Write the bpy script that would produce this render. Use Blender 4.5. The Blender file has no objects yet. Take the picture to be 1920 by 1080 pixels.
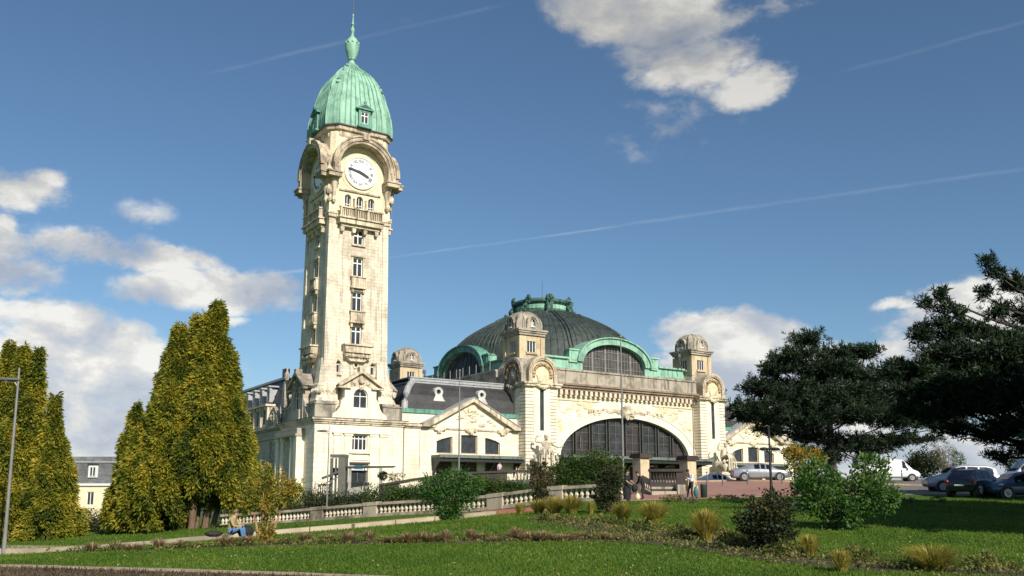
import bpy, bmesh, math, random
import numpy as np
from mathutils import Vector, Matrix
from mathutils.geometry import tessellate_polygon
S = bpy.context.scene
C = S.collection
PI = math.pi
R = math.radians
random.seed(7)
rng = np.random.default_rng(11)

# ---------------------------------------------------------------- camera
# world axes follow the station: +x runs along its front, +y goes into its depth; the camera eye is the origin
F_PX, CY_PX, PITCH, AZ = 1684.47, 668.93, 0.15443, 0.578233
cam_d = bpy.data.cameras.new('camera')
cam = bpy.data.objects.new('camera', cam_d); C.objects.link(cam)
cam_d.sensor_width = 36.0
cam_d.lens = 36.0 * F_PX / 1920.0
cam_d.shift_y = (CY_PX - 540.0) / 1920.0
cam_d.clip_start = 0.3; cam_d.clip_end = 9000
cam.location = (0, 0, 0)
fwd = Vector((math.sin(AZ) * math.cos(PITCH), math.cos(AZ) * math.cos(PITCH), math.sin(PITCH)))
cam.rotation_euler = fwd.to_track_quat('-Z', 'Y').to_euler()
S.camera = cam
S.render.resolution_x = 1024; S.render.resolution_y = 576

# ---------------------------------------------------------------- exposure
S.view_settings.view_transform = 'Standard'
S.view_settings.look = 'None'
S.view_settings.gamma = 1.0
S.view_settings.use_curve_mapping = False
S.view_settings.exposure = 0.25

# ---------------------------------------------------------------- sun
SUN_EL = R(32.0)
SUN_AZ_CAM = R(30.5)      # to the right of straight behind the camera
def cam2w(X, Y): return (X * math.cos(AZ) + Y * math.sin(AZ), -X * math.sin(AZ) + Y * math.cos(AZ))
sx, sy = cam2w(math.sin(SUN_AZ_CAM), -math.cos(SUN_AZ_CAM))
SUN = Vector((sx * math.cos(SUN_EL), sy * math.cos(SUN_EL), math.sin(SUN_EL)))
sl = bpy.data.lights.new('sun', 'SUN'); sl.energy = 4.9; sl.angle = R(0.53); sl.color = (1.0, 0.922, 0.81)
so = bpy.data.objects.new('sun', sl); C.objects.link(so)
so.rotation_euler = SUN.to_track_quat('Z', 'Y').to_euler(); so.location = SUN * 300

# ---------------------------------------------------------------- sky with clouds
W = bpy.data.worlds.new('World'); S.world = W; W.use_nodes = True
nt = W.node_tree; nt.nodes.clear()
class NT:
    def __init__(s, tree): s.t = tree
    def new(s, kind, **kw):
        n = s.t.nodes.new(kind)
        for k, v in kw.items(): setattr(n, k, v)
        return n
    def put(s, sock, v):
        if hasattr(v, 'bl_rna') and not isinstance(v, (int, float, tuple)): s.t.links.new(v, sock)
        else: sock.default_value = v
    def m(s, op, a, b=None, c=None, clamp=False):
        n = s.new('ShaderNodeMath', operation=op); n.use_clamp = clamp
        s.put(n.inputs[0], a)
        if b is not None: s.put(n.inputs[1], b)
        if c is not None: s.put(n.inputs[2], c)
        return n.outputs[0]
    def vm(s, op, a, b=None):
        n = s.new('ShaderNodeVectorMath', operation=op)
        s.put(n.inputs[0], a)
        if b is not None:
            if op == 'SCALE': s.put(n.inputs[3], b)
            else: s.put(n.inputs[1], b)
        return n.outputs['Value'] if op in ('DOT_PRODUCT', 'LENGTH') else n.outputs[0]
    def noise(s, vec, scale, detail=4, rough=0.55, dist=0.0, typ='FBM'):
        n = s.new('ShaderNodeTexNoise'); n.noise_type = typ
        s.put(n.inputs['Vector'], vec); n.inputs['Scale'].default_value = scale
        n.inputs['Detail'].default_value = detail; n.inputs['Roughness'].default_value = rough
        n.inputs['Distortion'].default_value = dist
        return n.outputs['Fac']
    def ramp(s, fac, stops, interp='LINEAR'):
        n = s.new('ShaderNodeValToRGB'); n.color_ramp.interpolation = interp
        e = n.color_ramp.elements
        while len(e) < len(stops): e.new(0.5)
        for el, (p, c) in zip(e, stops):
            el.position = p; el.color = (*c, 1) if len(c) == 3 else c
        s.put(n.inputs[0], fac)
        return n.outputs[0]
    def mix(s, fac, a, b, blend='MIX'):
        n = s.new('ShaderNodeMix', data_type='RGBA', blend_type=blend)
        s.put(n.inputs[0], fac)
        for i, v in ((6, a), (7, b)):
            if isinstance(v, tuple) and len(v) == 3: v = (*v, 1)
            s.put(n.inputs[i], v)
        return n.outputs[2]
    def maprange(s, v, a, b, c, d, kind='LINEAR'):
        n = s.new('ShaderNodeMapRange', interpolation_type=kind)
        for i, x in enumerate((v, a, b, c, d)): s.put(n.inputs[i], x)
        return n.outputs[0]
    def comb(s, x, y, z):
        n = s.new('ShaderNodeCombineXYZ')
        for i, v in enumerate((x, y, z)): s.put(n.inputs[i], v)
        return n.outputs[0]

def px_azel(x, y):
    u = CY_PX - y
    X, Y, Z = x - 960, F_PX * math.cos(PITCH) - u * math.sin(PITCH), F_PX * math.sin(PITCH) + u * math.cos(PITCH)
    return math.atan2(X, Y), math.atan2(Z, math.hypot(X, Y))
N = NT(nt)
tc = N.new('ShaderNodeTexCoord')
rot = N.new('ShaderNodeVectorRotate', rotation_type='Z_AXIS')
nt.links.new(tc.outputs['Generated'], rot.inputs['Vector'])
rot.inputs['Angle'].default_value = AZ          # turns world directions so that +y is where the camera looks
dirv = rot.outputs[0]
sep = N.new('ShaderNodeSeparateXYZ'); nt.links.new(dirv, sep.inputs[0])
az = N.m('ARCTAN2', sep.outputs[0], sep.outputs[1])
el = N.m('ARCSINE', sep.outputs[2])
wn = N.new('ShaderNodeTexNoise'); wn.inputs['Scale'].default_value = 6.0; wn.inputs['Detail'].default_value = 6
wn.inputs['Roughness'].default_value = 0.6
nt.links.new(dirv, wn.inputs['Vector'])
wsep = N.new('ShaderNodeSeparateXYZ'); nt.links.new(wn.outputs['Color'], wsep.inputs[0])
azw = N.m('ADD', az, N.m('MULTIPLY', N.m('SUBTRACT', wsep.outputs[0], 0.5), 0.10))
elw = N.m('ADD', el, N.m('MULTIPLY', N.m('SUBTRACT', wsep.outputs[1], 0.5), 0.075))
# clouds of the sky in view: azimuth, elevation, half widths (taken from where they stand in the sky), strength
blobs = [  # px x, px y, half width px, half height px, strength
    (1225, 30, 165, 80, 1.25), (1290, 105, 150, 70, 1.0), (1420, 160, 100, 55, 1.0), (1100, 20, 90, 55, 0.9), (1390, 10, 200, 30, .45),
    (1275, 245, 95, 32, 0.12),
    (40, 350, 100, 48, 1.0), (275, 400, 50, 16, 0.2), (10, 425, 40, 30, .8),
    (190, 465, 150, 34, 0.95), (330, 492, 110, 30, 1.0), (470, 545, 120, 52, 1.2), (360, 545, 160, 40, .95), (30, 510, 100, 50, 1.0),
    (140, 640, 170, 75, 1.25), (60, 720, 200, 110, 1.2), (240, 640, 90, 50, 1.0), (150, 790, 190, 75, 1.2), (440, 605, 50, 14, 0.6),
    (430, 680, 60, 30, .5),
    (1380, 660, 120, 70, 1.35), (1310, 610, 80, 32, .85), (1430, 720, 130, 70, 1.2), (1250, 700, 60, 30, .75),
    (1840, 560, 150, 55, 1.3), (1780, 630, 150, 90, 1.1), (1690, 570, 60, 18, .75), (1930, 620, 120, 110, 1.3), (1700, 680, 120, 60, .9),
    (60, 600, 180, 60, .8), (230, 700, 120, 90, .9), (-60, 450, 160, 60, .9), (1850, 600, 180, 100, 1.2), (1370, 635, 135, 66, 1.8), (1560, 700, 150, 60, .6), (1780, 850, 330, 50, .95), (1600, 800, 160, 60, .8), (600, 880, 700, 60, .6)]
dens = None
for (bx, by, bw, bh, st) in blobs:
    a0, e0 = px_azel(bx, by)
    a1, _ = px_azel(bx + bw, by); _, e1 = px_azel(bx, by - bh)
    ra, re = abs(a1 - a0), abs(e1 - e0)
    da = N.m('MULTIPLY', N.m('SUBTRACT', azw, a0), 1 / ra)
    de = N.m('MULTIPLY', N.m('SUBTRACT', elw, e0), 1 / re)
    r2 = N.m('ADD', N.m('MULTIPLY', da, da), N.m('MULTIPLY', de, de))
    b = N.m('MULTIPLY', N.m('SUBTRACT', 1.0, r2), st)
    b = N.m('MAXIMUM', b, -0.9)
    dens = b if dens is None else N.m('MAXIMUM', dens, b)
# away from the view the same kind of broken cumulus goes on
off = N.m('ABSOLUTE', az)
offm = N.maprange(off, 0.62, 0.85, 0.0, 1.0, 'SMOOTHSTEP')
high = N.maprange(el, 0.75, 0.95, 0.0, 1.0, 'SMOOTHSTEP')
offm = N.m('MAXIMUM', offm, high)
gen = N.noise(dirv, 3.2, 5, 0.55)
genb = N.m('MULTIPLY_ADD', gen, 6.0, -3.5)
genb = N.m('MAXIMUM', genb, -0.9)
mixd = N.m('ADD', N.m('MULTIPLY', dens, N.m('SUBTRACT', 1.0, offm)), N.m('MULTIPLY', genb, offm))
sq = N.new('ShaderNodeVectorMath', operation='MULTIPLY'); nt.links.new(dirv, sq.inputs[0]); sq.inputs[1].default_value = (1, 1, 1.7)
n1 = N.noise(sq.outputs[0], 9.0, 9, 0.58, 0.25)
n2v = N.vm('ADD', sq.outputs[0], (0.028, -0.02, 0.045))
n2 = N.noise(n2v, 9.0, 9, 0.58, 0.25)
n3 = N.noise(sq.outputs[0], 34.0, 6, 0.6, 0.1)
dd = N.m('ADD', N.m('ADD', mixd, N.m('MULTIPLY', N.m('SUBTRACT', n1, 0.5), 2.9)), N.m('MULTIPLY', N.m('SUBTRACT', n3, 0.5), 1.7))
cov = N.maprange(dd, -0.25, 0.75, 0.0, 1.0, 'SMOOTHSTEP')
thin = N.m('MULTIPLY', cov, N.maprange(mixd, -0.25, 0.5, 0.35, 0.96))
shade = N.maprange(N.m('ADD', N.m('MULTIPLY', N.m('SUBTRACT', n1, n2), 2.6), N.m('MULTIPLY', mixd, -0.08)), -0.55, 0.30, 0.0, 1.0)
lowh = N.maprange(el, 0.02, 0.30, 0.55, 0.0, 'LINEAR')
shade = N.m('SUBTRACT', shade, N.m('MULTIPLY', lowh, 0.5), clamp=True)
ccol = N.ramp(shade, [(0.0, (4.9, 5.4, 6.3)), (0.35, (6.1, 6.5, 7.1)), (0.65, (8.0, 7.95, 7.7)), (1.0, (11.0, 10.8, 10.2))])
br_ = N.maprange(el, 0.12, 0.46, 1.05, 0.66)
ccol = N.vm('SCALE', ccol, br_)
# contrails: thin great-circle streaks
def trail(p0, p1, width, strength, tree=N):
    def dv(p):
        a, e = px_azel(*p); return Vector((math.sin(a) * math.cos(e), math.cos(a) * math.cos(e), math.sin(e)))
    v0, v1 = dv(p0), dv(p1); n = v0.cross(v1).normalized(); mid = (v0 + v1).normalized(); ang = v0.angle(v1) / 2
    t = v1 - v0; t.normalize()
    wob = N.m('MULTIPLY', N.m('SUBTRACT', N.noise(dirv, 30, 3), 0.5), width * 1.2)
    d = N.m('ABSOLUTE', N.m('ADD', N.vm('DOT_PRODUCT', dirv, tuple(n)), wob))
    s = N.maprange(d, 0.0, width, 1.0, 0.0, 'SMOOTHSTEP')
    al = N.vm('DOT_PRODUCT', dirv, tuple(t))
    m0 = mid.dot(t)
    L = math.sin(ang)
    e = N.maprange(N.m('ABSOLUTE', N.m('SUBTRACT', al, m0)), L * 0.75, L * 1.05, 1.0, 0.0, 'SMOOTHSTEP')
    e = N.m('MULTIPLY', e, N.maprange(N.vm('DOT_PRODUCT', dirv, tuple(mid)), 0.3, 0.5, 0.0, 1.0))
    brk = N.maprange(N.noise(dirv, 14, 3), 0.35, 0.6, 0.35, 1.0)
    return N.m('MULTIPLY', N.m('MULTIPLY', N.m('MULTIPLY', s, e), brk), strength)
tr = None
for a in (((700, 487), (1180, 422), .0020, .15), ((1120, 428), (2000, 306), .0030, .07), ((380, 140), (960, 5), .003, .06),
          ((1560, 140), (1990, 22), .003, .05), ((440, 520), (600, 505), .003, .18)):
    q = trail(*a); tr = q if tr is None else N.m('MAXIMUM', tr, q)
sky = N.new('ShaderNodeTexSky'); sky.sky_type = 'NISHITA'; sky.sun_disc = False
sky.sun_elevation = SUN_EL; sky.sun_rotation = math.atan2(SUN.x, SUN.y)
sky.air_density = 1.0; sky.dust_density = 0.6; sky.ozone_density = 1.6; sky.altitude = 300
skyc = N.mix(1.0, sky.outputs[0], (0.80, 0.98, 1.08), 'MULTIPLY')
hz = N.maprange(el, -0.02, 0.16, 0.85, 0.0, 'SMOOTHSTEP')
skyc = N.mix(hz, skyc, (5.2, 5.9, 6.6))
c1 = N.mix(tr, skyc, (9.5, 10.0, 10.8))
c2 = N.mix(thin, c1, ccol)
bg = N.new('ShaderNodeBackground'); nt.links.new(c2, bg.inputs[0]); bg.inputs[1].default_value = 0.079
wo = N.new('ShaderNodeOutputWorld'); nt.links.new(bg.outputs[0], wo.inputs[0])

# ---------------------------------------------------------------- places
def ray(x, y):
    u = CY_PX - y
    X, Y, Z = x - 960, F_PX * math.cos(PITCH) - u * math.sin(PITCH), F_PX * math.sin(PITCH) + u * math.cos(PITCH)
    return X / Y, Z / Y
def at(x, y, d):
    """point d metres ahead of the camera in the direction photo pixel (x, y)"""
    rx, rz = ray(x, y); a, b = cam2w(rx * d, d)
    return Vector((a, b, rz * d))
# ---------------------------------------------------------------- object helpers
def tag(o, label=None, cat=None, group=None, kind=None):
    if label: o['label'] = label
    if cat: o['category'] = cat
    if group: o['group'] = group
    if kind: o['kind'] = kind
    return o
WL = {}
def wl(o): return WL.get(o.name, Vector((0, 0, 0)))
def thing(name, label, cat, loc=(0, 0, 0), group=None):
    o = bpy.data.objects.new(name, None); C.objects.link(o)
    o.empty_display_size = 0.3
    o.location = loc; WL[o.name] = Vector(loc)
    return tag(o, label, cat, group)
class MB:
    def __init__(s): s.v = []; s.f = []; s.m = []
    def add(s, vs, fs, mi=0):
        b = len(s.v); s.v += [tuple(v) for v in vs]; s.f += [tuple(i + b for i in f) for f in fs]; s.m += [mi] * len(fs)
        return s
    def box(s, x0, x1, y0, y1, z0, z1, mi=0):
        return s.add([(x0, y0, z0), (x1, y0, z0), (x1, y1, z0), (x0, y1, z0), (x0, y0, z1), (x1, y0, z1), (x1, y1, z1), (x0, y1, z1)],
                     [(0, 3, 2, 1), (4, 5, 6, 7), (0, 1, 5, 4), (1, 2, 6, 5), (2, 3, 7, 6), (3, 0, 4, 7)], mi)
    def loft(s, rings, cap=True, closed=True, mi=0):
        n = len(rings[0]); vs = [p for r in rings for p in r]; fs = []
        for i in range(len(rings) - 1):
            for j in range(n if closed else n - 1):
                a = i * n + j; b = i * n + (j + 1) % n
                fs.append((a, b, b + n, a + n))
        if cap: fs.append(tuple(range(n))[::-1]); fs.append(tuple((len(rings) - 1) * n + j for j in range(n)))
        return s.add(vs, fs, mi)
    def lathe(s, cx, cy, prof, n=12, sx=1, sy=1, ph=0, mi=0, cap=True):
        return s.loft([[(cx + r * sx * math.cos(ph + 2 * PI * k / n), cy + r * sy * math.sin(ph + 2 * PI * k / n), z) for k in range(n)] for r, z in prof], cap, True, mi)
    def tube(s, path, r, n=6, mi=0, cap=True):
        path = [Vector(p) for p in path]; rings = []
        up = Vector((0, 0, 1))
        for i, p in enumerate(path):
            t = (path[min(i + 1, len(path) - 1)] - path[max(i - 1, 0)]).normalized()
            a = t.cross(up if abs(t.z) < 0.95 else Vector((1, 0, 0))).normalized(); b = t.cross(a)
            rr = r[i] if isinstance(r, (list, tuple)) else r
            rings.append([p + a * rr * math.cos(2 * PI * k / n) + b * rr * math.sin(2 * PI * k / n) for k in range(n)])
        return s.loft(rings, cap, True, mi)
    def ball(s, c, r, n=8, m=6, sc=(1, 1, 1), mi=0):
        c = Vector(c)
        rings = [[c + Vector((r * sc[0] * math.sin(PI * i / m) * math.cos(2 * PI * k / n), r * sc[1] * math.sin(PI * i / m) * math.sin(2 * PI * k / n), -r * sc[2] * math.cos(PI * i / m))) for k in range(n)] for i in range(1, m)]
        s.loft(rings, True, True, mi); return s
    def bumpy(s, c, r, sc=(1, 1, 1), amp=.25, n=10, m=7, mi=0):
        c = Vector(c); rings = []
        for i in range(1, m):
            ring = []
            for k in range(n):
                d = Vector((math.sin(PI * i / m) * math.cos(2 * PI * k / n), math.sin(PI * i / m) * math.sin(2 * PI * k / n), -math.cos(PI * i / m)))
                rr = r * (1 + amp * (random.random() - .5) * 2)
                ring.append(c + Vector((d.x * sc[0], d.y * sc[1], d.z * sc[2])) * rr)
            rings.append(ring)
        return s.loft(rings, True, True, mi)
    def build(s, name, mat, parent=None, smooth=None, fixn=True):
        me = bpy.data.meshes.new(name)
        o0 = wl(parent) if parent else Vector((0, 0, 0))
        me.from_pydata([(v[0] - o0[0], v[1] - o0[1], v[2] - o0[2]) for v in s.v], [], s.f)
        mats = mat if isinstance(mat, (list, tuple)) else [mat]
        for mm in mats: me.materials.append(mm)
        if len(mats) > 1: me.polygons.foreach_set('material_index', s.m)
        if fixn:
            bm = bmesh.new(); bm.from_mesh(me); bmesh.ops.recalc_face_normals(bm, faces=bm.faces); bm.to_mesh(me); bm.free()
        if smooth:
            me.shade_smooth()
            try: me.set_sharp_from_angle(angle=R(smooth))
            except Exception: pass
        o = bpy.data.objects.new(name, me); C.objects.link(o)
        if parent: o.parent = parent
        WL[o.name] = o0.copy()
        return o
class Fr:
    """a wall plane seen from outside: a runs to the right, z is up, o is outwards"""
    def __init__(s, ox, oy, t, n): s.o = (ox, oy); s.t = t; s.n = n
    def p(s, a, z, o=0): return (s.o[0] + s.t[0] * a + s.n[0] * o, s.o[1] + s.t[1] * a + s.n[1] * o, z)
    def ext(s, mb, poly, o0, o1, mi=0):
        n = len(poly); vs = [s.p(a, z, o0) for a, z in poly] + [s.p(a, z, o1) for a, z in poly]
        fs = [tuple(range(n))[::-1], tuple(range(n, 2 * n))] + [(i, (i + 1) % n, (i + 1) % n + n, i + n) for i in range(n)]
        mb.add(vs, fs, mi); return mb
    def box(s, mb, a0, a1, z0, z1, o0, o1, mi=0): return s.ext(mb, [(a0, z0), (a1, z0), (a1, z1), (a0, z1)], o0, o1, mi)
    def wall(s, mb, outer, holes, th, o=0, mi=0, back=False):
        polys = [outer] + holes
        pts = [q for pl in polys for q in pl]
        tris = tessellate_polygon([[Vector((a, z, 0)) for a, z in pl] for pl in polys])
        mb.add([s.p(a, z, o) for a, z in pts], tris, mi)
        if back: mb.add([s.p(a, z, o - th) for a, z in pts], tris, mi)
        for pl in polys:
            n = len(pl)
            mb.add([s.p(a, z, o) for a, z in pl] + [s.p(a, z, o - th) for a, z in pl], [(i, (i + 1) % n, (i + 1) % n + n, i + n) for i in range(n)], mi)
        return mb
    def ring(s, mb, ca, cz, ri, ro, o0, o1, a0=0, a1=180, n=24, ez=1.0, mi=0):
        """arch band"""
        vs = []; 
        for k in range(n + 1):
            t = R(a0 + (a1 - a0) * k / n); c, q = math.cos(t), math.sin(t) * ez
            vs += [s.p(ca + ri * c, cz + ri * q, o0), s.p(ca + ro * c, cz + ro * q, o0), s.p(ca + ro * c, cz + ro * q, o1), s.p(ca + ri * c, cz + ri * q, o1)]
        fs = [(0, 1, 2, 3), tuple(4 * n + i for i in (3, 2, 1, 0))]
        for k in range(n):
            b = 4 * k
            for i in range(4): fs.append((b + i, b + (i + 1) % 4, b + 4 + (i + 1) % 4, b + 4 + i))
        mb.add(vs, fs, mi); return mb
def front(y): return Fr(0, y, (1, 0), (0, -1))
def leftf(x): return Fr(x, 0, (0, -1), (-1, 0))     # a = -y
def rightf(x): return Fr(x, 0, (0, 1), (1, 0))
def backf(y): return Fr(0, y, (-1, 0), (0, 1))
def rect(a0, a1, z0, z1): return [(a0, z0), (a1, z0), (a1, z1), (a0, z1)]
def archpoly(a0, a1, z0, zs, rise=None, n=10):
    """rectangle with a curved top: springs at zs"""
    c = (a0 + a1) / 2; r = (a1 - a0) / 2; rise = r if rise is None else rise
    return [(a0, z0), (a1, z0)] + [(c + r * math.cos(PI * k / n), zs + rise * math.sin(PI * k / n)) for k in range(n + 1)]

# ---------------------------------------------------------------- materials
def mat(name):
    m = bpy.data.materials.new(name); m.use_nodes = True
    t = m.node_tree; N_ = NT(t); b = t.nodes['Principled BSDF']
    return m, N_, b
def bump(N_, b, h, strength=.3, dist=.02):
    n = N_.new('ShaderNodeBump'); n.inputs['Strength'].default_value = strength; n.inputs['Distance'].default_value = dist
    N_.put(n.inputs['Height'], h); N_.t.links.new(n.outputs[0], b.inputs['Normal'])
def gcoord(N_):
    g = N_.new('ShaderNodeNewGeometry'); return g.outputs['Position']
def stone(name, base, dark, amt=.5, streak=.5, course=0, rough=.85, seed=0):
    m, N_, b = mat(name)
    P = N_.vm('ADD', gcoord(N_), (seed * 13.1, seed * 7.7, 0))
    n = N_.noise(P, .42, 9, .70)
    st = N_.new('ShaderNodeVectorMath', operation='MULTIPLY'); N_.t.links.new(P, st.inputs[0]); st.inputs[1].default_value = (1.6, 1.6, .12)
    n2 = N_.noise(st.outputs[0], 1.3, 5, .6)
    n3 = N_.noise(P, 7, 4, .6)
    f = N_.maprange(n, .44, .64, 0, amt, 'SMOOTHSTEP')
    f2 = N_.maprange(n2, .48, .66, 0, streak, 'SMOOTHSTEP')
    f = N_.m('MAXIMUM', f, f2, clamp=True)
    col = N_.mix(f, base, dark)
    col = N_.mix(N_.maprange(n3, .3, .7, 0, .22), col, tuple(c * .62 for c in base))
    if course:
        sp = N_.new('ShaderNodeSeparateXYZ'); N_.t.links.new(P, sp.inputs[0])
        h = N_.m('ADD', sp.outputs[0], sp.outputs[1])
        br = N_.new('ShaderNodeTexBrick'); br.inputs['Scale'].default_value = 1.0
        N_.t.links.new(N_.comb(h, sp.outputs[2], 0.0), br.inputs['Vector'])
        br.inputs['Brick Width'].default_value = course * 2.1; br.inputs['Row Height'].default_value = course
        br.inputs['Mortar Size'].default_value = .018; br.inputs['Mortar Smooth'].default_value = .3
        br.inputs['Color1'].default_value = (1.0, 1.0, 1.0, 1); br.inputs['Color2'].default_value = (.80, .78, .75, 1); br.inputs['Mortar'].default_value = (.54, .50, .44, 1)
        br.inputs['Bias'].default_value = -.25
        col = N_.mix(.85, col, br.outputs['Color'], 'MULTIPLY')
        bump(N_, b, N_.m('ADD', N_.m('MULTIPLY', br.outputs['Fac'], -1.0), N_.m('MULTIPLY', n3, .5)), .5, .02)
    else: bump(N_, b, n3, .35, .03)
    N_.put(b.inputs['Base Color'], col); b.inputs['Roughness'].default_value = rough
    return m
def plain(name, col, rough=.6, metal=0, var=.25, scale=3.0, spec=None, bumpy=0):
    m, N_, b = mat(name)
    n = N_.noise(gcoord(N_), scale, 5, .6)
    c = N_.mix(N_.maprange(n, .3, .7, 0, 1), tuple(x * (1 - var) for x in col), tuple(min(1, x * (1 + var)) for x in col))
    N_.put(b.inputs['Base Color'], c); b.inputs['Roughness'].default_value = rough; b.inputs['Metallic'].default_value = metal
    if bumpy: bump(N_, b, N_.noise(gcoord(N_), scale * 5, 4, .6), .5, bumpy)
    return m
def copper(name, base, dark, amt):
    m, N_, b = mat(name)
    P = gcoord(N_)
    st = N_.new('ShaderNodeVectorMath', operation='MULTIPLY'); N_.t.links.new(P, st.inputs[0]); st.inputs[1].default_value = (2.2, 2.2, .16)
    n = N_.noise(st.outputs[0], 1.1, 6, .65); n2 = N_.noise(P, .7, 5, .6)
    f = N_.maprange(N_.m('ADD', n, N_.m('MULTIPLY', N_.m('SUBTRACT', n2, .5), .8)), .40, .72, 0, amt, 'SMOOTHSTEP')
    c = N_.mix(f, base, dark)
    c = N_.mix(N_.maprange(N_.noise(P, 5, 4, .6), .35, .7, 0, .35), c, tuple(x * .7 for x in base))
    N_.put(b.inputs['Base Color'], c); b.inputs['Roughness'].default_value = .62
    bump(N_, b, N_.noise(P, 6, 3), .2, .03)
    return m
CREAM = stone('limestone_cream', (.84, .77, .61), (.48, .39, .27), .40, .45, 0)
CREAMB = stone('limestone_ashlar', (.85, .785, .63), (.52, .43, .30), .34, .48, .55)
TOWERS = stone('tower_limestone', (.78, .705, .555), (.36, .30, .225), .62, .78, .42, seed=3)
TOPST = stone('weathered_shaded_limestone', (.68, .585, .43), (.20, .155, .11), .85, .95, 0, seed=5)  # weathering stains, darkened further to paint shade onto ledges
HOODST = stone('hood_limestone', (.56, .47, .34), (.16, .125, .09), .9, .9, 0, seed=61)
GREYST = stone('grey_lichen_stone', (.42, .37, .29), (.13, .115, .09), .9, 1.0, 0, seed=8)
MOSSST = stone('mossy_balustrade_stone', (.52, .43, .33), (.12, .09, .065), .9, .5, 0, seed=2)
QUOIN = stone('brown_stained_stone', (.50, .36, .23), (.28, .19, .12), .8, .5, 0, seed=4)
KERBST = stone('path_edge_stone', (.50, .41, .29), (.27, .21, .15), .7, .2, 0, seed=6)
SHADEST = stone('shaded_side_limestone', (.46, .41, .33), (.30, .26, .20), .5, .5, .55, seed=7)  # cream limestone with the shade of left and back faces put into its colour
COPG = copper('copper_verdigris', (.29, .52, .38), (.09, .20, .15), .85)
COPS = copper('copper_seam', (.16, .34, .25), (.07, .16, .12), .8)
COPG2 = copper('copper_verdigris_shaded', (.12, .33, .24), (.03, .09, .07), .85)  # darker copper: the shade on the side lunettes is put into its colour
COPD = copper('copper_dark_roof', (.048, .066, .056), (.016, .020, .019), .95)
COPM = copper('copper_mixed_ornament', (.05, .13, .10), (.012, .024, .02), .95)
def slate(name, col):
    m, N_, b = mat(name)
    P = gcoord(N_)
    sp = N_.new('ShaderNodeSeparateXYZ'); N_.t.links.new(P, sp.inputs[0])
    br = N_.new('ShaderNodeTexBrick'); br.inputs['Scale'].default_value = 1.0
    N_.t.links.new(N_.comb(N_.m('ADD', sp.outputs[0], sp.outputs[1]), sp.outputs[2], 0.0), br.inputs['Vector'])
    br.inputs['Brick Width'].default_value = .3; br.inputs['Row Height'].default_value = .17; br.inputs['Mortar Size'].default_value = .012
    br.inputs['Color1'].default_value = (1, 1, 1, 1); br.inputs['Color2'].default_value = (.65, .65, .68, 1); br.inputs['Mortar'].default_value = (.45, .45, .45, 1)
    n = N_.noise(P, .6, 5, .65)
    c = N_.mix(N_.maprange(n, .35, .7, 0, 1), col, tuple(x * .45 for x in col))
    c = N_.mix(.8, c, br.outputs['Color'], 'MULTIPLY')
    N_.put(b.inputs['Base Color'], c); b.inputs['Roughness'].default_value = .5
    bump(N_, b, br.outputs['Fac'], -.4, .02)
    return m
SLATE = slate('slate_roof', (.062, .060, .058)); SLATEL = slate('slate_roof_light', (.24, .245, .25))
BALU = stone('baluster_stone', (.66, .58, .45), (.30, .24, .17), .6, .4, 0, seed=81)
def glass(name, col, rough=.12):
    m, N_, b = mat(name)
    n = N_.noise(gcoord(N_), .9, 4, .6)
    N_.put(b.inputs['Base Color'], N_.mix(N_.maprange(n, .35, .65, 0, 1), col, tuple(x * .45 for x in col)))
    N_.put(b.inputs['Roughness'], N_.maprange(N_.noise(gcoord(N_), 2.0, 3), .3, .7, rough, rough + .15))
    b.inputs['Specular IOR Level'].default_value = .5
    return m
GLASS = glass('window_glass', (.045, .052, .058)); GLASSW = glass('great_window_glass', (.050, .050, .048), .25); GLASSB = glass('pale_window_glass', (.20, .24, .27))
WHITE = plain('white_paint', (.74, .73, .70), .45, var=.08)
DIAL = plain('clock_face_enamel', (.86, .87, .86), .3, var=.04)
BLACK = plain('black_paint', (.02, .02, .021), .5)
IRON = plain('grey_iron', (.10, .10, .095), .5)
IRONL = plain('galvanised_pole', (.20, .195, .18), .45, var=.12)
ZINC = plain('zinc_roofing', (.33, .34, .345), .5, var=.2)
DKWOOD = plain('dark_door_wood', (.075, .045, .030), .6)
CONC = plain('raw_concrete', (.36, .34, .30), .85, var=.3, scale=2)
DKGREY = plain('dark_grey_cladding', (.10, .105, .095), .6)
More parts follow.
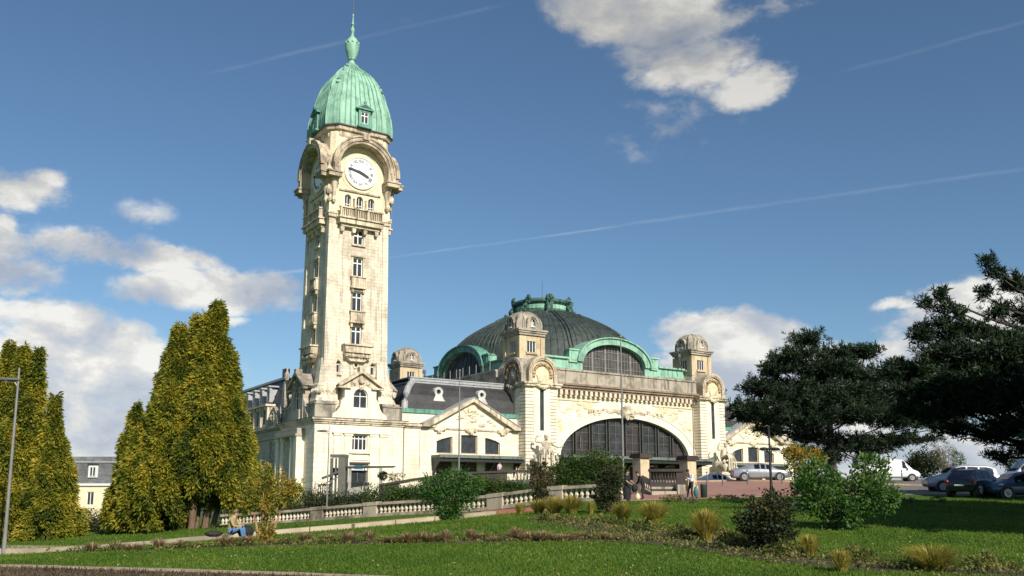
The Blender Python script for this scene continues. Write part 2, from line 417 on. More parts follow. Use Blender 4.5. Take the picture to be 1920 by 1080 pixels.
# ================================================================ clock tower
TX, TY = 42.7, 103.8
def side(k, half_off=0.0):
    """tower wall plane k (0 front, 1 left, 2 back, 3 right) with a=0 on the tower axis and o=0 on the axis plane"""
    return [Fr(TX, TY, (1, 0), (0, -1)), Fr(TX, TY, (0, -1), (-1, 0)), Fr(TX, TY, (-1, 0), (0, 1)), Fr(TX, TY, (0, 1), (1, 0))][k]
def taper(mb, cx=TX, cy=TY, z0=9, z1=34, s=.945):
    out = []
    for x, y, z in mb.v:
        f = 1 + (s - 1) * min(1.0, max(0.0, (z - z0) / (z1 - z0)))
        out.append((cx + (x - cx) * f, cy + (y - cy) * f, z))
    mb.v = out; return mb
def window(parent, fr, a0, a1, z0, z1, o, nx=2, rows=(), rise=None, fm=None, gm=None, bar=.09, fw=.13, name='window', zs=None, tp=False, sub=True, ponly=False):
    """a glazed frame standing in its opening; rise>0 gives a curved head that springs at z1"""
    fm = fm or WHITE; gm = gm or GLASS
    f = MB(); g = MB()
    if rise:
        outer = archpoly(a0, a1, z0, z1, rise); inner = archpoly(a0 + fw, a1 - fw, z0 + fw, z1, rise - fw)
        n = 10
        zt = lambda a: z1 + (rise - fw * .5) * math.sqrt(max(0, 1 - ((a - (a0 + a1) / 2) / ((a1 - a0) / 2)) ** 2))
    else:
        outer = rect(a0, a1, z0, z1); inner = rect(a0 + fw, a1 - fw, z0 + fw, z1 - fw); zt = lambda a: z1 - fw * .5
    no = len(outer)
    vs = [fr.p(a, z, o) for a, z in outer] + [fr.p(a, z, o) for a, z in inner] + [fr.p(a, z, o - .08) for a, z in inner]
    f.add(vs, [(i, (i + 1) % no, no + (i + 1) % no, no + i) for i in range(no)] + [(no + i, no + (i + 1) % no, 2 * no + (i + 1) % no, 2 * no + i) for i in range(no)])
    for i in range(1, nx):
        a = a0 + (a1 - a0) * i / nx
        fr.box(f, a - bar / 2, a + bar / 2, z0 + fw * .6, zt(a), o - .09, o - .006)
    for zr in rows: fr.box(f, a0 + fw * .7, a1 - fw * .7, zr - bar / 2, zr + bar / 2, o - .085, o - .012)
    g.add([fr.p(a, z, o - .06) for a, z in outer], [tuple(range(no))])
    if tp: taper(f); taper(g)
    fo = f.build(name, fm, parent)
    if sub: g.build('pane', gm, fo)
    else: g.build('pane', gm, parent)
    return fo
def text_mesh(body, size, name, m, parent, origin, xdir, zdir, ext=.02, align='CENTER', bold=.0):
    cu = bpy.data.curves.new(name, 'FONT'); cu.body = body; cu.size = size; cu.extrude = ext; cu.align_x = align; cu.align_y = 'CENTER'; cu.offset = bold
    cu.resolution_u = 3
    ob = bpy.data.objects.new('tmp_text', cu); C.objects.link(ob)
    dg = bpy.context.evaluated_depsgraph_get()
    me = bpy.data.meshes.new_from_object(ob.evaluated_get(dg)); bpy.data.objects.remove(ob); bpy.data.curves.remove(cu)
    me.name = name; me.materials.clear(); me.materials.append(m)
    X = Vector(xdir).normalized(); Z = Vector(zdir).normalized(); Y = X.cross(Z)   # into the wall
    M = Matrix(((X.x, Z.x, -Y.x), (X.y, Z.y, -Y.y), (X.z, Z.z, -Y.z))).to_4x4()
    M.translation = Vector(origin) - (wl(parent) if parent else Vector((0, 0, 0)))
    me.transform(M)
    o = bpy.data.objects.new(name, me); C.objects.link(o)
    if parent: o.parent = parent; WL[o.name] = wl(parent).copy()
    return o
def ledge(mb, x0, x1, y0, y1, z0, z1, pr, steps=3):
    """stepped cornice round a rectangular block, widening upwards"""
    for i in range(steps):
        p = pr * (i + 1) / steps; a = z0 + (z1 - z0) * i / steps; b = z0 + (z1 - z0) * (i + 1) / steps
        mb.box(x0 - p, x1 + p, y0 - p, y1 + p, a, b)
    return mb

tower = thing('clock_tower', 'tall pale stone clock tower with a green copper dome and four arched clock hoods', 'clock tower', (TX, TY, 2))
BX0, BX1, BY0, BY1 = 37.1, 48.3, 98.0, 109.6
mb = MB()
front(BY0).wall(mb, rect(BX0, BX1, -3, 8.3), [rect(41.6, 43.65, 5.3, 7.15), rect(41.55, 43.7, .9, 3.75)], .45)
leftf(BX0).wall(mb, rect(-BY1 + .41, -BY0 - .455, -3, 8.3), [rect(-106.0, -104.0, 4.6, 6.7), rect(-106.0, -104.0, .4, 3.6)], .45)
rightf(BX1).wall(mb, rect(BY0 + .455, BY1 - .41, -3, 8.3), [], .4); backf(BY1).wall(mb, rect(-BX1, -BX0, -3, 8.3), [], .4)
mb.box(BX0 + .46, BX1 - .46, BY0 + .46, BY1 - .46, 8.0, 8.29)
mb.build('base_wall', [CREAMB], tower)
mb = MB(); ledge(mb, BX0, BX1, BY0, BY1, 8.3, 8.95, .45); mb.build('cornice', TOPST, tower)
mb = MB(); mb.box(BX0 - .5, BX1 + .5, BY0 - .5, BY1 + .5, 8.951, 9.02); mb.build('lead_flashing', IRON, tower)
fr = front(BY0)
for i, a in enumerate((39.45, 40.75, 43.95, 45.25)):     # flat pilasters beside the window
    mb = MB(); fr.box(mb, a, a + .95, -1, 7.0, 0, .13); fr.box(mb, a - .08, a + 1.03, 7.0, 7.25, 0, .22); fr.box(mb, a - .05, a + 1.0, -1, .3, 0, .18); mb.build('pilaster', CREAM, tower)
mb = MB(); fr.box(mb, 39.2, 46.4, 7.26, 7.42, 0, .30); fr.box(mb, 39.2, 46.4, 7.42, 7.95, 0, .10); mb.build('entablature', CREAM, tower)
mb = MB(); fr.box(mb, 41.3, 43.95, 4.95, 5.25, 0, .30); fr.box(mb, 41.45, 43.8, 4.2, 4.94, 0, .08); mb.build('window_sill', CREAM, tower)
window(tower, fr, 41.6, 43.65, 5.3, 7.15, -.22, 4, (6.7,), bar=.1)
mb = MB(); fr.box(mb, 41.4, 43.85, 3.76, 3.95, 0, .5); mb.build('door_hood', DKWOOD, tower)
d = MB(); fr.box(d, 41.55, 43.7, .9, 3.3, -.35, -.30); dd_ = d.build('glass_door', GLASS, tower)
f = MB()
for a in (41.6, 42.55, 43.55): fr.box(f, a, a + .1, .9, 3.3, -.29, -.22)
fr.box(f, 41.55, 43.7, 3.2, 3.3, -.29, -.2); f.build('door_frame', IRON, dd_)
sg = MB(); fr.box(sg, 41.45, 43.8, 3.02, 3.72, .05, .16); sgo = sg.build('sign_board', WHITE, tower)
BLUE = plain('sign_blue', (.04, .26, .42), .4)
b = MB(); fr.box(b, 42.0, 43.1, 3.12, 3.62, .162, .175); b.build('blue_emblem', BLUE, sgo)
b = MB(); fr.ring(b, 42.35, 3.37, .0, .17, .177, .185, 0, 360, 14); b.build('dark_dot', BLACK, sgo)
# porch of columns on the left side
lf = leftf(BX0)
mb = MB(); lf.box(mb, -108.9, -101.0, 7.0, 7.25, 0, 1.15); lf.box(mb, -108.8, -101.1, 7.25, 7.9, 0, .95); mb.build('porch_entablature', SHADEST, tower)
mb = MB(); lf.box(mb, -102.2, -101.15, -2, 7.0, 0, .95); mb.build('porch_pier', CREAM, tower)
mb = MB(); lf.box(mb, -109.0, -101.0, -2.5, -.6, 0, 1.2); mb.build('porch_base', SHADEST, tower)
for a in (-103.3, -106.7, -108.5):
    mb = MB(); x, y, _ = lf.p(a, 0, .62); mb.lathe(x, y, [(.42, -.6), (.42, -.35), (.34, -.3), (.33, 3), (.29, 6.55), (.4, 6.65), (.4, 7.0)], 14); mb.build('column', CREAM, tower, smooth=40)
window(tower, lf, -106.0, -104.0, 4.6, 6.7, -.3, 2, (6.1,)); window(tower, lf, -106.0, -104.0, .4, 3.6, -.3, 2, (2.9,), fm=DKWOOD)
# attic above the cornice: corner pedestals and gabled dormers
for k in range(4):
    s = side(k)
    mb = MB(); s.box(mb, -5.55, -3.0, 9.03, 10.55, 3.0, 5.55); s.box(mb, -5.65, -2.9, 10.56, 10.75, 2.9, 5.65)
    s.box(mb, -5.3, -3.0, 10.76, 11.0, 3.0, 5.3); mb.build('corner_pedestal', GREYST, tower)
    if True:
        mb = MB()
        s.wall(mb, [(-2.0, 9.03), (2.0, 9.03), (2.0, 12.75), (-2.0, 12.75)], [archpoly(-.92, .92, 10.25, 11.75, .85)], .35, 5.72)
        s.box(mb, -2.0, -1.98, 9.03, 12.7, 3.7, 5.37); s.box(mb, 1.98, 2.0, 9.03, 12.7, 3.7, 5.37)
        # scroll consoles
        for sg_ in (-1, 1):
            poly = [(sg_ * 2.0, 9.03), (sg_ * 3.45, 9.03), (sg_ * 3.4, 9.5), (sg_ * 2.9, 9.8), (sg_ * 2.55, 10.3), (sg_ * 2.4, 11.0), (sg_ * 2.0, 11.5)]
            s.ext(mb, poly, 5.2, 5.65)
        s.box(mb, -1.25, 1.25, 9.03, 10.2, 5.73, 5.9)
        g = mb.build('dormer', CREAM if k in (0, 3) else SHADEST, tower)  # left and back dormers take the limestone with shade in its colour
        window(g, s, -.92, .92, 10.25, 11.75, 5.5, 2, (11.7,), rise=.85, fw=.12, name='window', sub=False)
        mb = MB()
        # gable: raking cornice and tympanum, and a stone roof running back to the shaft
        for sg_ in (-1, 1):
            s.ext(mb, [(sg_ * 2.75, 12.72), (0, 14.45), (0, 14.85), (sg_ * 3.0, 12.95)], 5.6, 6.15)
            s.ext(mb, [(sg_ * 2.6, 12.9), (0, 14.5), (0, 14.7), (sg_ * 2.8, 12.95)], 3.6, 5.6)
        s.ext(mb, [(-2.6, 12.76), (2.6, 12.76), (0, 14.44)], 3.7, 5.72)
        s.box(mb, -2.9, -1.3, 12.55, 12.76, 5.5, 6.05); s.box(mb, 1.3, 2.9, 12.55, 12.76, 5.5, 6.05)
        s.box(mb, -.35, .35, 14.6, 15.15, 5.3, 6.1)
        mb.bumpy(s.p(0, 13.45, 5.75), .42, (1, 1, .8)); mb.bumpy(s.p(-.8, 13.2, 5.75), .25); mb.bumpy(s.p(.8, 13.2, 5.75), .25); mb.bumpy(s.p(0, 12.75, 5.8), .3)
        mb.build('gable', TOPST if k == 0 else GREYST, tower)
# shaft
mb = MB()
WZ = ((30.6, 32.45), (26.4, 28.9), (22.1, 24.6), (18.0, 20.4))
for k in range(4):
    s = side(k)
    holes = [rect(-.66, .66, a, b) for a, b in WZ] + [archpoly(-2.5, -2.0, 14.6, 15.75, None, 6), archpoly(2.0, 2.5, 14.6, 15.75, None, 6)]
    s.wall(mb, rect(-3.35, 3.35, 9.03, 33.5), holes, .4, 4.0)
    for sg_ in (-1,):
        s.box(mb, -4.15, -3.35, 9.03, 33.5, 3.35, 4.15)
taper(mb); mb.build('shaft', TOWERS, tower)
for k in range(4):      # flared corner buttresses with a carved collar
    mb = MB()
    s = side(k); rings = []
    for h, z in ((5.15, 11.0), (4.95, 11.6), (4.85, 12.7), (4.8, 13.0), (4.62, 13.2), (4.5, 14.2), (4.35, 15.2), (4.2, 16.2)):
        rings.append([s.p(-h, z, 2.6), s.p(-h, z, h - .55), s.p(-h + .55, z, h), s.p(-2.6, z, h)] + [s.p(-2.6, z, 2.6)])
    mb.loft(rings)
    for i in range(5):
        mb.bumpy(s.p(-4.7 + i * .45, 12.2, 4.85), .24, (1, 1, 1.5)); mb.bumpy(s.p(-4.85, 12.2, 4.7 - i * .45), .24, (1, 1, 1.5))
    mb.build('corner_buttress', TOWERS, tower)
for k in range(4):
    s = side(k)
    for i, (a, b) in enumerate(WZ):
        window(tower, s, -.66, .66, a, b, 3.78, 2, ((b - .62,) if i else (b - .7,)), tp=True, bar=.14, fw=.1)
        mb = MB()
        s.box(mb, -.95, .95, b + .12, b + .3, 4.0, 4.18); s.box(mb, -.86, -.66, a, b + .12, 4.0, 4.07); s.box(mb, .66, .86, a, b + .12, 4.0, 4.07)
        taper(mb); mb.build('window_surround', TOPST, tower)
        if i in (1, 2):
            mb = MB(); s.box(mb, -.95, .95, a - 1.2, a - .02, 4.0, 4.42); s.box(mb, -1.05, 1.05, a - .02, a + .12, 4.0, 4.55); s.box(mb, -1.05, 1.05, a - 1.38, a - 1.2, 4.0, 4.55)
            s.box(mb, -.9, -.65, a - 1.9, a - 1.38, 4.0, 4.35); s.box(mb, .65, .9, a - 1.9, a - 1.38, 4.0, 4.35)
            for j in range(5): s.box(mb, -.72 + j * .32, -.6 + j * .32, a - 1.1, a - .12, 4.42, 4.5)
            taper(mb); mb.build('balcony', TOPST, tower)
        if i == 0:
            mb = MB(); s.box(mb, -.95, .95, a - .22, a - .02, 4.0, 4.25); taper(mb); mb.build('window_sill', TOPST, tower)
        if i == 3:
            mb = MB(); s.box(mb, -1.95, 1.95, a - .16, a + .02, 4.0, 5.15)
            s.ext(mb, [(-1.7, a - 1.0), (1.7, a - 1.0), (1.8, a - .17), (-1.8, a - .17)], 4.0, 4.95)
            s.ext(mb, [(-.9, a - 2.0), (.9, a - 2.0), (1.5, a - 1.5), (1.75, a - 1.02), (-1.75, a - 1.02), (-1.5, a - 1.5)], 4.0, 4.6)
            for j in range(9): mb.bumpy(s.p(-1.5 + j * .375, a - 1.35, 4.75), .22)
            taper(mb); mb.build('balcony', TOPST, tower)
    for a in (-2.25, 2.25):
        window(tower, s, a - .25, a + .25, 14.6, 15.75, 3.72, 1, (15.6,), rise=.25, fw=.05, tp=True)
        mb = MB(); s.box(mb, a - .42, a + .42, 14.25, 14.5, 4.0, 4.3); s.ring(mb, a, 15.75, .27, .42, 4.0, 4.12, n=8); taper(mb); mb.build('window_sill', TOPST, tower)
    mb = MB(); s.ring(mb, 0, 15.62, .22, .42, 4.0, 4.12, 0, 360, 14); taper(mb); mb.build('oculus_surround', TOPST, tower)
    mb = MB(); s.ring(mb, 0, 15.62, .0, .22, 3.98, 4.03, 0, 360, 14); taper(mb); mb.build('oculus', GLASS, tower)
# head of the tower: belfry storey and clock stage
mb = MB()
AP = [archpoly(c - .42, c + .42, 34.9, 36.35, None, 8) for c in (-1.55, 0, 1.55)]
for k in range(4):
    s = side(k); s.wall(mb, rect(-3.3, 3.3, 33.5, 44.6), AP, .5, 3.86)
    s.box(mb, -4.02, -3.1, 33.5, 38.3, 3.1, 4.02)
    c0, c1 = s.p(-3.3, 0, 3.86), s.p(-3.86, 0, 3.3)
    mb.add([(c0[0], c0[1], 38.2), (c1[0], c1[1], 38.2), (c1[0], c1[1], 44.6), (c0[0], c0[1], 44.6)], [(0, 1, 2, 3)])
mb.build('clock_stage', stone('clock_stage_limestone', (.78, .70, .48), (.45, .35, .23), .4, .35, 0, seed=9), tower)
def octa(w, c, z): return [(TX + x, TY + y, z) for x, y in ((-w + c, -w), (w - c, -w), (w, -w + c), (w, w - c), (w - c, w), (-w + c, w), (-w, w - c), (-w, -w + c))]
mb = MB(); mb.loft([octa(3.9, 1.1, 44.0), octa(4.0, 1.15, 44.2), octa(4.0, 1.15, 44.75), octa(4.3, 1.2, 44.85), octa(4.42, 1.25, 45.2), octa(4.42, 1.25, 45.32)]); mb.build('drum_cornice', TOPST, tower)
for k in range(4):
    mb = MB(); s = side(k); s.box(mb, -4.1, -3.05, 33.55, 33.95, 3.05, 4.18); s.box(mb, -4.2, -2.95, 33.95, 34.2, 2.95, 4.28); mb.build('corner_band', TOPST, tower)
pass
ROM = ['XII', 'I', 'II', 'III', 'IIII', 'V', 'VI', 'VII', 'VIII', 'IX', 'X', 'XI']
for k in range(4):
    s = side(k)
    # triple arched opening with its balcony
    for c in (-1.55, 0, 1.55): window(tower, s, c - .42, c + .42, 34.9, 36.35, 3.55, 2, (35.6,), rise=.42, fw=.07, bar=.07)
    for c in (-.78, .78):
        mb = MB(); x, y, _ = s.p(c, 0, 3.98); mb.lathe(x, y, [(.15, 34.9), (.12, 35.1), (.11, 36.1), (.17, 36.3)], 8); mb.build('colonnette', TOPST, tower)
    mb = MB(); s.box(mb, -2.85, 2.85, 32.85, 33.45, 3.7, 4.75); s.box(mb, -3.0, 3.0, 33.45, 33.65, 3.7, 4.95); s.box(mb, -2.5, 2.5, 32.5, 32.85, 3.7, 4.4)
    s.box(mb, -2.9, 2.9, 34.72, 34.9, 4.4, 4.85)
    for a in (-2.8, -.95, .75, 2.6): s.box(mb, a, a + .2, 33.65, 34.72, 4.45, 4.8)
    for a in np.arange(-2.45, 2.5, .24): s.box(mb, a, a + .1, 33.65, 34.72, 4.55, 4.67)
    s.ext(mb, [(-2.75, 33.65), (2.75, 33.65), (2.75, 34.7), (-2.75, 34.7)], 4.3, 4.36)
    for a in (-2.3, -.8, .7, 2.2): s.ext(mb, [(a - .2, 31.9), (a + .2, 31.9), (a + .25, 32.5), (a - .25, 32.5)], 3.7, 4.3)
    mb.build('balcony', TOPST, tower)
    mb = MB(); s.box(mb, -2.75, 2.75, 37.1, 37.3, 3.86, 4.05)
    s.ring(mb, 0, 40, 3.14, 3.92, 3.4, 5.2, n=30); s.box(mb, -3.92, -3.14, 38.95, 40, 3.4, 5.2); s.box(mb, 3.14, 3.92, 38.95, 40, 3.4, 5.2)
    s.ring(mb, 0, 40, 3.93, 4.12, 4.85, 5.32, n=30); s.ring(mb, 0, 40, 3.45, 3.6, 5.21, 5.32, n=30)
    s.box(mb, -.45, .45, 43.6, 44.4, 4.9, 5.5)
    mb.build('clock_hood', HOODST, tower)
    di = MB(); s.ring(di, 0, 39.8, 0, 1.9, 3.87, 3.96, 0, 360, 40); dial = di.build('clock_dial', DIAL, tower)
    rg = MB(); s.ring(rg, 0, 39.8, 1.9, 2.15, 3.87, 4.06, 0, 360, 40); rg.build('dial_rim', CREAM, dial)
    rg = MB(); s.ring(rg, 0, 39.8, 2.55, 2.62, 3.865, 3.9, 0, 360, 40); rg.build('dial_surround', TOPST, dial)
    for h in range(12):
        t = h * PI / 6; c_, s_ = math.cos(t), math.sin(t)
        X = Vector((s.t[0] * c_, s.t[1] * c_, -s_)); Z = Vector((s.t[0] * s_, s.t[1] * s_, c_))
        org = Vector(s.p(1.45 * s_, 39.8 + 1.45 * c_, 3.975))
        text_mesh(ROM[h], .58, 'numeral', BLACK, dial, org, X, Z, .01, bold=.012)
    for ang, L, wd, nm in ((282, 1.78, .15, 'minute_hand'), (113.5, 1.25, .20, 'hour_hand')):
        t = R(ang); c_, s_ = math.cos(t), math.sin(t)
        q = lambda al, ac: (al * s_ + ac * c_, 39.8 + al * c_ - ac * s_)
        mb = MB(); s.ext(mb, [q(-.45, -wd * .7), q(-.45, wd * .7), q(0, wd), q(L * .8, wd * .9), q(L, 0), q(L * .8, -wd * .9), q(0, -wd)], 4.0 if nm[0] == 'h' else 4.04, 4.03 if nm[0] == 'h' else 4.07)
        mb.build(nm, BLACK, dial)
    # corner blocks that carry the hoods
    def cp(p, q, z):
        return (TX + s.t[0] * -p + s.n[0] * q, TY + s.t[1] * -p + s.n[1] * q, z)
    mb = MB()
    for g, za, zb in ((0, 38.3, 38.78), (.12, 38.78, 38.95)):
        pl = [(3.0 - g, 3.6), (3.0 - g, 5.4 + g), (4.7 + g, 5.4 + g), (4.7 + g, 4.7 + g), (5.4 + g, 4.7 + g), (5.4 + g, 3.0 - g), (3.6, 3.0 - g), (3.6, 3.6)]
        n = 8; vs = [cp(p, q, za) for p, q in pl] + [cp(p, q, zb) for p, q in pl]
        mb.add(vs, [tuple(range(n)), tuple(range(n, 2 * n))] + [(i, (i + 1) % n, (i + 1) % n + n, i + n) for i in range(n)])
    mb.build('impost_block', HOODST, tower)
    mb = MB()
    for (p, q) in ((3.55, 4.25), (4.25, 3.55)):
        rings = []
        for z, r in ((35.3, .16), (35.6, .32), (36.1, .22), (36.9, .28), (37.6, .42), (38.28, .62)):
            c = Vector(cp(p, q, z)); rings.append([c + Vector((r * math.cos(2 * PI * j / 8), r * math.sin(2 * PI * j / 8), 0)) for j in range(8)])
        mb.loft(rings)
    mb.bumpy(cp(4.1, 4.1, 36.9), .34, (1, 1, 1.7)); mb.bumpy(cp(4.05, 4.05, 35.7), .26, (1, 1, 1.3))
    mb.lathe(*cp(4.15, 4.15, 0)[:2], [(.62, 38.96), (.5, 39.4), (.22, 39.9), (.3, 40.3), (.1, 40.7)], 8)
    mb.build('scroll_bracket', TOPST, tower)
# copper dome
PRO = [(4.42, 45.33), (4.47, 46.0), (4.45, 46.9), (4.33, 47.9), (4.12, 48.9), (3.82, 50.0), (3.58, 51.1), (3.18, 52.3), (2.62, 53.35), (1.8, 54.3), (1.02, 54.95), (.66, 55.5)]
mb = MB(); mb.loft([octa(w, .29 * w, z) for w, z in PRO]); dome = mb.build('dome', COPG, tower)
mb = MB(); mb.loft([octa(4.5, 1.3, 45.24), octa(4.62, 1.33, 45.30), octa(4.62, 1.33, 45.42), octa(4.5, 1.3, 45.5)]); mb.build('gutter', IRON, dome)
mb = MB()
for k in range(4):
    s = side(k)
    for f in (-.78, -.56, -.34, -.12, .12, .34, .56, .78):
        mb.tube([s.p(f * .71 * w, z, w + .02) for w, z in PRO], [.085] * 7 + [.06] * 5, 5)
for k in range(4):
    s = side(k)
    mb.tube([(Vector(s.p(-.71 * w, z, w)) + Vector(s.p(-w, z, .71 * w))) / 2 for w, z in PRO], .05, 5)
mb.build('seam', COPS, dome)
for k in range(4):
    s = side(k)
    for sg_ in (-1, 1):
        mb = MB(); mb.tube([s.p(sg_ * .71 * w, z, w + .02) for w, z in PRO], [.1] * 8 + [.08] * 4, 6); mb.build('ridge_rib', COPG, dome)
    mb = MB()
    for w, z in ((1.0, 55.1), (1.5, 54.5), (1.95, 53.9), (2.35, 53.3), (2.7, 52.7), (3.0, 52.1), (3.25, 51.5)):
        mb.bumpy(Vector(s.p(-.9 * w, z, .9 * w)), .26, (1, 1, .9), .4, 7, 5)
    mb.build('garland', COPM if k % 2 else COPG, dome)
    # dormer window in the dome
    mb = MB(); s.wall(mb, rect(-.8, .8, 45.6, 47.75), [rect(-.5, .5, 46.0, 47.5)], .2, 4.75)
    s.box(mb, -.8, -.7, 45.6, 47.74, 3.6, 4.54); s.box(mb, .7, .8, 45.6, 47.74, 3.6, 4.54)
    s.ext(mb, [(-1.15, 47.76), (1.15, 47.76), (1.15, 47.92), (0, 48.62), (-1.15, 47.92)], 3.4, 4.95)
    s.box(mb, -.95, .95, 45.4, 45.62, 4.3, 4.95); mb.bumpy(s.p(0, 48.7, 4.8), .2, (1, 1, 1.5))
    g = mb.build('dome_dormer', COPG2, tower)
    window(g, s, -.5, .5, 46.0, 47.5, 4.66, 2, (47.0,), fw=.08, bar=.12, sub=False)
    mb = MB(); s.ext(mb, [(-.8, 47.95), (.8, 47.95), (0, 48.42)], 4.955, 4.962); mb.build('tympanum', COPD, g)
mb = MB(); mb.lathe(TX, TY, [(.66, 55.45), (.75, 55.7), (.42, 56.0), (.34, 56.35), (.5, 56.45), (.48, 56.55), (.72, 57.1), (.88, 57.9), (.92, 58.6), (.86, 58.95), (.7, 59.1), (.62, 59.35), (.34, 59.6), (.2, 60.0), (.17, 60.3), (.3, 60.55), (.3, 60.75), (.14, 61.0), (.1, 61.3), (.24, 61.45), (.1, 61.7), (.08, 62.6), (.14, 62.8), (.04, 63.0)], 16)
for j in range(10):
    t = j * PI / 5; mb.bumpy((TX + .88 * math.cos(t), TY + .88 * math.sin(t), 58.75), .15, (1, 1, 1.2))
urn = mb.build('urn_finial', COPG, tower, smooth=50)
mb = MB(); mb.tube([(TX, TY, 62.8), (TX, TY, 66.8)], .035, 5); mb.build('lightning_rod', IRON, tower)
# ================================================================ main hall
HCX, HCY = 84.0, 119.5
hall = thing('station_hall', 'main station hall with a dark copper dome and one huge arched window over its entrance', 'station building', (HCX, 98.7, 2))
FV = 98.7
WCX, WA, WB, WZ0 = 84.0, 11.9, 5.75, 5.35
def ell(n=36, ea=WA, eb=WB, z0=WZ0, cx=WCX, zb=None):
    pts = [(cx + ea * math.cos(PI * k / n), z0 + eb * math.sin(PI * k / n)) for k in range(n + 1)]
    if zb is not None: pts = [(cx - ea, zb), (cx + ea, zb)] + pts
    return pts
fr = front(FV)
mb = MB(); fr.wall(mb, rect(65.5, 102.5, 1.0, 14.4), [ell(zb=1.3)], .9); mb.build('front_wall', CREAMB, hall)
mb = MB()
leftf(65.5).wall(mb, rect(-139.0, -99.62, 0, 14.4), [], .5); rightf(102.5).wall(mb, rect(99.62, 139.0, 0, 14.4), [], .5); backf(139.5).wall(mb, rect(-102.5, -65.5, 0, 14.4), [], .5)
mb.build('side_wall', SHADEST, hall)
# archivolt
mb = MB(); fr.ring(mb, WCX, WZ0, WA, WA + 1.25, 0, .16, 0, 180, 44, (WB + 1.1) / (WA + 1.25))
def ering(mb, a1, b1, a2, b2, o0, o1, n=44, z0=WZ0):
    vs = []
    for k in range(n + 1):
        t = PI * k / n; c, q = math.cos(t), math.sin(t)
        vs += [fr.p(WCX + a1 * c, z0 + b1 * q, o0), fr.p(WCX + a2 * c, z0 + b2 * q, o0), fr.p(WCX + a2 * c, z0 + b2 * q, o1), fr.p(WCX + a1 * c, z0 + b1 * q, o1)]
    fs = [(0, 1, 2, 3), tuple(4 * n + i for i in (3, 2, 1, 0))]
    for k in range(n):
        for i in range(4): fs.append((4 * k + i, 4 * k + (i + 1) % 4, 4 * k + 4 + (i + 1) % 4, 4 * k + 4 + i))
    mb.add(vs, fs)
mb = MB(); ering(mb, WA, WB, WA + 1.3, WB + 1.05, .01, .2); ering(mb, WA + 1.3, WB + 1.05, WA + 1.45, WB + 1.2, .01, .3)
mb.build('archivolt', stone('pale_arch_stone', (.84, .78, .60), (.6, .5, .35), .3, .25, 0, seed=12), hall)
# great window
gw = MB(); ering(gw, WA - .25, WB - .22, WA + .02, WB + .02, -.75, -.4)
BARS = [-9.0, -6.15, -3.1, 0.0, 3.1, 6.15, 9.0]
ztop = lambda a, k=0: WZ0 + (WB - k) * math.sqrt(max(0, 1 - (a / (WA - k)) ** 2))
for a in BARS:
    for d_, w_ in ((-.24, .1), (.24, .1)): fr.box(gw, WCX + a + d_ - w_, WCX + a + d_ + w_, 4.6, ztop(a, .1), -.8, -.42)
gwo = gw.build('great_window_frame', plain('dark_bronze_frame', (.055, .052, .045), .5), hall)
ed = [-WA + .15] + BARS + [WA - .15]
GL = [glass('great_glass_%d' % i, c, .22) for i, c in enumerate(((.050, .052, .052), (.062, .050, .048), (.045, .050, .048)))]
for i in range(len(ed) - 1):
    a, b = ed[i] + (.34 if i else .12), ed[i + 1] - (.34 if i < len(ed) - 2 else .12)
    top = [(WCX + a + (b - a) * j / 8, max(4.7, ztop(a + (b - a) * j / 8, .2))) for j in range(9)]
    p = MB(); p.add([fr.p(x, z, -.7) for x, z in [(WCX + a, 4.6), (WCX + b, 4.6)] + top[::-1]], [tuple(range(11))]); p.build('glass_panel', GL[i % 3], gwo)
th = MB()
for i in range(len(ed) - 1):
    a, b = ed[i] + .34, ed[i + 1] - .34
    for f in (.5,):
        x = a + (b - a) * f; fr.box(th, WCX + x - .035, WCX + x + .035, 4.6, ztop(x, .25), -.69, -.62)
    for z in (6.4, 7.6, 8.8, 10.0):
        hw = WA * math.sqrt(max(0, 1 - ((z - WZ0) / WB) ** 2)) - .3
        x0, x1 = max(a, -hw), min(b, hw)
        if x1 > x0 + .2: fr.box(th, WCX + x0, WCX + x1, z - .03, z + .03, -.69, -.625)
for (a, z0, z1) in ((-8.0, 6.6, 8.4), (-6.7, 5.2, 6.4)): fr.box(th, WCX + a, WCX + a + .12, z0, z1, -.6, -.5)
th.build('glazing_bar', plain('pewter_bar', (.12, .115, .105), .5), gwo)
# entrance behind the awning: piers and dark doors
mb = MB(); mb.box(WCX - 12.2, WCX + 12.2, FV + .9, FV + 1.1, 1.2, 4.6); mb.build('entrance_doors', DKWOOD, hall)
for a in (-9, -6.2, -3.1, 0, 3.1, 6.2, 9):
    mb = MB(); fr.box(mb, WCX + a - .35, WCX + a + .35, 1.2, 4.6, -.85, .1); mb.build('entrance_pier', QUOIN, hall)
# relief panels round the arch
mb = MB()
for sg_ in (-1, 1):
    for k in range(26):
        t = random.random(); a = sg_ * (6 + 7 * t); z = random.uniform(max(ztop(a) + 1.6 if abs(a) < WA else 7, 7.5), 12.9)
        if abs(a) > 13.2: continue
        mb.bumpy(fr.p(WCX + a, z, .0), random.uniform(.18, .42), (1.5, .35, .9), .35, 8, 6)
    fr.box(mb, min(WCX + sg_ * 5, WCX + sg_ * 13.2), max(WCX + sg_ * 5, WCX + sg_ * 13.2), 13.05, 13.2, 0, .14)
    fr.box(mb, WCX + sg_ * 13.1 - .08, WCX + sg_ * 13.1 + .08, 6.5, 13.05, 0, .12)
tag(mb.build('relief_carving', stone('relief_stone', (.74, .62, .40), (.52, .38, .22), .5, .4, 0, seed=15), hall), kind='stuff')
mb = MB()
mb.bumpy(fr.p(WCX, 11.9, .3), .95, (1.5, .5, 1), .3, 12, 9)
for sg_ in (-1, 1):
    for j in range(6): mb.bumpy(fr.p(WCX + sg_ * (1.5 + j * .55), 11.95 + .12 * math.sin(j * 1.7), .22), .36 - .02 * j, (1.3, .5, 1), .3, 8, 6)
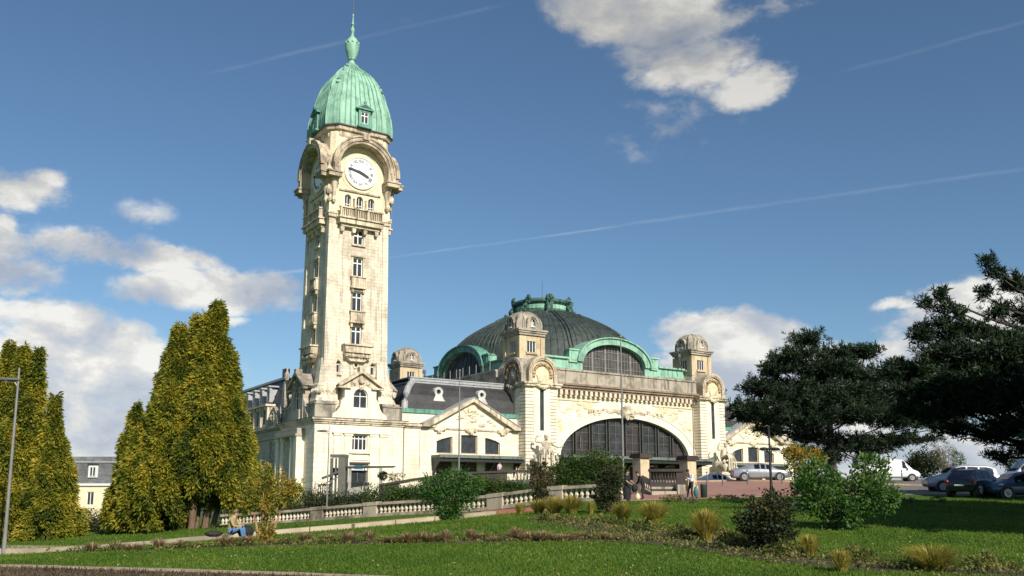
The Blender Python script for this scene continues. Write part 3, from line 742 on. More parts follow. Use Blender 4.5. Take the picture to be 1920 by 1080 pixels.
mb.build('keystone_cartouche', TOPST, hall)
for sg_ in (-1, 1):
    for j in range(3):
        mb = MB(); a = WCX + sg_ * 5.9 + (j - 1) * .8; fr.box(mb, a - .25, a + .25, 11.55, 12.0, .0, .35); fr.box(mb, a - .18, a + .18, 11.2, 11.55, .0, .25); mb.build('bracket', TOPST, hall)
mb = MB(); fr.box(mb, 71.0, 97.2, 13.5, 13.6, 0, .1); mb.build('string_course', TOPST, hall)
# cornice with its dentils, parapet
mb = MB(); fr.box(mb, 70.6, 97.4, 14.42, 14.75, -.3, .75); fr.box(mb, 70.6, 97.4, 14.75, 15.05, -.3, 1.0); fr.box(mb, 70.6, 97.4, 15.05, 15.3, -.3, 1.2)
mb.build('cornice', stone('stained_cornice', (.30, .22, .155), (.10, .075, .055), .8, .5, 0, seed=17), hall)
den0 = None
mb = MB(); fr.box(mb, 0, .46, 13.78, 14.42, -.05, .8)
for i in range(31):
    if den0 is None: den0 = mb.build('dentil', stone('stained_dentil', (.70, .60, .45), (.40, .30, .2), .7, .4, 0, seed=31), hall); o = den0
    else: o = bpy.data.objects.new('dentil', den0.data); C.objects.link(o); o.parent = hall; WL[o.name] = wl(hall)
    o.location = (70.85 + i * .86, 0, 0)
mb = MB(); fr.box(mb, 70.6, 97.4, 15.31, 17.1, -.6, .55); fr.box(mb, 70.6, 97.4, 17.1, 17.35, -.7, .7); fr.box(mb, 70.6, 97.4, 15.31, 15.6, .55, .7)
for a in np.arange(71.5, 97, 3.25): fr.box(mb, a, a + .12, 15.6, 17.1, .55, .59)
mb.build('parapet', GREYST, hall)
for s_ in (leftf(65.5), rightf(102.5)):
    s0, s1 = (-137, -104) if s_.n[0] < 0 else (104, 137)
    mb = MB(); s_.box(mb, s0, s1, 14.42, 15.3, -.3, .6); s_.box(mb, s0, s1, 15.31, 17.1, -.5, .25); s_.box(mb, s0, s1, 17.1, 17.35, -.6, .4)
    mb.build('side_parapet', GREYST, hall)
    for v in np.arange(106, 136, 1.9):
        mb = MB(); x, y, _ = s_.p(-v if s_.n[0] < 0 else v, 0, 0); mb.tube([(x, y, 17.35), (x, y, 18.7)], .07, 5); mb.build('railing_post', IRONL, hall)
# corner piers with roundels
GARL = stone('garland_stone', (.52, .38, .22), (.20, .13, .07), .8, .5, 0, seed=44)
def pier(u0, u1, side_sign):
    c = (u0 + u1) / 2
    p = MB(); f = front(97.2)
    # rusticated courses: block courses with recessed joints
    cz = 1.0; i = 0
    x = [(u0, u0 + 1.25), (u1 - 1.25, u1)]
    base = MB(); base.box(u0 + .12, u1 - .12, 97.32, 98.69, 1.0, 14.4)
    po = base.build('pier', QUOIN, hall)
    bl = None
    for (a, b) in x:
        z = 1.0
        while z < 14.3:
            if bl is None:
                m_ = MB(); m_.box(0, b - a, 97.14, 98.68, 0, .36); bl = m_.build('stone_course', CREAM, po); o = bl; base0 = bl.location.copy()
                me0 = bl.data
                # mesh is stored relative to the hall origin
            else:
                o = bpy.data.objects.new('stone_course', me0); C.objects.link(o); o.parent = po; WL[o.name] = wl(hall)
            o.location = (a, 0, z); z += .44
    m_ = MB(); f.box(m_, c - 1.34, c - .32, 1.0, 14.39, -.13, .12); f.box(m_, c + .32, c + 1.34, 1.0, 14.39, -.13, .12); f.box(m_, c - .319, c + .319, 1.0, 8.6, -.13, .05); m_.build('flat_strip', CREAM, po)
    m_ = MB(); f.box(m_, c - .3, c + .3, 8.6, 14.0, -.11, -.04); m_.build('slit_window', GLASS, po)
    m_ = MB(); f.box(m_, u0 - .35, u1 + .35, 14.42, 14.72, -1.6, .45); f.box(m_, u0 - .5, u1 + .5, 14.72, 14.95, -1.6, .6); m_.build('pier_cornice', TOPST, po)
    # roundel: arched barrel with a carved face
    for s_, cc, ln, mt in ((front(97.0), c, 3.8, TOPST), ((leftf(u0 - .1), -(97.2 + 2.6), 3.5, GREYST) if side_sign < 0 else (rightf(u1 + .1), 97.2 + 2.6, 3.5, GREYST))):
        m_ = MB(); n = 20; ro, ri, zc = 2.3, 1.75, 16.2
        s_.ring(m_, cc, zc, ri, ro, -ln, .3, 0, 180, n); s_.box(m_, cc - ro, cc - ri, 14.96, zc, -ln, .3); s_.box(m_, cc + ri, cc + ro, 14.96, zc, -ln, .3)
        s_.ring(m_, cc, zc, 1.95, 2.12, .3, .38, 0, 180, n)
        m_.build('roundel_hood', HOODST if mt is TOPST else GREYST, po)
        m_ = MB(); s_.ext(m_, [(cc - ri, 14.3), (cc + ri, 14.3)] + [(cc + ri * math.cos(PI * k / 14), zc + ri * math.sin(PI * k / 14)) for k in range(15)], -.6, 0.02)
        m_.bumpy(s_.p(cc, 15.9, .05), .95, (1, .35, 1.1) if s_.n[0] == 0 else (.35, 1, 1.1), .12, 12, 8)
        g_ = MB()
        for k in range(15):
            t = PI * (k - .5) / 13; g_.bumpy(s_.p(cc + 1.42 * math.cos(t), 16.0 + 1.45 * math.sin(t), .12), .25, (1, 1, 1), .45, 7, 5)
        g_.build('garland', GARL, po)
        for k in range(7): m_.bumpy(s_.p(cc + (k - 3) * .38, 14.75 - .28 * (3 - abs(k - 3)) * .6, .18), .27, (1, 1, 1), .4, 7, 5)
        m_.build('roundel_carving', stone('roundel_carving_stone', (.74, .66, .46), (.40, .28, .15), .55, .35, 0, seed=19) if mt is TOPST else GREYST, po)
    return po
pier(65.5, 70.7, -1); pier(97.1, 102.3, 1)
# corner turrets
def turret(cx, cy, label=None):
    t = MB(); w = 1.9
    t.loft([[(cx - a, cy - a, z), (cx + a, cy - a, z), (cx + a, cy + a, z), (cx - a, cy + a, z)] for a, z in ((2.6, 15.3), (2.55, 17.4), (2.2, 18.0), (1.95, 18.6), (1.9, 19.0))])
    to = t.build('corner_turret', GREYST, hall)
    b = MB(); bars_ = []
    sides = [Fr(cx, cy, (1, 0), (0, -1)), Fr(cx, cy, (0, -1), (-1, 0)), Fr(cx, cy, (-1, 0), (0, 1)), Fr(cx, cy, (0, 1), (1, 0))]
    for s_ in sides: s_.wall(b, rect(-1.9 if s_ in sides[::2] else -1.899, 1.9 if s_ in sides[::2] else 1.899, 19.0, 21.7), [rect(-.75, .75, 19.4, 20.9)], .3, 1.9)
    for s_ in sides:
        s_.box(b, -2.1, -1.45, 18.4, 21.5, 1.6, 2.1); s_.box(b, 1.45, 2.08, 18.4, 21.5, 1.91, 2.08)
        s_.box(b, -.95, .95, 19.1, 19.38, 1.9, 2.15)
    b.build('turret_wall', stone('turret_stone', (.60, .49, .31), (.28, .21, .13), .7, .6, 0, seed=21), to)
    for s_ in sides:
        f_ = MB(); s_.box(f_, -.75, .75, 19.4, 20.9, 1.66, 1.70); f_.build('turret_glass', GLASS, to)
        f_ = MB()
        for a in (-.75, -.29, .19, .65): s_.box(f_, a, a + .1, 19.4, 20.9, 1.71, 1.8)
        f_.build('turret_mullion', WHITE, to)
    c = MB()
    for i, (p, z0, z1) in enumerate(((2.15, 21.7, 22.0), (2.3, 22.0, 22.25), (2.45, 22.25, 22.5))): c.box(cx - p, cx + p, cy - p, cy + p, z0, z1)
    c.build('turret_cornice', GREYST, to)
    d = MB(); pr = [(2.05, 22.5), (2.05, 23.2), (1.98, 23.7), (1.8, 24.2), (1.45, 24.7), (.95, 25.05), (.4, 25.2)]
    d.loft([[(cx + x, cy + y, z) for x, y in ((-a + .3 * a, -a), (a - .3 * a, -a), (a, -a + .3 * a), (a, a - .3 * a), (a - .3 * a, a), (-a + .3 * a, a), (-a, a - .3 * a), (-a, -a + .3 * a))] for a, z in pr])
    for s_ in sides:
        for g in (-.7, .7): d.tube([s_.p(g * a, z, a + .02) for a, z in pr], .09, 5)
    d.build('turret_dome', GREYST, to, smooth=35)
    e = MB()
    for s_ in sides:
        s_.wall(e, archpoly(-.95, .95, 22.51, 23.4, None, 12), [archpoly(-.36, .36, 22.9, 23.6, None, 8)], .6, 2.2); s_.ring(e, 0, 23.4, .75, .95, 2.2, 2.32, n=12)
    e.build('dome_lucarne', GREYST, to)
    for s_ in sides:
        g = MB(); s_.box(g, -.36, .36, 22.9, 24.0, 1.97, 2.0); g.build('lucarne_glass', BLACK, to)
        g = MB(); s_.box(g, -.05, .05, 22.9, 23.9, 2.0, 2.06); s_.box(g, -.3, .3, 23.45, 23.52, 2.0, 2.06); s_.ext(g, [(-.4, 22.8), (.4, 22.8), (.3, 22.95), (-.3, 22.95)], 2.0, 2.3); g.build('lucarne_bar', WHITE, to)
    return to
for x, y in ((68.1, 101.4), (99.9, 101.4), (68.1, 137.6), (99.9, 137.6)): turret(x, y)
# floodlights standing on brackets at turrets
for x, y, z in ((95.7, 100.2, 21.3), (71.3, 137.0, 20.3)):
    mb = MB(); mb.tube([(x + .9, y, z - 2.4), (x + .3, y, z - .2), (x, y, z + .9)], .08, 5); mb.box(x - .3, x + .25, y - .2, y + .2, z + .7, z + 1.3); mb.box(x, x + .5, y - .2, y + .2, z - .2, z + .35); mb.build('floodlight', IRON, hall)
# roof deck and copper drum
mb = MB(); mb.box(66, 102, 99.2, 139, 14.42, 15.5); mb.build('roof_deck', ZINC, hall)
DXY = (14.6, 16.4)
fx, fy = HCX, HCY
drum = MB(); x0, x1, y0, y1 = 84 - 15.4, 84 + 15.4, 119.5 - 18.3, 119.5 + 18.3
faces = [(front(y0), x0 + 1.2, x1 - 1.2, 84.0), (leftf(x0), -y1 + 1.2, -y0 - 1.2, -119.5), (backf(y1), -x1 + 1.2, -x0 - 1.2, -84.0), (rightf(x1), y0 + 1.2, y1 - 1.2, 119.5)]
for s_, a0, a1, c in faces:
    # low copper wall with a wide segmental lunette
    m_ = MB(); hw, z0, rise = 5.9, 19.1, 3.0
    s_.wall(m_, [(a0, 15.5), (a1, 15.5), (a1, 19.3), (c + 8.4, 19.3), (c + 8.4, 20.6), (c + hw + .4, 20.6)] + [(c + (hw + 1.0) * math.cos(PI * k / 20), 19.3 + 3.75 * math.sin(PI * k / 20)) for k in range(2, 19)] + [(c - hw - .4, 20.6), (c - 8.4, 20.6), (c - 8.4, 19.3), (a0, 19.3)],
            [[(c - hw, 16.2), (c + hw, 16.2)] + [(c + hw * math.cos(PI * k / 20), z0 + rise * math.sin(PI * k / 20)) for k in range(21)]], 1.2, 0)
    m_.build('copper_lunette_wall', COPG, hall)
    m_ = MB()
    n = 30
    for (r1, b1, r2, b2, o0, o1) in ((hw - .05, rise - .05, hw + .9, rise + .85, .01, .3), (hw + .9, rise + .85, hw + 1.15, rise + 1.02, -7.0, .55)):
        vs = []
        for k in range(n + 1):
            t = PI * k / n; cc, q = math.cos(t), math.sin(t)
            vs += [s_.p(c + r1 * cc, z0 + b1 * q, o0), s_.p(c + r2 * cc, z0 + b2 * q, o0), s_.p(c + r2 * cc, z0 + b2 * q, o1), s_.p(c + r1 * cc, z0 + b1 * q, o1)]
        fs = [(0, 1, 2, 3), tuple(4 * n + i for i in (3, 2, 1, 0))]
        for k in range(n):
            for i in range(4): fs.append((4 * k + i, 4 * k + (i + 1) % 4, 4 * k + 4 + (i + 1) % 4, 4 * k + 4 + i))
        m_.add(vs, fs)
    for sg_ in (-1, 1):
        aa, ab = sorted((c + sg_ * 6.7, c + sg_ * 8.5)); s_.box(m_, aa, ab, 20.6, 20.82, -.9, .4); s_.box(m_, aa + .1, ab - .1, 18.9, 20.6, .01, .25); s_.box(m_, aa + .45, ab - .45, 19.2, 20.3, .25, .32)
        aa, ab = sorted((c + sg_ * 8.5, (a1 if sg_ > 0 else a0))); s_.box(m_, aa, ab, 19.3, 19.55, -1.0, .35); s_.box(m_, aa, ab, 17.9, 18.05, 0, .25)
    m_.build('copper_arch_band', COPG if s_.n[0] == 0 else COPG2, hall)  # side bands get the copper with shade painted in
    g = MB(); g.add([s_.p(a, z, -.7) for a, z in [(c - hw, 16.2), (c + hw, 16.2)] + [(c + hw * math.cos(PI * k / 20), z0 + rise * math.sin(PI * k / 20)) for k in range(21)]], [tuple(range(23))])
    go = g.build('lunette_glass', glass('lunette_glass_mat', (.10, .095, .085), .35), hall)
    b = MB()
    for i in range(-10, 11):
        a = i * .6; zt = z0 + rise * math.sqrt(max(0, 1 - (a / hw) ** 2)); w_ = .16 if i % 4 == 2 or i % 4 == -2 else .035
        s_.box(b, c + a - w_, c + a + w_, 16.2, zt, -.69, -.6)
    for z in (18.6, 19.9, 21.0):
        hw2 = hw * math.sqrt(1 - (max(0, z - z0) / rise) ** 2); s_.box(b, c - hw2, c + hw2, z - .04, z + .04, -.69, -.61)
    b.build('lunette_bar', plain('lunette_bar_mat', (.20, .19, .17), .5), go)
m_ = MB(); m_.box(x0 + 1.2, x1 - 1.2, y0 + 1.2, y1 - 1.2, 15.5, 19.2); m_.build('drum_deck', COPD, hall)
PROD = [(1.08, 17.5), (1.075, 19.2), (1.05, 21.0), (1.01, 22.8), (.95, 24.2), (.86, 25.4), (.765, 26.35), (.665, 27.2), (.56, 28.0), (.465, 28.65), (.37, 29.2), (.31, 29.5)]
def dome_pt(t, f, z, k=0.0):
    # squarish plan low down, round at the top
    p = 2.0
    c, s_ = math.cos(t), math.sin(t)
    rr = 1 / ((abs(c) ** p + abs(s_) ** p) ** (1 / p))
    return (HCX + (DXY[0] - .3) * f * rr * c + k * c, HCY + (DXY[1] - .3) * f * rr * s_ + k * s_, z + k * .4)
mb = MB(); n = 96
mb.loft([[dome_pt(2 * PI * j / n, f, z) for j in range(n)] for f, z in PROD]); hd = mb.build('dome', COPD, hall, smooth=30)
mb = MB()
for j in range(96):
    if j % 12 == 6: continue
    mb.tube([dome_pt(2 * PI * j / n, f, z, .03) for f, z in (PROD[1:] if j % 2 == 0 else PROD[1:9])], .06, 4)
for zi in (3, 5, 7): 
    f, z = PROD[zi]; ring = [dome_pt(2 * PI * j / 48, f, z, .02) for j in range(49)]; mb.tube(ring, .05, 4)
mb.build('dome_seam', COPD, hd)
for j in range(8):
    t = PI / 8 + j * PI / 4
    mb = MB()
    for dt in (-.018, .018): mb.tube([dome_pt(t + dt / max(.35, f), f, z, .08) for f, z in PROD[1:]], .16, 6)
    mb.build('dome_rib', COPD, hd)
# lantern ring with shell ornaments
mb = MB()
LR = [(5.0, 28.9), (4.9, 29.4), (4.45, 29.8), (4.35, 30.7), (4.5, 30.85), (4.8, 31.1), (4.85, 31.3), (4.7, 31.6), (4.2, 31.75), (2, 31.9), (.2, 32.0)]
mb.lathe(HCX, HCY, LR, 40); lan = mb.build('lantern', COPM, hall)
mb = MB(); mb.lathe(HCX, HCY, [(4.42, 29.95), (4.5, 30.05), (4.5, 30.6), (4.42, 30.7)], 40); mb.build('lantern_band', COPG, lan)
for j in range(8):
    t = PI / 8 + j * PI / 4
    mb = MB()
    for (r, z, s1, k) in ((4.95, 31.75, .5, 4), (4.9, 31.2, .45, 3), (4.9, 30.4, .5, 4), (5.3, 29.7, .6, 5), (6.1, 29.1, .45, 4), (6.9, 28.6, .35, 2)):
        for q in range(k):
            tt = t + random.uniform(-.13, .13); mb.bumpy((HCX + r * math.cos(tt), HCY + r * math.sin(tt), z + random.uniform(-.25, .25)), s1 * random.uniform(.5, .9), (.8, .8, 1), .4, 8, 6)
    mb.build('shell_ornament', COPM, lan)
for j in range(5):
    t = 2.6 + j * .18; mb = MB(); mb.bumpy((HCX + (7.4 + j * .2) * math.cos(PI + .35 + j * .02) , HCY + 3 - j, 28.2), .4); mb.build('ornament', COPM, lan)
mb = MB(); mb.tube([(HCX, HCY, 31.8), (HCX, HCY, 35.5)], .04, 5); mb.build('lightning_rod', IRON, lan)
# awning over the main doors
def awning(parent, u0, u1, y0, y1, z, end_right=True):
    m_ = MB(); m_.box(u0, u1, y0, y1, z, z + .14); m_.box(u0 - .12, u1 + .12, y0 - .12, y0 + .1, z - .04, z + .34); m_.box(u0 - .12, u0 + .1, y0 + .1, y1, z - .04, z + .3); m_.box(u1 - .1, u1 + .12, y0 + .1, y1, z - .04, z + .3)
    o = m_.build('awning', copper('awning_copper', (.15, .18, .14), (.05, .055, .05), .9), parent)
    m_ = MB(); m_.box(u0 + .02, u1 - .02, y0 + .12, y1, z - .5, z - .02); m_.build('awning_soffit', BLACK, o)
    k = 0
    for x in np.linspace(u0 + .15, u1 - .15, max(2, int((u1 - u0) / 3.1) + 1)):
        m_ = MB(); s_ = rightf(x)
        s_.ext(m_, [(y1, z - 2.2), (y1 - .25, z - 2.2), (y1 - .5, z - 1.5), (y1 - 1.3, z - .85), (y0 + .2, z - .35), (y0 + .2, z - .05), (y1, z - .05)], -.08, .08); m_.build('awning_bracket', BLACK, o)
        k += 1
    return o
awning(hall, 69.4, 96.2, 94.0, 98.2, 5.05)
# ================================================================ the two wings beside the hall
OCU = stone('pale_zinc_oculus', (.60, .59, .56), (.28, .27, .25), .7, .5, 0, seed=51)
def wing(u0, u1, mirror, label):
    """low wing with a pedimented bay; built for the left side, mirrored about u=84 for the right"""
    M = (lambda x: 168.0 - x) if mirror else (lambda x: x)
    t = thing('station_wing', label, 'station wing', (M((u0 + u1) / 2), 98.7, 2))
    def B(mb, a0, a1, z0, z1, o0, o1, y=98.7):
        x0, x1 = sorted((M(a0), M(a1))); front(y).box(mb, x0, x1, z0, z1, o0, o1)
    fr_ = front(98.7)
    P = lambda poly: [(M(a), z) for a, z in poly]
    wins = [(53.25, 55.5, [(53.25, 5.3), (55.5, 5.3), (55.5, 7.45), (54.8, 7.32), (54.0, 7.1), (53.25, 6.8)]),
            (56.75, 59.15, [(56.75, 5.3), (59.15, 5.3), (59.15, 7.68), (58.0, 7.74), (56.75, 7.68)]),
            (60.3, 62.55, [(60.3, 5.3), (62.55, 5.3), (62.55, 6.85), (61.9, 7.12), (61.1, 7.34), (60.3, 7.48)])]
    doors = [(53.25, 55.5), (56.75, 59.15), (60.3, 62.55)]
    m_ = MB(); fr_.wall(m_, rect(min(M(u0), M(u1)), max(M(u0), M(u1)), -2, 8.3), [P(w[2]) for w in wins] + [P(rect(a, b, 1.9, 4.35)) for a, b in doors], .4)
    m_.build('wall', CREAMB, t)
    m_ = MB(); B(m_, u0, u1, 8.3, 8.5, -.3, .15); B(m_, u0, 53.0, 8.5, 8.8, -.3, .38); B(m_, 63.0, u1, 8.5, 8.8, -.3, .38); m_.build('cornice', TOPST, t)
    m_ = MB(); B(m_, u0, 53.0, 8.801, 8.86, -.3, .42); B(m_, 63.0, u1, 8.801, 8.86, -.3, .42); m_.build('lead_flashing', IRON, t)
    m_ = MB(); B(m_, u0, u1, 8.5, 10.2, -1.2, -.3); m_.build('attic_wall', CREAM, t)
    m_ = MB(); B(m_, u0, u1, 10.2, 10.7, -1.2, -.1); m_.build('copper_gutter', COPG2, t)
    for a in (50.9,):
        m_ = MB(); B(m_, a - .05, a + .05, 1.5, 8.3, 0, .06); m_.build('pilaster_joint', TOPST, t)
    # windows under the pediment
    for a0, a1, poly in wins:
        pp = P(poly); f = MB(); g = MB()
        g.add([fr_.p(a, z, -.3) for a, z in pp], [tuple(range(len(pp)))])
        n = len(pp); cx_ = sum(p[0] for p in pp) / n; cz_ = sum(p[1] for p in pp) / n
        inn = [(cx_ + (a - cx_) * .9, cz_ + (z - cz_) * .9) for a, z in pp]
        f.add([fr_.p(a, z, -.24) for a, z in pp] + [fr_.p(a, z, -.24) for a, z in inn], [(i, (i + 1) % n, n + (i + 1) % n, n + i) for i in range(n)])
        fo = f.build('window', QUOIN, t); g.build('pane', GLASS, fo)
    for a0, a1 in doors:
        m_ = MB(); B(m_, a0, a1, 1.9, 4.35, -.36, -.3); d_ = m_.build('door', DKWOOD, t)
        m_ = MB()
        for i in range(5): B(m_, a0 + .1, a1 - .1, 2.2 + i * .42, 2.25 + i * .42, -.3, -.26)
        m_.build('door_rail', plain('worn_door_edge', (.20, .13, .09), .6), d_)
    # pediment
    m_ = MB(); fr_.ext(m_, P([(51.8, 8.5), (64.6, 8.5), (58.2, 12.0)]), -.28, .12); m_.build('tympanum', CREAM, t)
    m_ = MB()
    fr_.ext(m_, P([(51.0, 8.52), (51.9, 8.52), (58.2, 11.95), (58.2, 12.45), (51.0, 8.85)]), -.28, .75)
    fr_.ext(m_, P([(65.35, 8.52), (64.5, 8.52), (58.2, 11.95), (58.2, 12.45), (65.35, 8.85)]), -.28, .75)
    m_.build('raking_cornice', TOPST, t)
    m_ = MB()
    fr_.ext(m_, P([(51.0, 8.86), (58.2, 12.46), (58.2, 12.56), (51.0, 8.96)]), -2.4, .85); fr_.ext(m_, P([(65.35, 8.86), (58.2, 12.46), (58.2, 12.56), (65.35, 8.96)]), -2.4, .85); m_.build('pediment_roof', ZINC, t)
    m_ = MB()
    for k in range(40):
        a = 58.2 + random.gauss(0, 1.9); z = 9.0 + random.random() * 2.4
        if z < 11.9 - abs(a - 58.2) * .56 - .5: m_.bumpy(fr_.p(M(a), z, .1), random.uniform(.14, .36), (1.4, .7, .9), .35, 7, 5)
    m_.bumpy(fr_.p(M(58.2), 10.9, .2), .62, (1.2, .5, .9), .25)
    for a in (53.6, 58.1, 62.9):
        m_.bumpy(fr_.p(M(a), 8.25, .15), .45, (1.1, .7, 1), .3); m_.bumpy(fr_.p(M(a - .6), 8.4, .12), .3); m_.bumpy(fr_.p(M(a + .6), 8.4, .12), .3)
    tag(m_.build('pediment_carving', stone('pediment_carving_stone', (.76, .66, .48), (.46, .34, .20), .6, .4, 0, seed=23), t), kind='stuff')
    # curved slate mansard
    prof = [(99.75, 10.7), (99.85, 11.6), (100.15, 12.6), (100.7, 13.5), (101.5, 14.15), (102.2, 14.45)]
    m_ = MB()
    hip = [(0.0, .0), (.1, .0), (.4, .0), (.95, 0), (1.7, 0), (2.4, 0)]
    rings = []
    for (y, z), (h, _) in zip(prof, hip):
        xa = u0 + .9 + h; xb = u1
        rings.append([(M(xa), y, z), (M(xb), y, z)])
    for i in range(len(rings) - 1): m_.add(rings[i] + rings[i + 1], [(0, 1, 3, 2)])
    for i in range(len(rings) - 1):
        a, b = rings[i][0], rings[i + 1][0]; m_.add([a, b, (b[0], 112, b[2]), (a[0], 112, a[2])], [(0, 1, 2, 3)])
    m_.build('slate_mansard', SLATE, t)
    m_ = MB(); m_.tube([r_[0] for r_ in rings], .42, 8); m_.build('hip_band', ZINC, t)
    m_ = MB(); x0, x1 = sorted((M(u0 + 2.8), M(u1))); m_.box(x0, x1, 101.9, 112, 14.35, 14.6); m_.box(x0 - .15, x1, 101.8, 102.3, 14.6, 14.95); m_.box(x0 - .15, x1, 101.7, 112, 14.95, 15.1); m_.build('roof_crest', ZINC, t)
    for a in (54.2, 60.6):
        m_ = MB(); s_ = front(100.4)
        s_.ring(m_, M(a), 13.15, .30, .62, -.6, .35, 0, 360, 18); s_.ext(m_, [(M(a) - .75, 12.1), (M(a) + .75, 12.1), (M(a) + .42, 12.75), (M(a) - .42, 12.75)], -.3, .4)
        m_.box(M(a) - .8, M(a) + .8, 99.9, 100.4, 11.95, 12.12); oo = m_.build('oculus_dormer', OCU, t)
        m_ = MB(); s_.ring(m_, M(a), 13.15, 0, .30, 0, .05, 0, 360, 16); m_.build('pane', BLACK, oo)
    m_ = MB(); B(m_, u0, u1, 3, 8.29, -14, -13.5); m_.build('back_wall', SHADEST, t)
    aw0, aw1 = sorted((M(52.6), M(64.8)))
    awning(t, aw0, aw1, 96.4, 98.6, 4.75)
    m_ = MB(); x, = (M(48.62),); m_.tube([(x, 98.55, 8.3), (x, 98.55, 1)], .07, 6); m_.build('downpipe', IRON, t)
    return t
wing(48.35, 65.45, False, 'low cream wing with carved pediment and slate mansard, between the clock tower and the hall')
wing(48.35, 65.45, True, 'low cream wing with carved pediment partly behind the dark pine, right of the hall')

# ================================================================ side range running back behind the tower
sr = thing('side_range', 'long shaded side building with slate mansard and stone dormers, running back left of the tower', 'building', (40, 128, 0))
lf = leftf(37.1)
mb = MB(); holes = []
wv = [112.9, 118.6, 123.5, 128.0, 132.5, 137, 141.5]
for v in wv: holes.append(rect(-v - .6, -v + .6, 4.7, 6.9)); holes.append(rect(-v - .8, -v + .8, .2, 3.6))
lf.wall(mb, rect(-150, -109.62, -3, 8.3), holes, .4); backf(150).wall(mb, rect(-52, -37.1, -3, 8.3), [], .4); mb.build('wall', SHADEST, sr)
for v in wv:
    window(sr, lf, -v - .6, -v + .6, 4.7, 6.9, -.25, 2, (6.2,)); window(sr, lf, -v - .8, -v + .8, .2, 3.6, -.25, 2, (2.8,), fm=DKWOOD)
    mb = MB(); lf.box(mb, -v - .85, -v + .85, 4.4, 4.65, 0, .25); lf.box(mb, -v - 1.05, -v + 1.05, 3.7, 3.95, 0, .3); mb.build('window_sill', SHADEST, sr)
mb = MB(); lf.box(mb, -150, -109.65, 8.3, 8.5, -.3, .2); lf.box(mb, -150, -109.65, 8.5, 8.9, -.3, .45); lf.box(mb, -150, -109.65, 7.2, 7.4, 0, .18); mb.build('cornice', SHADEST, sr)
mb = MB()
RP = [(37.5, 8.9), (37.9, 11.0), (38.5, 13.5), (39.3, 15.4)]
y0, y1 = 111.5, 149
hipy = [0, .5, 1.4, 2.6]
for i in range(3):
    (xa, za), (xb, zb) = RP[i], RP[i + 1]; ha, hb = hipy[i], hipy[i + 1]
    mb.add([(xa, y0 + ha, za), (xa, y1, za), (xb, y1, zb), (xb, y0 + hb, zb)], [(0, 1, 2, 3)])
    mb.add([(xa, y0 + ha, za), (xb, y0 + hb, zb), (51, y0 + hb, zb), (51, y0 + ha, za)], [(0, 1, 2, 3)])
mb.add([(39.3, y0 + 2.6, 15.4), (39.3, y1, 15.4), (45, y1, 16.5), (45, y0 + 6, 16.5)], [(0, 1, 2, 3)]); mb.add([(39.3, y0 + 2.6, 15.4), (45, y0 + 6, 16.5), (51, y0 + 2.6, 15.4)], [(0, 1, 2)])
mb.build('mansard_roof', slate('blue_slate', (.045, .055, .070)), sr)
mb = MB(); mb.box(39.0, 39.5, y0 + 2.4, y1, 15.3, 15.6); mb.tube([(x, y0 + h, z) for (x, z), h in zip(RP, hipy)], .22, 6); mb.build('lead_ridge', ZINC, sr)
for v in (115.8, 118.6, 121.4, 124.2, 127.0, 129.8, 132.6):
    mb = MB(); lf.wall(mb, rect(-v - 1.2, -v + 1.2, 8.9, 11.6), [rect(-v - .7, -v + .7, 9.2, 11.2)], .3, .2)
    lf.box(mb, -v - 1.2, -v - 1.1, 8.9, 11.6, -1.4, -.1); lf.box(mb, -v + 1.1, -v + 1.2, 8.9, 11.6, -1.4, -.1); lf.box(mb, -v - 1.4, -v + 1.4, 11.6, 11.9, -1.6, .5)
    lf.box(mb, -v - 1.3, -v - .8, 8.9, 11.59, .2, .42)
    d_ = mb.build('stone_dormer', TOPST, sr); window(d_, lf, -v - .7, -v + .7, 9.2, 11.2, .05, 2, (10.5,), fm=ZINC, sub=False)
for v in (116.8, 119.9, 123.0, 126.1, 129.2, 132.3):
    mb = MB(); lf.wall(mb, archpoly(-v - .6, -v + .6, 12.3, 14.0, .35), [rect(-v - .4, -v + .4, 12.5, 13.9)], .2, -.55)
    lf.box(mb, -v - .6, -v - .52, 12.3, 14.0, -2.2, -.75); lf.box(mb, -v + .52, -v + .6, 12.3, 14.0, -2.2, -.75); lf.box(mb, -v - .75, -v + .75, 14.3, 14.5, -2.2, -.35)
    d_ = mb.build('zinc_dormer', ZINC, sr); window(d_, lf, -v - .4, -v + .4, 12.5, 13.9, -.65, 2, (), fm=ZINC, sub=False)
mb = MB(); s_ = lf; s_.wall(mb, [(-113.9, 8.92), (-110.2, 8.92), (-110.2, 9.4), (-110.8, 10.6), (-111.9, 11.3), (-113.0, 10.8), (-113.9, 9.8)], [], .5, .3); s_.ring(mb, -112.0, 9.9, .5, .75, .3, .45, 0, 360, 14); mb.bumpy(s_.p(-112, 9.9, .3), .45); mb.build('scroll_gable', GREYST, sr)
mb = MB(); mb.lathe(37.6, 108.9 + 0, [(.5, 10.9), (.45, 12.6)], 6); 
mb = MB(); mb.lathe(38.2, 111.2, [(.35, 14.2), (.4, 14.4), (.2, 14.6), (.3, 15.0), (.34, 15.5), (.15, 15.8), (.1, 16.3)], 8); mb.box(37.8, 38.6, 110.8, 111.6, 11, 14.2); mb.build('stone_pinnacle', GREYST, sr)
mb = MB(); mb.box(40.2, 40.9, 118, 119, 15.6, 17.2); mb.build('chimney', IRON, sr)
mb = MB(); mb.tube([(39.4, 140, 15.6), (39.4, 140, 19.6)], .04, 4); mb.tube([(39.4, 140.8, 18.0), (38.9, 138.0, 17.5)], .04, 4)
for i in range(5): mb.tube([(39.2, 140.5 - i * .5, 18.1 - i * .1), (38.5, 140.5 - i * .5, 17.7 - i * .1)], .025, 4)
mb.build('television_aerial', IRON, sr)
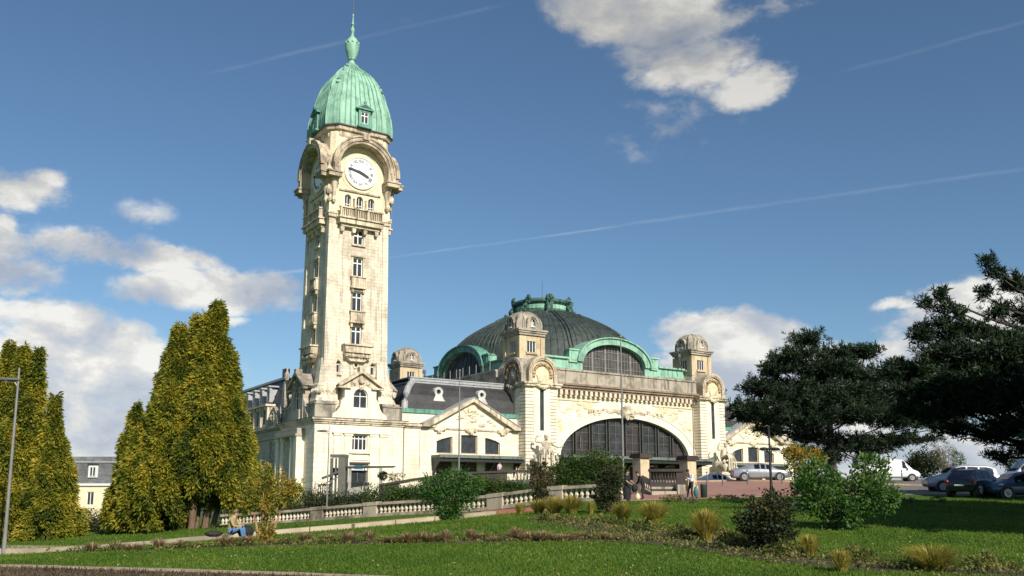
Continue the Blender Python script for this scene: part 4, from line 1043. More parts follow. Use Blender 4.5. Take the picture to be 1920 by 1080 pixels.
# ================================================================ ground
# heights are measured at places in the park: photo pixel (x, y) and how far ahead that place lies
CP = []
def cpx(x, y, d): rx, rz = ray(x, y); CP.append((rx * d, d, rz * d))
for x in (-300, 200, 700, 1200, 1700, 2300): cpx(x, 1080, 19)
for x, y, d in ((0, 1046, 28), (500, 1020, 27), (1000, 1010, 27), (1500, 1006, 27), (1920, 1006, 27), (2400, 1010, 27),
                (0, 1040, 38), (200, 1030, 36.5), (440, 1010, 35), (335, 992, 47), (60, 1010, 46), (800, 979, 38), (930, 966, 43), (1200, 960, 38), (1500, 958, 38), (1920, 960, 38), (2400, 962, 38),
                (1150, 941, 50), (1297, 936, 52), (1500, 931, 53), (1920, 930, 52), (2400, 928, 52),
                (1100, 940, 57), (1000, 946, 60), (925, 956, 62), (740, 966, 67), (560, 979, 73), (440, 986, 77), (195, 1004, 86), (0, 1012, 88), (-250, 1020, 60), (-300, 1050, 35),
                (1400, 903, 73), (1200, 905, 78), (1700, 905, 80), (2000, 905, 75), (1750, 921, 60)): cpx(x, y, d)
for X, Y, z in ((16.5, 82, .75), (19.5, 84, .75), (22, 83, 1.0), (0, 0, -1.75), (-12, 5, -2.2), (14, 4, -1.5), (0, -25, -1.9), (-40, 0, -3), (40, 0, -1.0), (40, 40, .3), (70, 60, 1.0), (-60, 60, -4.2), (-70, 110, -5),
                (8, 97, 1.75), (20, 104, 1.9), (34, 112, 2.0), (-3, 92, 1.3), (60, 100, 1.8), (-14, 92, -1.5), (-24, 96, -2.4), (-40, 105, -4), (-30, 140, -3), (20, 160, 1.5), (60, 160, 1.0)): CP.append((X, Y, z))
CP = np.array(CP)
def tps(r2): return 0.5 * r2 * np.log(r2 + 1e-9)
_n = len(CP); _K = tps(((CP[:, None, :2] - CP[None, :, :2]) ** 2).sum(-1)) + np.eye(_n) * .6
_P = np.c_[np.ones(_n), CP[:, :2]]
_A = np.block([[_K, _P], [_P.T, np.zeros((3, 3))]])
_w = np.linalg.solve(_A, np.r_[CP[:, 2], 0, 0, 0])
def hcam(X, Y):
    X = np.asarray(X, float); Y = np.asarray(Y, float); sh = X.shape; x = X.ravel(); y = Y.ravel()
    out = np.empty(len(x))
    for i in range(0, len(x), 20000):
        q = np.c_[x[i:i + 20000], y[i:i + 20000]]
        out[i:i + 20000] = tps(((q[:, None] - CP[None, :, :2]) ** 2).sum(-1)) @ _w[:_n] + _w[_n] + q @ _w[_n + 1:]
    r = np.hypot(x, y - 50); t = np.clip((r - 95) / 90, 0, 1); t = t * t * (3 - 2 * t)
    return (out * (1 - t) + (-7.0) * t).reshape(sh)
def c2w(X, Y): return X * math.cos(AZ) + Y * math.sin(AZ), -X * math.sin(AZ) + Y * math.cos(AZ)
def w2c(u, v): return u * math.cos(AZ) - v * math.sin(AZ), u * math.sin(AZ) + v * math.cos(AZ)
def gp(X, Y, dz=0.0):
    a, b = c2w(X, Y); return Vector((a, b, float(hcam([X], [Y])[0]) + dz))
def on(x, d, dz=0.0):
    """ground point d metres ahead in the direction of photo column x"""
    X_ = (x - 960) / 1665.0 * d
    for _ in range(3):
        z = float(hcam([X_], [d])[0]); yy = 931 - z / d * 1684.0; X_ = (x - 960) / (1664.4 + (yy - 669) * .1538) * d
    return gp(X_, d, dz)
def sheet(name, mt, poly, step, dz, skirt=.12, kind='structure', label=None):
    """paving laid on the ground: a regular mesh clipped to a polygon (camera-frame metres)"""
    bm = bmesh.new(); P = np.array(poly)
    x0, y0 = P.min(0) - step; x1, y1 = P.max(0) + step
    vs = [bm.verts.new((x, y, 0)) for x, y in poly]; bm.faces.new(vs)
    for k in range(int((x1 - x0) / step) + 1):
        g = bm.verts[:] + bm.edges[:] + bm.faces[:]; bmesh.ops.bisect_plane(bm, geom=g, plane_co=(x0 + k * step, 0, 0), plane_no=(1, 0, 0))
    for k in range(int((y1 - y0) / step) + 1):
        g = bm.verts[:] + bm.edges[:] + bm.faces[:]; bmesh.ops.bisect_plane(bm, geom=g, plane_co=(0, y0 + k * step, 0), plane_no=(0, 1, 0))
    be = [e for e in bm.edges if e.is_boundary]
    ret = bmesh.ops.extrude_edge_only(bm, edges=be)
    low = set(v for v in ret['geom'] if isinstance(v, bmesh.types.BMVert))
    X = np.array([v.co.x for v in bm.verts]); Y = np.array([v.co.y for v in bm.verts]); Z = hcam(X, Y) + dz
    for v, x, y, z in zip(bm.verts, X, Y, Z):
        a, b = c2w(x, y); v.co = (a, b, z - (skirt + dz if v in low else 0))
    bmesh.ops.recalc_face_normals(bm, faces=bm.faces)
    me = bpy.data.meshes.new(name); bm.to_mesh(me); bm.free(); me.materials.append(mt)
    o = bpy.data.objects.new(name, me); C.objects.link(o)
    return tag(o, label=label, kind=kind)
# lawn material
m, N_, b = mat('lawn')
P_ = gcoord(N_)
n1_ = N_.noise(P_, .35, 5, .6); n2_ = N_.noise(P_, 3.2, 5, .65); n3_ = N_.noise(P_, 28, 3, .6)
c = N_.mix(N_.maprange(n1_, .35, .65, 0, 1), (.052, .125, .012), (.088, .165, .016))
c = N_.mix(N_.maprange(n2_, .45, .75, 0, .6), c, (.115, .15, .025))
c = N_.mix(N_.maprange(n3_, .4, .7, 0, .45), c, (.030, .070, .010))
N_.put(b.inputs['Base Color'], c); b.inputs['Roughness'].default_value = .9; b.inputs['Specular IOR Level'].default_value = .15
bump(N_, b, N_.m('ADD', n3_, n2_), .9, .06)
LAWN = m
NA, RR = 300, np.r_[0.8, np.geomspace(3, 16, 10), np.arange(17, 120, 1.05), np.geomspace(122, 3500, 34)]
TH = np.r_[np.linspace(-.78, .78, 200), np.linspace(.78, 2 * PI - .78, 62)[1:-1]]
X = RR[:, None] * np.sin(TH)[None]; Y = RR[:, None] * np.cos(TH)[None]
Z = hcam(X, Y)
a_, b_ = c2w(X, Y); V = np.stack([a_, b_, Z], -1).reshape(-1, 3); nth = len(TH)
F = []
for i in range(len(RR) - 1):
    for j in range(nth): F.append((i * nth + j, i * nth + (j + 1) % nth, (i + 1) * nth + (j + 1) % nth, (i + 1) * nth + j))
F.append(tuple(range(nth))[::-1])
me = bpy.data.meshes.new('ground'); me.from_pydata(V.tolist(), [], F); me.materials.append(LAWN); me.shade_smooth()
ground = bpy.data.objects.new('ground', me); C.objects.link(ground); tag(ground, kind='structure')

def paving(name, a, b2, scale, patch, rough=.85):
    m, N_, b = mat(name); P_ = gcoord(N_)
    c = N_.mix(N_.maprange(N_.noise(P_, scale, 6, .6), .35, .65, 0, 1), a, b2)
    c = N_.mix(N_.maprange(N_.noise(P_, .25, 3, .6), .5, .7, 0, patch), c, tuple(x * .55 for x in a))
    N_.put(b.inputs['Base Color'], c); b.inputs['Roughness'].default_value = rough
    bump(N_, b, N_.noise(P_, 30, 3), .3, .01)
    return m
PINK = paving('pink_asphalt', (.30, .155, .115), (.36, .20, .15), 2.0, .4)
ROAD = paving('grey_asphalt', (.13, .12, .11), (.20, .18, .155), 1.2, .4)
PATHM = paving('path_gravel', (.34, .28, .19), (.42, .35, .25), 3.0, .3)
SOIL = paving('dry_soil', (.050, .042, .022), (.10, .075, .042), 5.0, .5)
sheet('plaza_paving', PINK, [(6.0, 51.3), (9.5, 52.6), (16, 53.5), (21, 53.6), (21.5, 71), (17, 73), (12, 73.5), (5.5, 61.5)], 1.5, .03)
sheet('road', ROAD, [(21.02, 54.2), (26, 54.4), (34, 53.6), (48, 53), (80, 55), (90, 78), (70, 92), (58, 101), (41, 101), (24, 92), (8, 79), (12.02, 73.6), (17, 73.1), (21.52, 71.1)], 1.5, .034)
sheet('station_forecourt', ROAD, [(7.8, 79.2), (24, 92.2), (41, 101.4), (36, 114.5), (20, 104.5), (6, 95), (-3.5, 89.5), (-1, 86)], 1.5, .026)
sheet('path', PATHM, [(-24, 38.2), (-17, 36.4), (-11, 34.9), (-10.5, 36.5), (-18, 40), (-26, 43.5)], 1.2, .022)
# bed of bare soil at the foot of the lawn plants
sheet('flower_bed_soil', SOIL, [(-13.5, 26.25), (-10, 25.9), (-6, 25.75), (-3, 25.95), (0, 25.9), (2.6, 26.1), (4.2, 25.0), (5.0, 23.4), (6.0, 21.4), (7.6, 19.9), (10.0, 19.0), (11.4, 18.6), (11.6, 19.9), (9.4, 20.8), (7.6, 22.4), (7.4, 24.6), (6.6, 27.2), (5.2, 29.0), (3.6, 31.4), (2.4, 34.6), (1.0, 36.0), (.6, 34.2), (1.9, 31.2), (2.6, 28.6), (2.0, 27.3), (0, 26.8), (-3, 26.9), (-6, 26.75), (-10, 27.0), (-13.5, 27.3)], .8, .015)
# ---------------------------------------------------------------- edging: stone blocks along the path
ew = thing('edging_wall', 'low tan stone edging running up the lawn beside the path, with a person sitting on it', 'garden wall', tuple(on(700, 36)))
path_c = [(-22.0, 38.6), (-16.5, 36.5), (-11, 34.9), (-6.3, 35.9), (-3.4, 38.4), (-1.35, 42.0), (-.9, 43.4)]
def polyline(pts, step):
    out = []; 
    for (x0, y0), (x1, y1) in zip(pts[:-1], pts[1:]):
        L = math.hypot(x1 - x0, y1 - y0); n = max(1, round(L / step))
        for i in range(n): out.append(((x0 + (x1 - x0) * i / n, y0 + (y1 - y0) * i / n), (x0 + (x1 - x0) * (i + 1) / n, y0 + (y1 - y0) * (i + 1) / n)))
    return out
def block(mb, p, q, w, h0, h1, gap=.03, jit=0):
    (x0, y0), (x1, y1) = p, q; L = math.hypot(x1 - x0, y1 - y0); dx, dy = (x1 - x0) / L, (y1 - y0) / L; nx, ny = -dy * w / 2, dx * w / 2
    x0 += dx * gap; y0 += dy * gap; x1 -= dx * gap; y1 -= dy * gap
    c = [(x0 + nx, y0 + ny), (x0 - nx, y0 - ny), (x1 - nx, y1 - ny), (x1 + nx, y1 + ny)]
    z = hcam([v[0] for v in c], [v[1] for v in c]); j = random.uniform(-jit, jit); zm = (z[0] + z[1]) / 2, (z[2] + z[3]) / 2
    zt = [zm[0], zm[0], zm[1], zm[1]]
    lo = [(*c2w(*v), zz + h0) for v, zz in zip(c, z)]; hi = [(*c2w(*v), zz + h1 + j) for v, zz in zip(c, zt)]
    mb.loft([lo, hi])
for i, (p, q) in enumerate(polyline(path_c, 1.7)):
    mb = MB(); block(mb, p, q, .42, -.2, .2, .02, .015); mb.build('edging_stone', [KERBST, KERBST, KERBST, ZINC][i % 4] if i in (12, 13) else KERBST, ew)
# brick-red ledge where the edging meets the bed
rl = MB()
block(rl, (-1.6, 43.0), (1.6, 44.6), .5, -.1, .22); tag(rl.build('brick_ledge', plain('red_brick_ledge', (.24, .09, .06), .8)), 'low red brick ledge at the upper end of the edging, beside the balustrade foot', 'ledge')
# kerb in front of the camera, at the lawn's lower left edge
kw = thing('kerb_wall', 'dark low kerb wall with a pale top edge at the bottom left corner of the lawn', 'kerb', tuple(gp(-5, 19.4)))
kc = [(-13.5, 21.25), (-9, 20.15), (-4.5, 19.15), (-2.0, 18.35), (1.5, 17.0)]
for p, q in polyline(kc, 1.15):
    mb = MB(); block(mb, p, q, .30, -.35, .05, .006, .006); mb.build('kerb_stone', plain('pale_kerb_stone', (.33, .26, .18), .9) if p == kc[0] else bpy.data.materials['pale_kerb_stone'], kw)
low = [(a, b - .16) for a, b in kc]
sheet('kerbside_soil', SOIL, low[::-1] + [(-13.5, 14), (1.5, 14)][0:0] + [(-14, 15.0), (1.5, 15.0)], .8, .02)
# ---------------------------------------------------------------- balustrades
def balustrade(name_label, cat, pts, h, lab, pillars=(), bal_step=.40, plinth=.22, mt=MOSSST, rail_w=.42, group=None, bm_=None):
    mid = pts[len(pts) // 2]
    t = thing('balustrade', lab, cat, tuple(gp(*mid)), group)
    seg = polyline(pts, 2.6)
    prof = [(.12, 0), (.12, .05), (.06, .08), (.135, .22), (.125, .32), (.06, .54), (.075, .6), (.12, .65), (.12, .7)]
    m0 = None; sc = (h - plinth - .18) / .7
    for p, q in seg:
        mb = MB(); block(mb, p, q, rail_w, h - .18, h, .006); mb.build('coping', mt, t)
        mb = MB(); block(mb, p, q, rail_w * .9, -.3, plinth, .004); mb.build('plinth', mt, t)
    L = 0
    for (x0, y0), (x1, y1) in zip(pts[:-1], pts[1:]):
        ln = math.hypot(x1 - x0, y1 - y0); n = int(ln / bal_step); dx, dy = (x1 - x0) / ln, (y1 - y0) / ln
        for i in range(n):
            s = (i + .5) * ln / n; x, y = x0 + dx * s, y0 + dy * s
            if any(math.hypot(x - px, y - py) < pw * .5 + .12 for px, py, pw in pillars): continue
            if m0 is None:
                mb = MB(); o0 = wl(t); mb.lathe(o0.x, o0.y, [(r, z * sc + o0.z) for r, z in prof], 6); o = mb.build('baluster', bm_ or BALU, t); m0 = o.data
            else:
                o = bpy.data.objects.new('baluster', m0); C.objects.link(o); o.parent = t
            g = gp(x, y, plinth) - wl(t); o.location = g
    for px, py, pw in pillars:
        # pillar turned along the local run
        k = min(range(len(pts) - 1), key=lambda i: abs(math.hypot(pts[i][0] - px, pts[i][1] - py) + math.hypot(pts[i + 1][0] - px, pts[i + 1][1] - py) - math.hypot(pts[i + 1][0] - pts[i][0], pts[i + 1][1] - pts[i][1])))
        dx, dy = pts[k + 1][0] - pts[k][0], pts[k + 1][1] - pts[k][1]; l = math.hypot(dx, dy); dx /= l; dy /= l
        mb = MB(); block(mb, (px - dx * pw / 2, py - dy * pw / 2), (px + dx * pw / 2, py + dy * pw / 2), rail_w * 1.25, -.3, h - .17, 0)
        block(mb, (px - dx * (pw / 2 + .06), py - dy * (pw / 2 + .06)), (px + dx * (pw / 2 + .06), py + dy * (pw / 2 + .06)), rail_w * 1.45, h - .19, h + .05, 0); mb.build('pillar', mt, t)
    return t
def cx_(x, d): return ((x - 960) / 1665.0 * d, d)
b1 = [cx_(1165, 55.5), cx_(1045, 58.5), cx_(930, 61.8), cx_(740, 67), cx_(560, 73), cx_(430, 77)]
balustrade('', 'balustrade', b1, 1.02, 'long mossy stone balustrade climbing the slope from the big cypress to the plaza', [(*cx_(1043, 58.6), 1.1), (*cx_(932, 61.75), 1.35), (*cx_(704, 68.2), 1.3), (*cx_(607, 71.4), 1.3)])
b2 = [cx_(215, 91), cx_(110, 90)]
balustrade('', 'balustrade', b2, 1.05, 'short piece of stone balustrade showing between the two clumps of cypress at the left', [(*cx_(112, 90), .5)])
b3 = [cx_(716, 84), cx_(770, 85), cx_(850, 87.5), cx_(1000, 90.5)]
# upper terrace: retaining wall with a dark parapet
tw = thing('terrace_parapet', 'dark stone terrace parapet in front of the low wing, above the bushes', 'parapet', tuple(gp(*cx_(850, 87))))
TT = [(cx_(716, 84), 908, 930), (cx_(770, 85), 899, 925), (cx_(850, 87.5), 887, 915), (cx_(1000, 90.5), 881, 905)]
DARKST = stone('dark_shaded_parapet_stone', (.055, .045, .036), (.02, .017, .014), .8, .5, 0, seed=33)  # dark coping stone, darkened further by painted shade for the pillar parapet
RETW = stone('dark_retaining_stone', (.15, .125, .10), (.06, .05, .04), .8, .6, 0, seed=71)
for i in range(3):
    (p, ya, yb), (q, yc, yd) = TT[i], TT[i + 1]
    n = 3
    for k in range(n):
        f0, f1 = k / n, (k + 1) / n
        P0 = (p[0] + (q[0] - p[0]) * f0, p[1] + (q[1] - p[1]) * f0); P1 = (p[0] + (q[0] - p[0]) * f1, p[1] + (q[1] - p[1]) * f1)
        z = lambda P, yy: -(yy - 931) / 1684.0 * P[1]
        t0, t1 = z(P0, ya + (yc - ya) * f0), z(P1, ya + (yc - ya) * f1)
        g0, g1 = float(hcam([P0[0]], [P0[1]])[0]) - .6, float(hcam([P1[0]], [P1[1]])[0]) - .6
        def quad(P, w): 
            return [(P[0] , P[1] - w), (P[0], P[1] + w)]
        def slab(mb, za0, za1, zb0, zb1, w):
            a, b, c, d = quad(P0, w) + quad(P1, w)
            mb.loft([[(*c2w(*a), za0), (*c2w(*b), za0), (*c2w(*d), za1), (*c2w(*c), za1)], [(*c2w(*a), zb0), (*c2w(*b), zb0), (*c2w(*d), zb1), (*c2w(*c), zb1)]])
        mb = MB(); slab(mb, t0 - .2, t1 - .2, t0, t1, .28); mb.build('coping', DARKST, tw)
        mb = MB(); slab(mb, g0, g1, t0 - .95, t1 - .95, .22); mb.build('retaining_wall', RETW, tw)
        if (i, k) in ((0, 2), (1, 0), (2, 2)):
            mb = MB()
            for j in range(8):
                f = (j + .5) / 8; x = P0[0] + (P1[0] - P0[0]) * f; y = P0[1] + (P1[1] - P0[1]) * f; zz = t0 + (t1 - t0) * f; a, b = c2w(x, y); mb.lathe(a, b, [(.1, zz - .95), (.06, zz - .8), (.11, zz - .6), (.06, zz - .35), (.09, zz - .2)], 6)
            o = mb.build('baluster_row', CREAM, tw); tag(o, kind='stuff')
        else:
            mb = MB(); slab(mb, t0 - .94, t1 - .94, t0 - .21, t1 - .21, .12); mb.build('parapet_panel', DARKST, tw)
# ================================================================ vegetation
def leafmat(name, stops, trans=.25, rough=.6, clump=.8):
    m = bpy.data.materials.new(name); m.use_nodes = True; t = m.node_tree; N_ = NT(t); t.nodes.clear()
    at_ = N_.new('ShaderNodeAttribute'); at_.attribute_name = 'tone'
    n = N_.noise(gcoord(N_), clump, 3, .5)
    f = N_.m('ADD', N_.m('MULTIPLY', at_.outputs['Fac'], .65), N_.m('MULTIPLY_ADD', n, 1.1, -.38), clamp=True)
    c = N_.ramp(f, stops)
    d = N_.new('ShaderNodeBsdfPrincipled'); N_.put(d.inputs['Base Color'], c); d.inputs['Roughness'].default_value = rough; d.inputs['Specular IOR Level'].default_value = .3
    tr_ = N_.new('ShaderNodeBsdfTranslucent'); N_.put(tr_.inputs[0], c)
    mx = N_.new('ShaderNodeMixShader'); mx.inputs[0].default_value = trans
    t.links.new(d.outputs[0], mx.inputs[1]); t.links.new(tr_.outputs[0], mx.inputs[2])
    o = N_.new('ShaderNodeOutputMaterial'); t.links.new(mx.outputs[0], o.inputs[0])
    return m
def bark(name, a, b2):
    m, N_, b = mat(name); P_ = gcoord(N_)
    st = N_.new('ShaderNodeVectorMath', operation='MULTIPLY'); N_.t.links.new(P_, st.inputs[0]); st.inputs[1].default_value = (6, 6, 1.2)
    n = N_.noise(st.outputs[0], 2, 5, .65)
    N_.put(b.inputs['Base Color'], N_.mix(N_.maprange(n, .35, .65, 0, 1), a, b2)); b.inputs['Roughness'].default_value = .9; bump(N_, b, n, .8, .04)
    return m
BARK = bark('brown_bark', (.10, .065, .04), (.20, .13, .085)); BARKD = bark('dark_bark', (.030, .022, .017), (.06, .045, .034)); BARKO = bark('orange_bark', (.24, .12, .05), (.38, .22, .09))
L_CYP = leafmat('cypress_sprays', [(0, (.016, .034, .006)), (.3, (.070, .105, .012)), (.62, (.24, .235, .020)), (1, (.50, .40, .045))], .32, clump=.8)
L_PINE = leafmat('pine_needles', [(0, (.005, .013, .007)), (.5, (.016, .036, .014)), (1, (.045, .080, .026))], .10)
L_GREEN = leafmat('bright_leaves', [(0, (.018, .055, .010)), (.5, (.05, .13, .022)), (1, (.13, .21, .05))], .3)
L_HEDGE = leafmat('hedge_leaves', [(0, (.012, .032, .006)), (.5, (.035, .075, .010)), (1, (.09, .13, .02))], .2)
L_DARK = leafmat('dark_shrub_leaves', [(0, (.008, .014, .006)), (.5, (.022, .036, .012)), (1, (.085, .085, .03))], .15)
L_ORANGE = leafmat('autumn_leaves', [(0, (.05, .09, .015)), (.35, (.15, .19, .02)), (.6, (.36, .28, .035)), (.85, (.42, .19, .04)), (1, (.46, .26, .06))], .35, clump=2.2)
L_RED = leafmat('russet_leaves', [(0, (.025, .035, .01)), (.5, (.06, .06, .015)), (.8, (.16, .075, .03)), (1, (.28, .13, .06))], .25)
L_STRAW = leafmat('straw_grass', [(0, (.16, .17, .03)), (.5, (.38, .32, .06)), (1, (.58, .48, .14))], .4)
L_DRY = leafmat('dry_heather', [(0, (.14, .11, .04)), (.5, (.34, .23, .12)), (1, (.52, .38, .25))], .3)
L_BANK = leafmat('dry_bank', [(0, (.05, .035, .02)), (.5, (.13, .09, .05)), (1, (.26, .19, .11))], .2)
L_BED = leafmat('bed_leaves', [(0, (.025, .045, .01)), (.4, (.09, .12, .022)), (.75, (.24, .20, .06)), (1, (.38, .24, .10))], .25, clump=1.6)
L_GRASS = leafmat('grass_blades', [(0, (.050, .110, .008)), (.5, (.100, .175, .014)), (1, (.18, .24, .028))], .35, clump=.5)
L_BG = leafmat('pale_twigs', [(0, (.10, .10, .05)), (.5, (.20, .18, .10)), (1, (.30, .26, .17))], .3)

def leaf_mesh(name, mt, P, D, L, Wd, tone, parent=None, fold=None):
    """P leaf bases, D leaf directions, L lengths, Wd widths -> rhombic leaves as two triangles"""
    n = len(P); D = D / (np.linalg.norm(D, axis=1, keepdims=True) + 1e-9)
    r = rng.normal(size=(n, 3)); S_ = np.cross(D, r); S_ /= (np.linalg.norm(S_, axis=1, keepdims=True) + 1e-9)
    Nn = np.cross(S_, D)
    a = P; b = P + D * (L * .5)[:, None] + S_ * (Wd * .5)[:, None] + Nn * (L * .06)[:, None]; c = P + D * L[:, None]; d = P + D * (L * .5)[:, None] - S_ * (Wd * .5)[:, None] + Nn * (L * .06)[:, None]
    V = np.stack([a, b, c, d], 1).reshape(-1, 3)
    o0 = np.array(wl(parent)) if parent else 0
    V = V - o0
    me = bpy.data.meshes.new(name)
    me.vertices.add(len(V)); me.vertices.foreach_set('co', V.astype(np.float32).ravel())
    me.loops.add(4 * n); me.loops.foreach_set('vertex_index', np.arange(4 * n, dtype=np.int32))
    me.polygons.add(n); me.polygons.foreach_set('loop_start', np.arange(0, 4 * n, 4, dtype=np.int32)); 
    try: me.polygons.foreach_set('loop_total', np.full(n, 4, dtype=np.int32))
    except Exception: pass
    me.update(calc_edges=True)
    at_ = me.attributes.new('tone', 'FLOAT', 'FACE'); at_.data.foreach_set('value', np.clip(tone, 0, 1).astype(np.float32))
    me.materials.append(mt); me.validate()
    o = bpy.data.objects.new(name, me); C.objects.link(o)
    if parent: o.parent = parent; WL[o.name] = wl(parent).copy()
    return o
def unit(n): v = rng.normal(size=(n, 3)); return v / np.linalg.norm(v, axis=1, keepdims=True)
def cypress(base, leaders, lab, per_m, per, group=None, lsize=.17, mt=None):
    """leaders: (dx, dy, z0, z1, radius): pointed spires built of drooping plumes; offsets in camera-frame metres"""
    t = thing('cypress_tree', lab, 'conifer', tuple(base), group)
    PP, DD, LL, TT = [], [], [], []
    def plume(c, out, R_, tone, n):
        u = unit(n) * (rng.random(n) ** .45)[:, None]
        # a teardrop: full below, drawn to a point at its upper outer end
        lift = u[:, 2]
        w = np.clip(1.05 - .55 * np.maximum(lift, 0), .2, 1)
        tang = np.array([-out[1], out[0], 0]); up_ = np.array([0, 0, 1.0])
        p = c + (u @ tang)[:, None] * tang * (R_ * .72 * w)[:, None] + (u @ out)[:, None] * out * (R_ * .62 * w)[:, None] + lift[:, None] * (up_ * 1.25 + out * .25) * R_
        hang = rng.random(n) < .3
        p[hang, 2] -= rng.random(hang.sum()) * R_ * .6
        d = out * .55 + u * .6 + np.array([0, 0, -.55]) + rng.normal(size=(n, 3)) * .35
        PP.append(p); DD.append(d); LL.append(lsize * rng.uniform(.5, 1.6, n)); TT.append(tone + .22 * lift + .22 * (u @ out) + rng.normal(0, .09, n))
    mb = MB()
    for (dx, dy, z0, z1, rad) in leaders:
        ox, oy = c2w(dx, dy); H = z1 - z0; nb = int(per_m * H * max(.55, rad)); gold = rng.uniform(0, 6.28)
        for k in range(nb):
            h = ((k + rng.random()) / nb) ** .80; th = gold + k * 2.39996 + rng.normal(0, .35)
            prof = min(1, (h + .03) / .13 + .45) * (1 - h) ** .78 * 1.12 + .03
            rr = rad * prof * rng.choice([rng.uniform(.86, 1.10), rng.uniform(.60, .84), rng.uniform(1.06, 1.34)], p=[.50, .26, .24])
            out = np.array([math.cos(th), math.sin(th), 0]); c = np.array([base[0] + ox, base[1] + oy, base[2] + z0 + H * h]) + out * rr
            R_ = rng.choice([rng.uniform(.26, .5), rng.uniform(.5, .82)], p=[.6, .4]) * (1 - .45 * h)
            plume(c, out, R_, rng.normal(.46, .19), int(per * (R_ / .45) ** 2))
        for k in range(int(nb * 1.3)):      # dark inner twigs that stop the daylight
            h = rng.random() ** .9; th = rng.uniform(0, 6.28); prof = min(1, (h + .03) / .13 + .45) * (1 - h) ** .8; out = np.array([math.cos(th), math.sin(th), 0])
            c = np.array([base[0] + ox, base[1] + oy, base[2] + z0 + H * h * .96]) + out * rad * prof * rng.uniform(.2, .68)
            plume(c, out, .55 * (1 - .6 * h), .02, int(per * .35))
        tip = np.array([base[0] + ox, base[1] + oy, base[2] + z1]); plume(tip, np.array([1.0, 0, 0]), .22, .5, int(per * .4)); plume(tip - np.array([0, 0, .3]), np.array([0, 1.0, 0]), .3, .45, int(per * .5))
        B_ = Vector(base)
        mb.tube([B_ + Vector((ox * .5, oy * .5, -.3)), B_ + Vector((ox * .75, oy * .75, z0 + H * .2)), B_ + Vector((ox, oy, z0 + H * .6)), B_ + Vector((ox, oy, z0 + H * .93))], [.11 + rad * .06, .09 + rad * .05, .06 + rad * .02, .02], 7)
    P_, D_, L_, T_ = map(np.concatenate, (PP, DD, LL, TT))
    keep = P_[:, 2] > base[2] + .05
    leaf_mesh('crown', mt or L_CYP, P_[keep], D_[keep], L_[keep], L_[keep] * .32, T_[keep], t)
    mb.build('trunk', BARK, t, smooth=60)
    return t
def pine(base, H, lab, pads, limb_r=.2, tuft=.30, lean=(0, 0), nt_=9, seed=0, group=None, nw=1.0):
    """pads: (dx, dy, z, rx, ry, rz, count): layered cushions of needle tufts on limbs, camera-frame offsets"""
    t = thing('pine_tree', lab, 'pine', tuple(base), group); B_ = np.array(base)
    mb = MB(); lx, ly = c2w(*lean)
    tr_ = [Vector(base) + Vector((0, 0, -.4)), Vector(base) + Vector((lx * .3, ly * .3, H * .3)), Vector(base) + Vector((lx * .7, ly * .7, H * .62)), Vector(base) + Vector((lx, ly, H * .93))]
    mb.tube(tr_, [limb_r * 1.35, limb_r, limb_r * .7, limb_r * .2], 8); mb.build('trunk', BARKD, t, smooth=60)
    br_ = MB(); PP, DD, TT = [], [], []
    for (dx, dy, z, rx, ry, rz, cnt) in pads:
        ox, oy = c2w(dx, dy); c = B_ + np.array([ox, oy, z])
        f = min(.92, max(.25, (z - .5 - .25 * math.hypot(dx, dy)) / H)); s = Vector(base) + Vector((lx * f, ly * f, H * f))
        e = Vector(c); br_.tube([s, s.lerp(e, .5) + Vector((0, 0, -.12)), e], [limb_r * .38, limb_r * .22, limb_r * .08], 5)
        # sprigs: short shoots from the pad centre outwards, tufts along each
        ns = max(6, cnt // 7)
        for k in range(ns):
            v = unit(1)[0]; v[2] = v[2] * .55 + .25
            a_, b_ = c2w(v[0] * rx, v[1] * ry); tip = c + np.array([a_, b_, v[2] * rz * 1.25]) * rng.uniform(.7, 1.22)
            st_ = c + (tip - c) * .25
            if k % 3 == 0: br_.tube([e, Vector(st_.tolist()).lerp(Vector(tip.tolist()), .4), Vector(tip.tolist())], [.035, .022, .01], 3, cap=False)
            dirn = (tip - st_); L = np.linalg.norm(dirn) + 1e-6; dirn = dirn / L
            q = 7
            for j in range(q):
                p = st_ + (tip - st_) * ((j + .5 + rng.uniform(-.4, .4)) / q) + rng.normal(size=3) * .12 + np.array([0, 0, .10 * j / q])
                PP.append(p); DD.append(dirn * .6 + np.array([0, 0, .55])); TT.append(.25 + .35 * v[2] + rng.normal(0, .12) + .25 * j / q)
    PP = np.array(PP); DD = np.array(DD); TT = np.array(TT)
    P_ = np.repeat(PP, nt_, 0) + rng.normal(size=(len(PP) * nt_, 3)) * .03; D_ = np.repeat(DD, nt_, 0) * .8 + unit(len(PP) * nt_) * .9; T_ = np.repeat(TT, nt_) + rng.normal(0, .08, len(P_))
    L_ = tuft * rng.uniform(.7, 1.25, len(P_))
    leaf_mesh('needles', L_PINE, P_, D_, L_, L_ * .17 * nw, T_, t)
    br_.build('branches', BARKD, t)
    return t
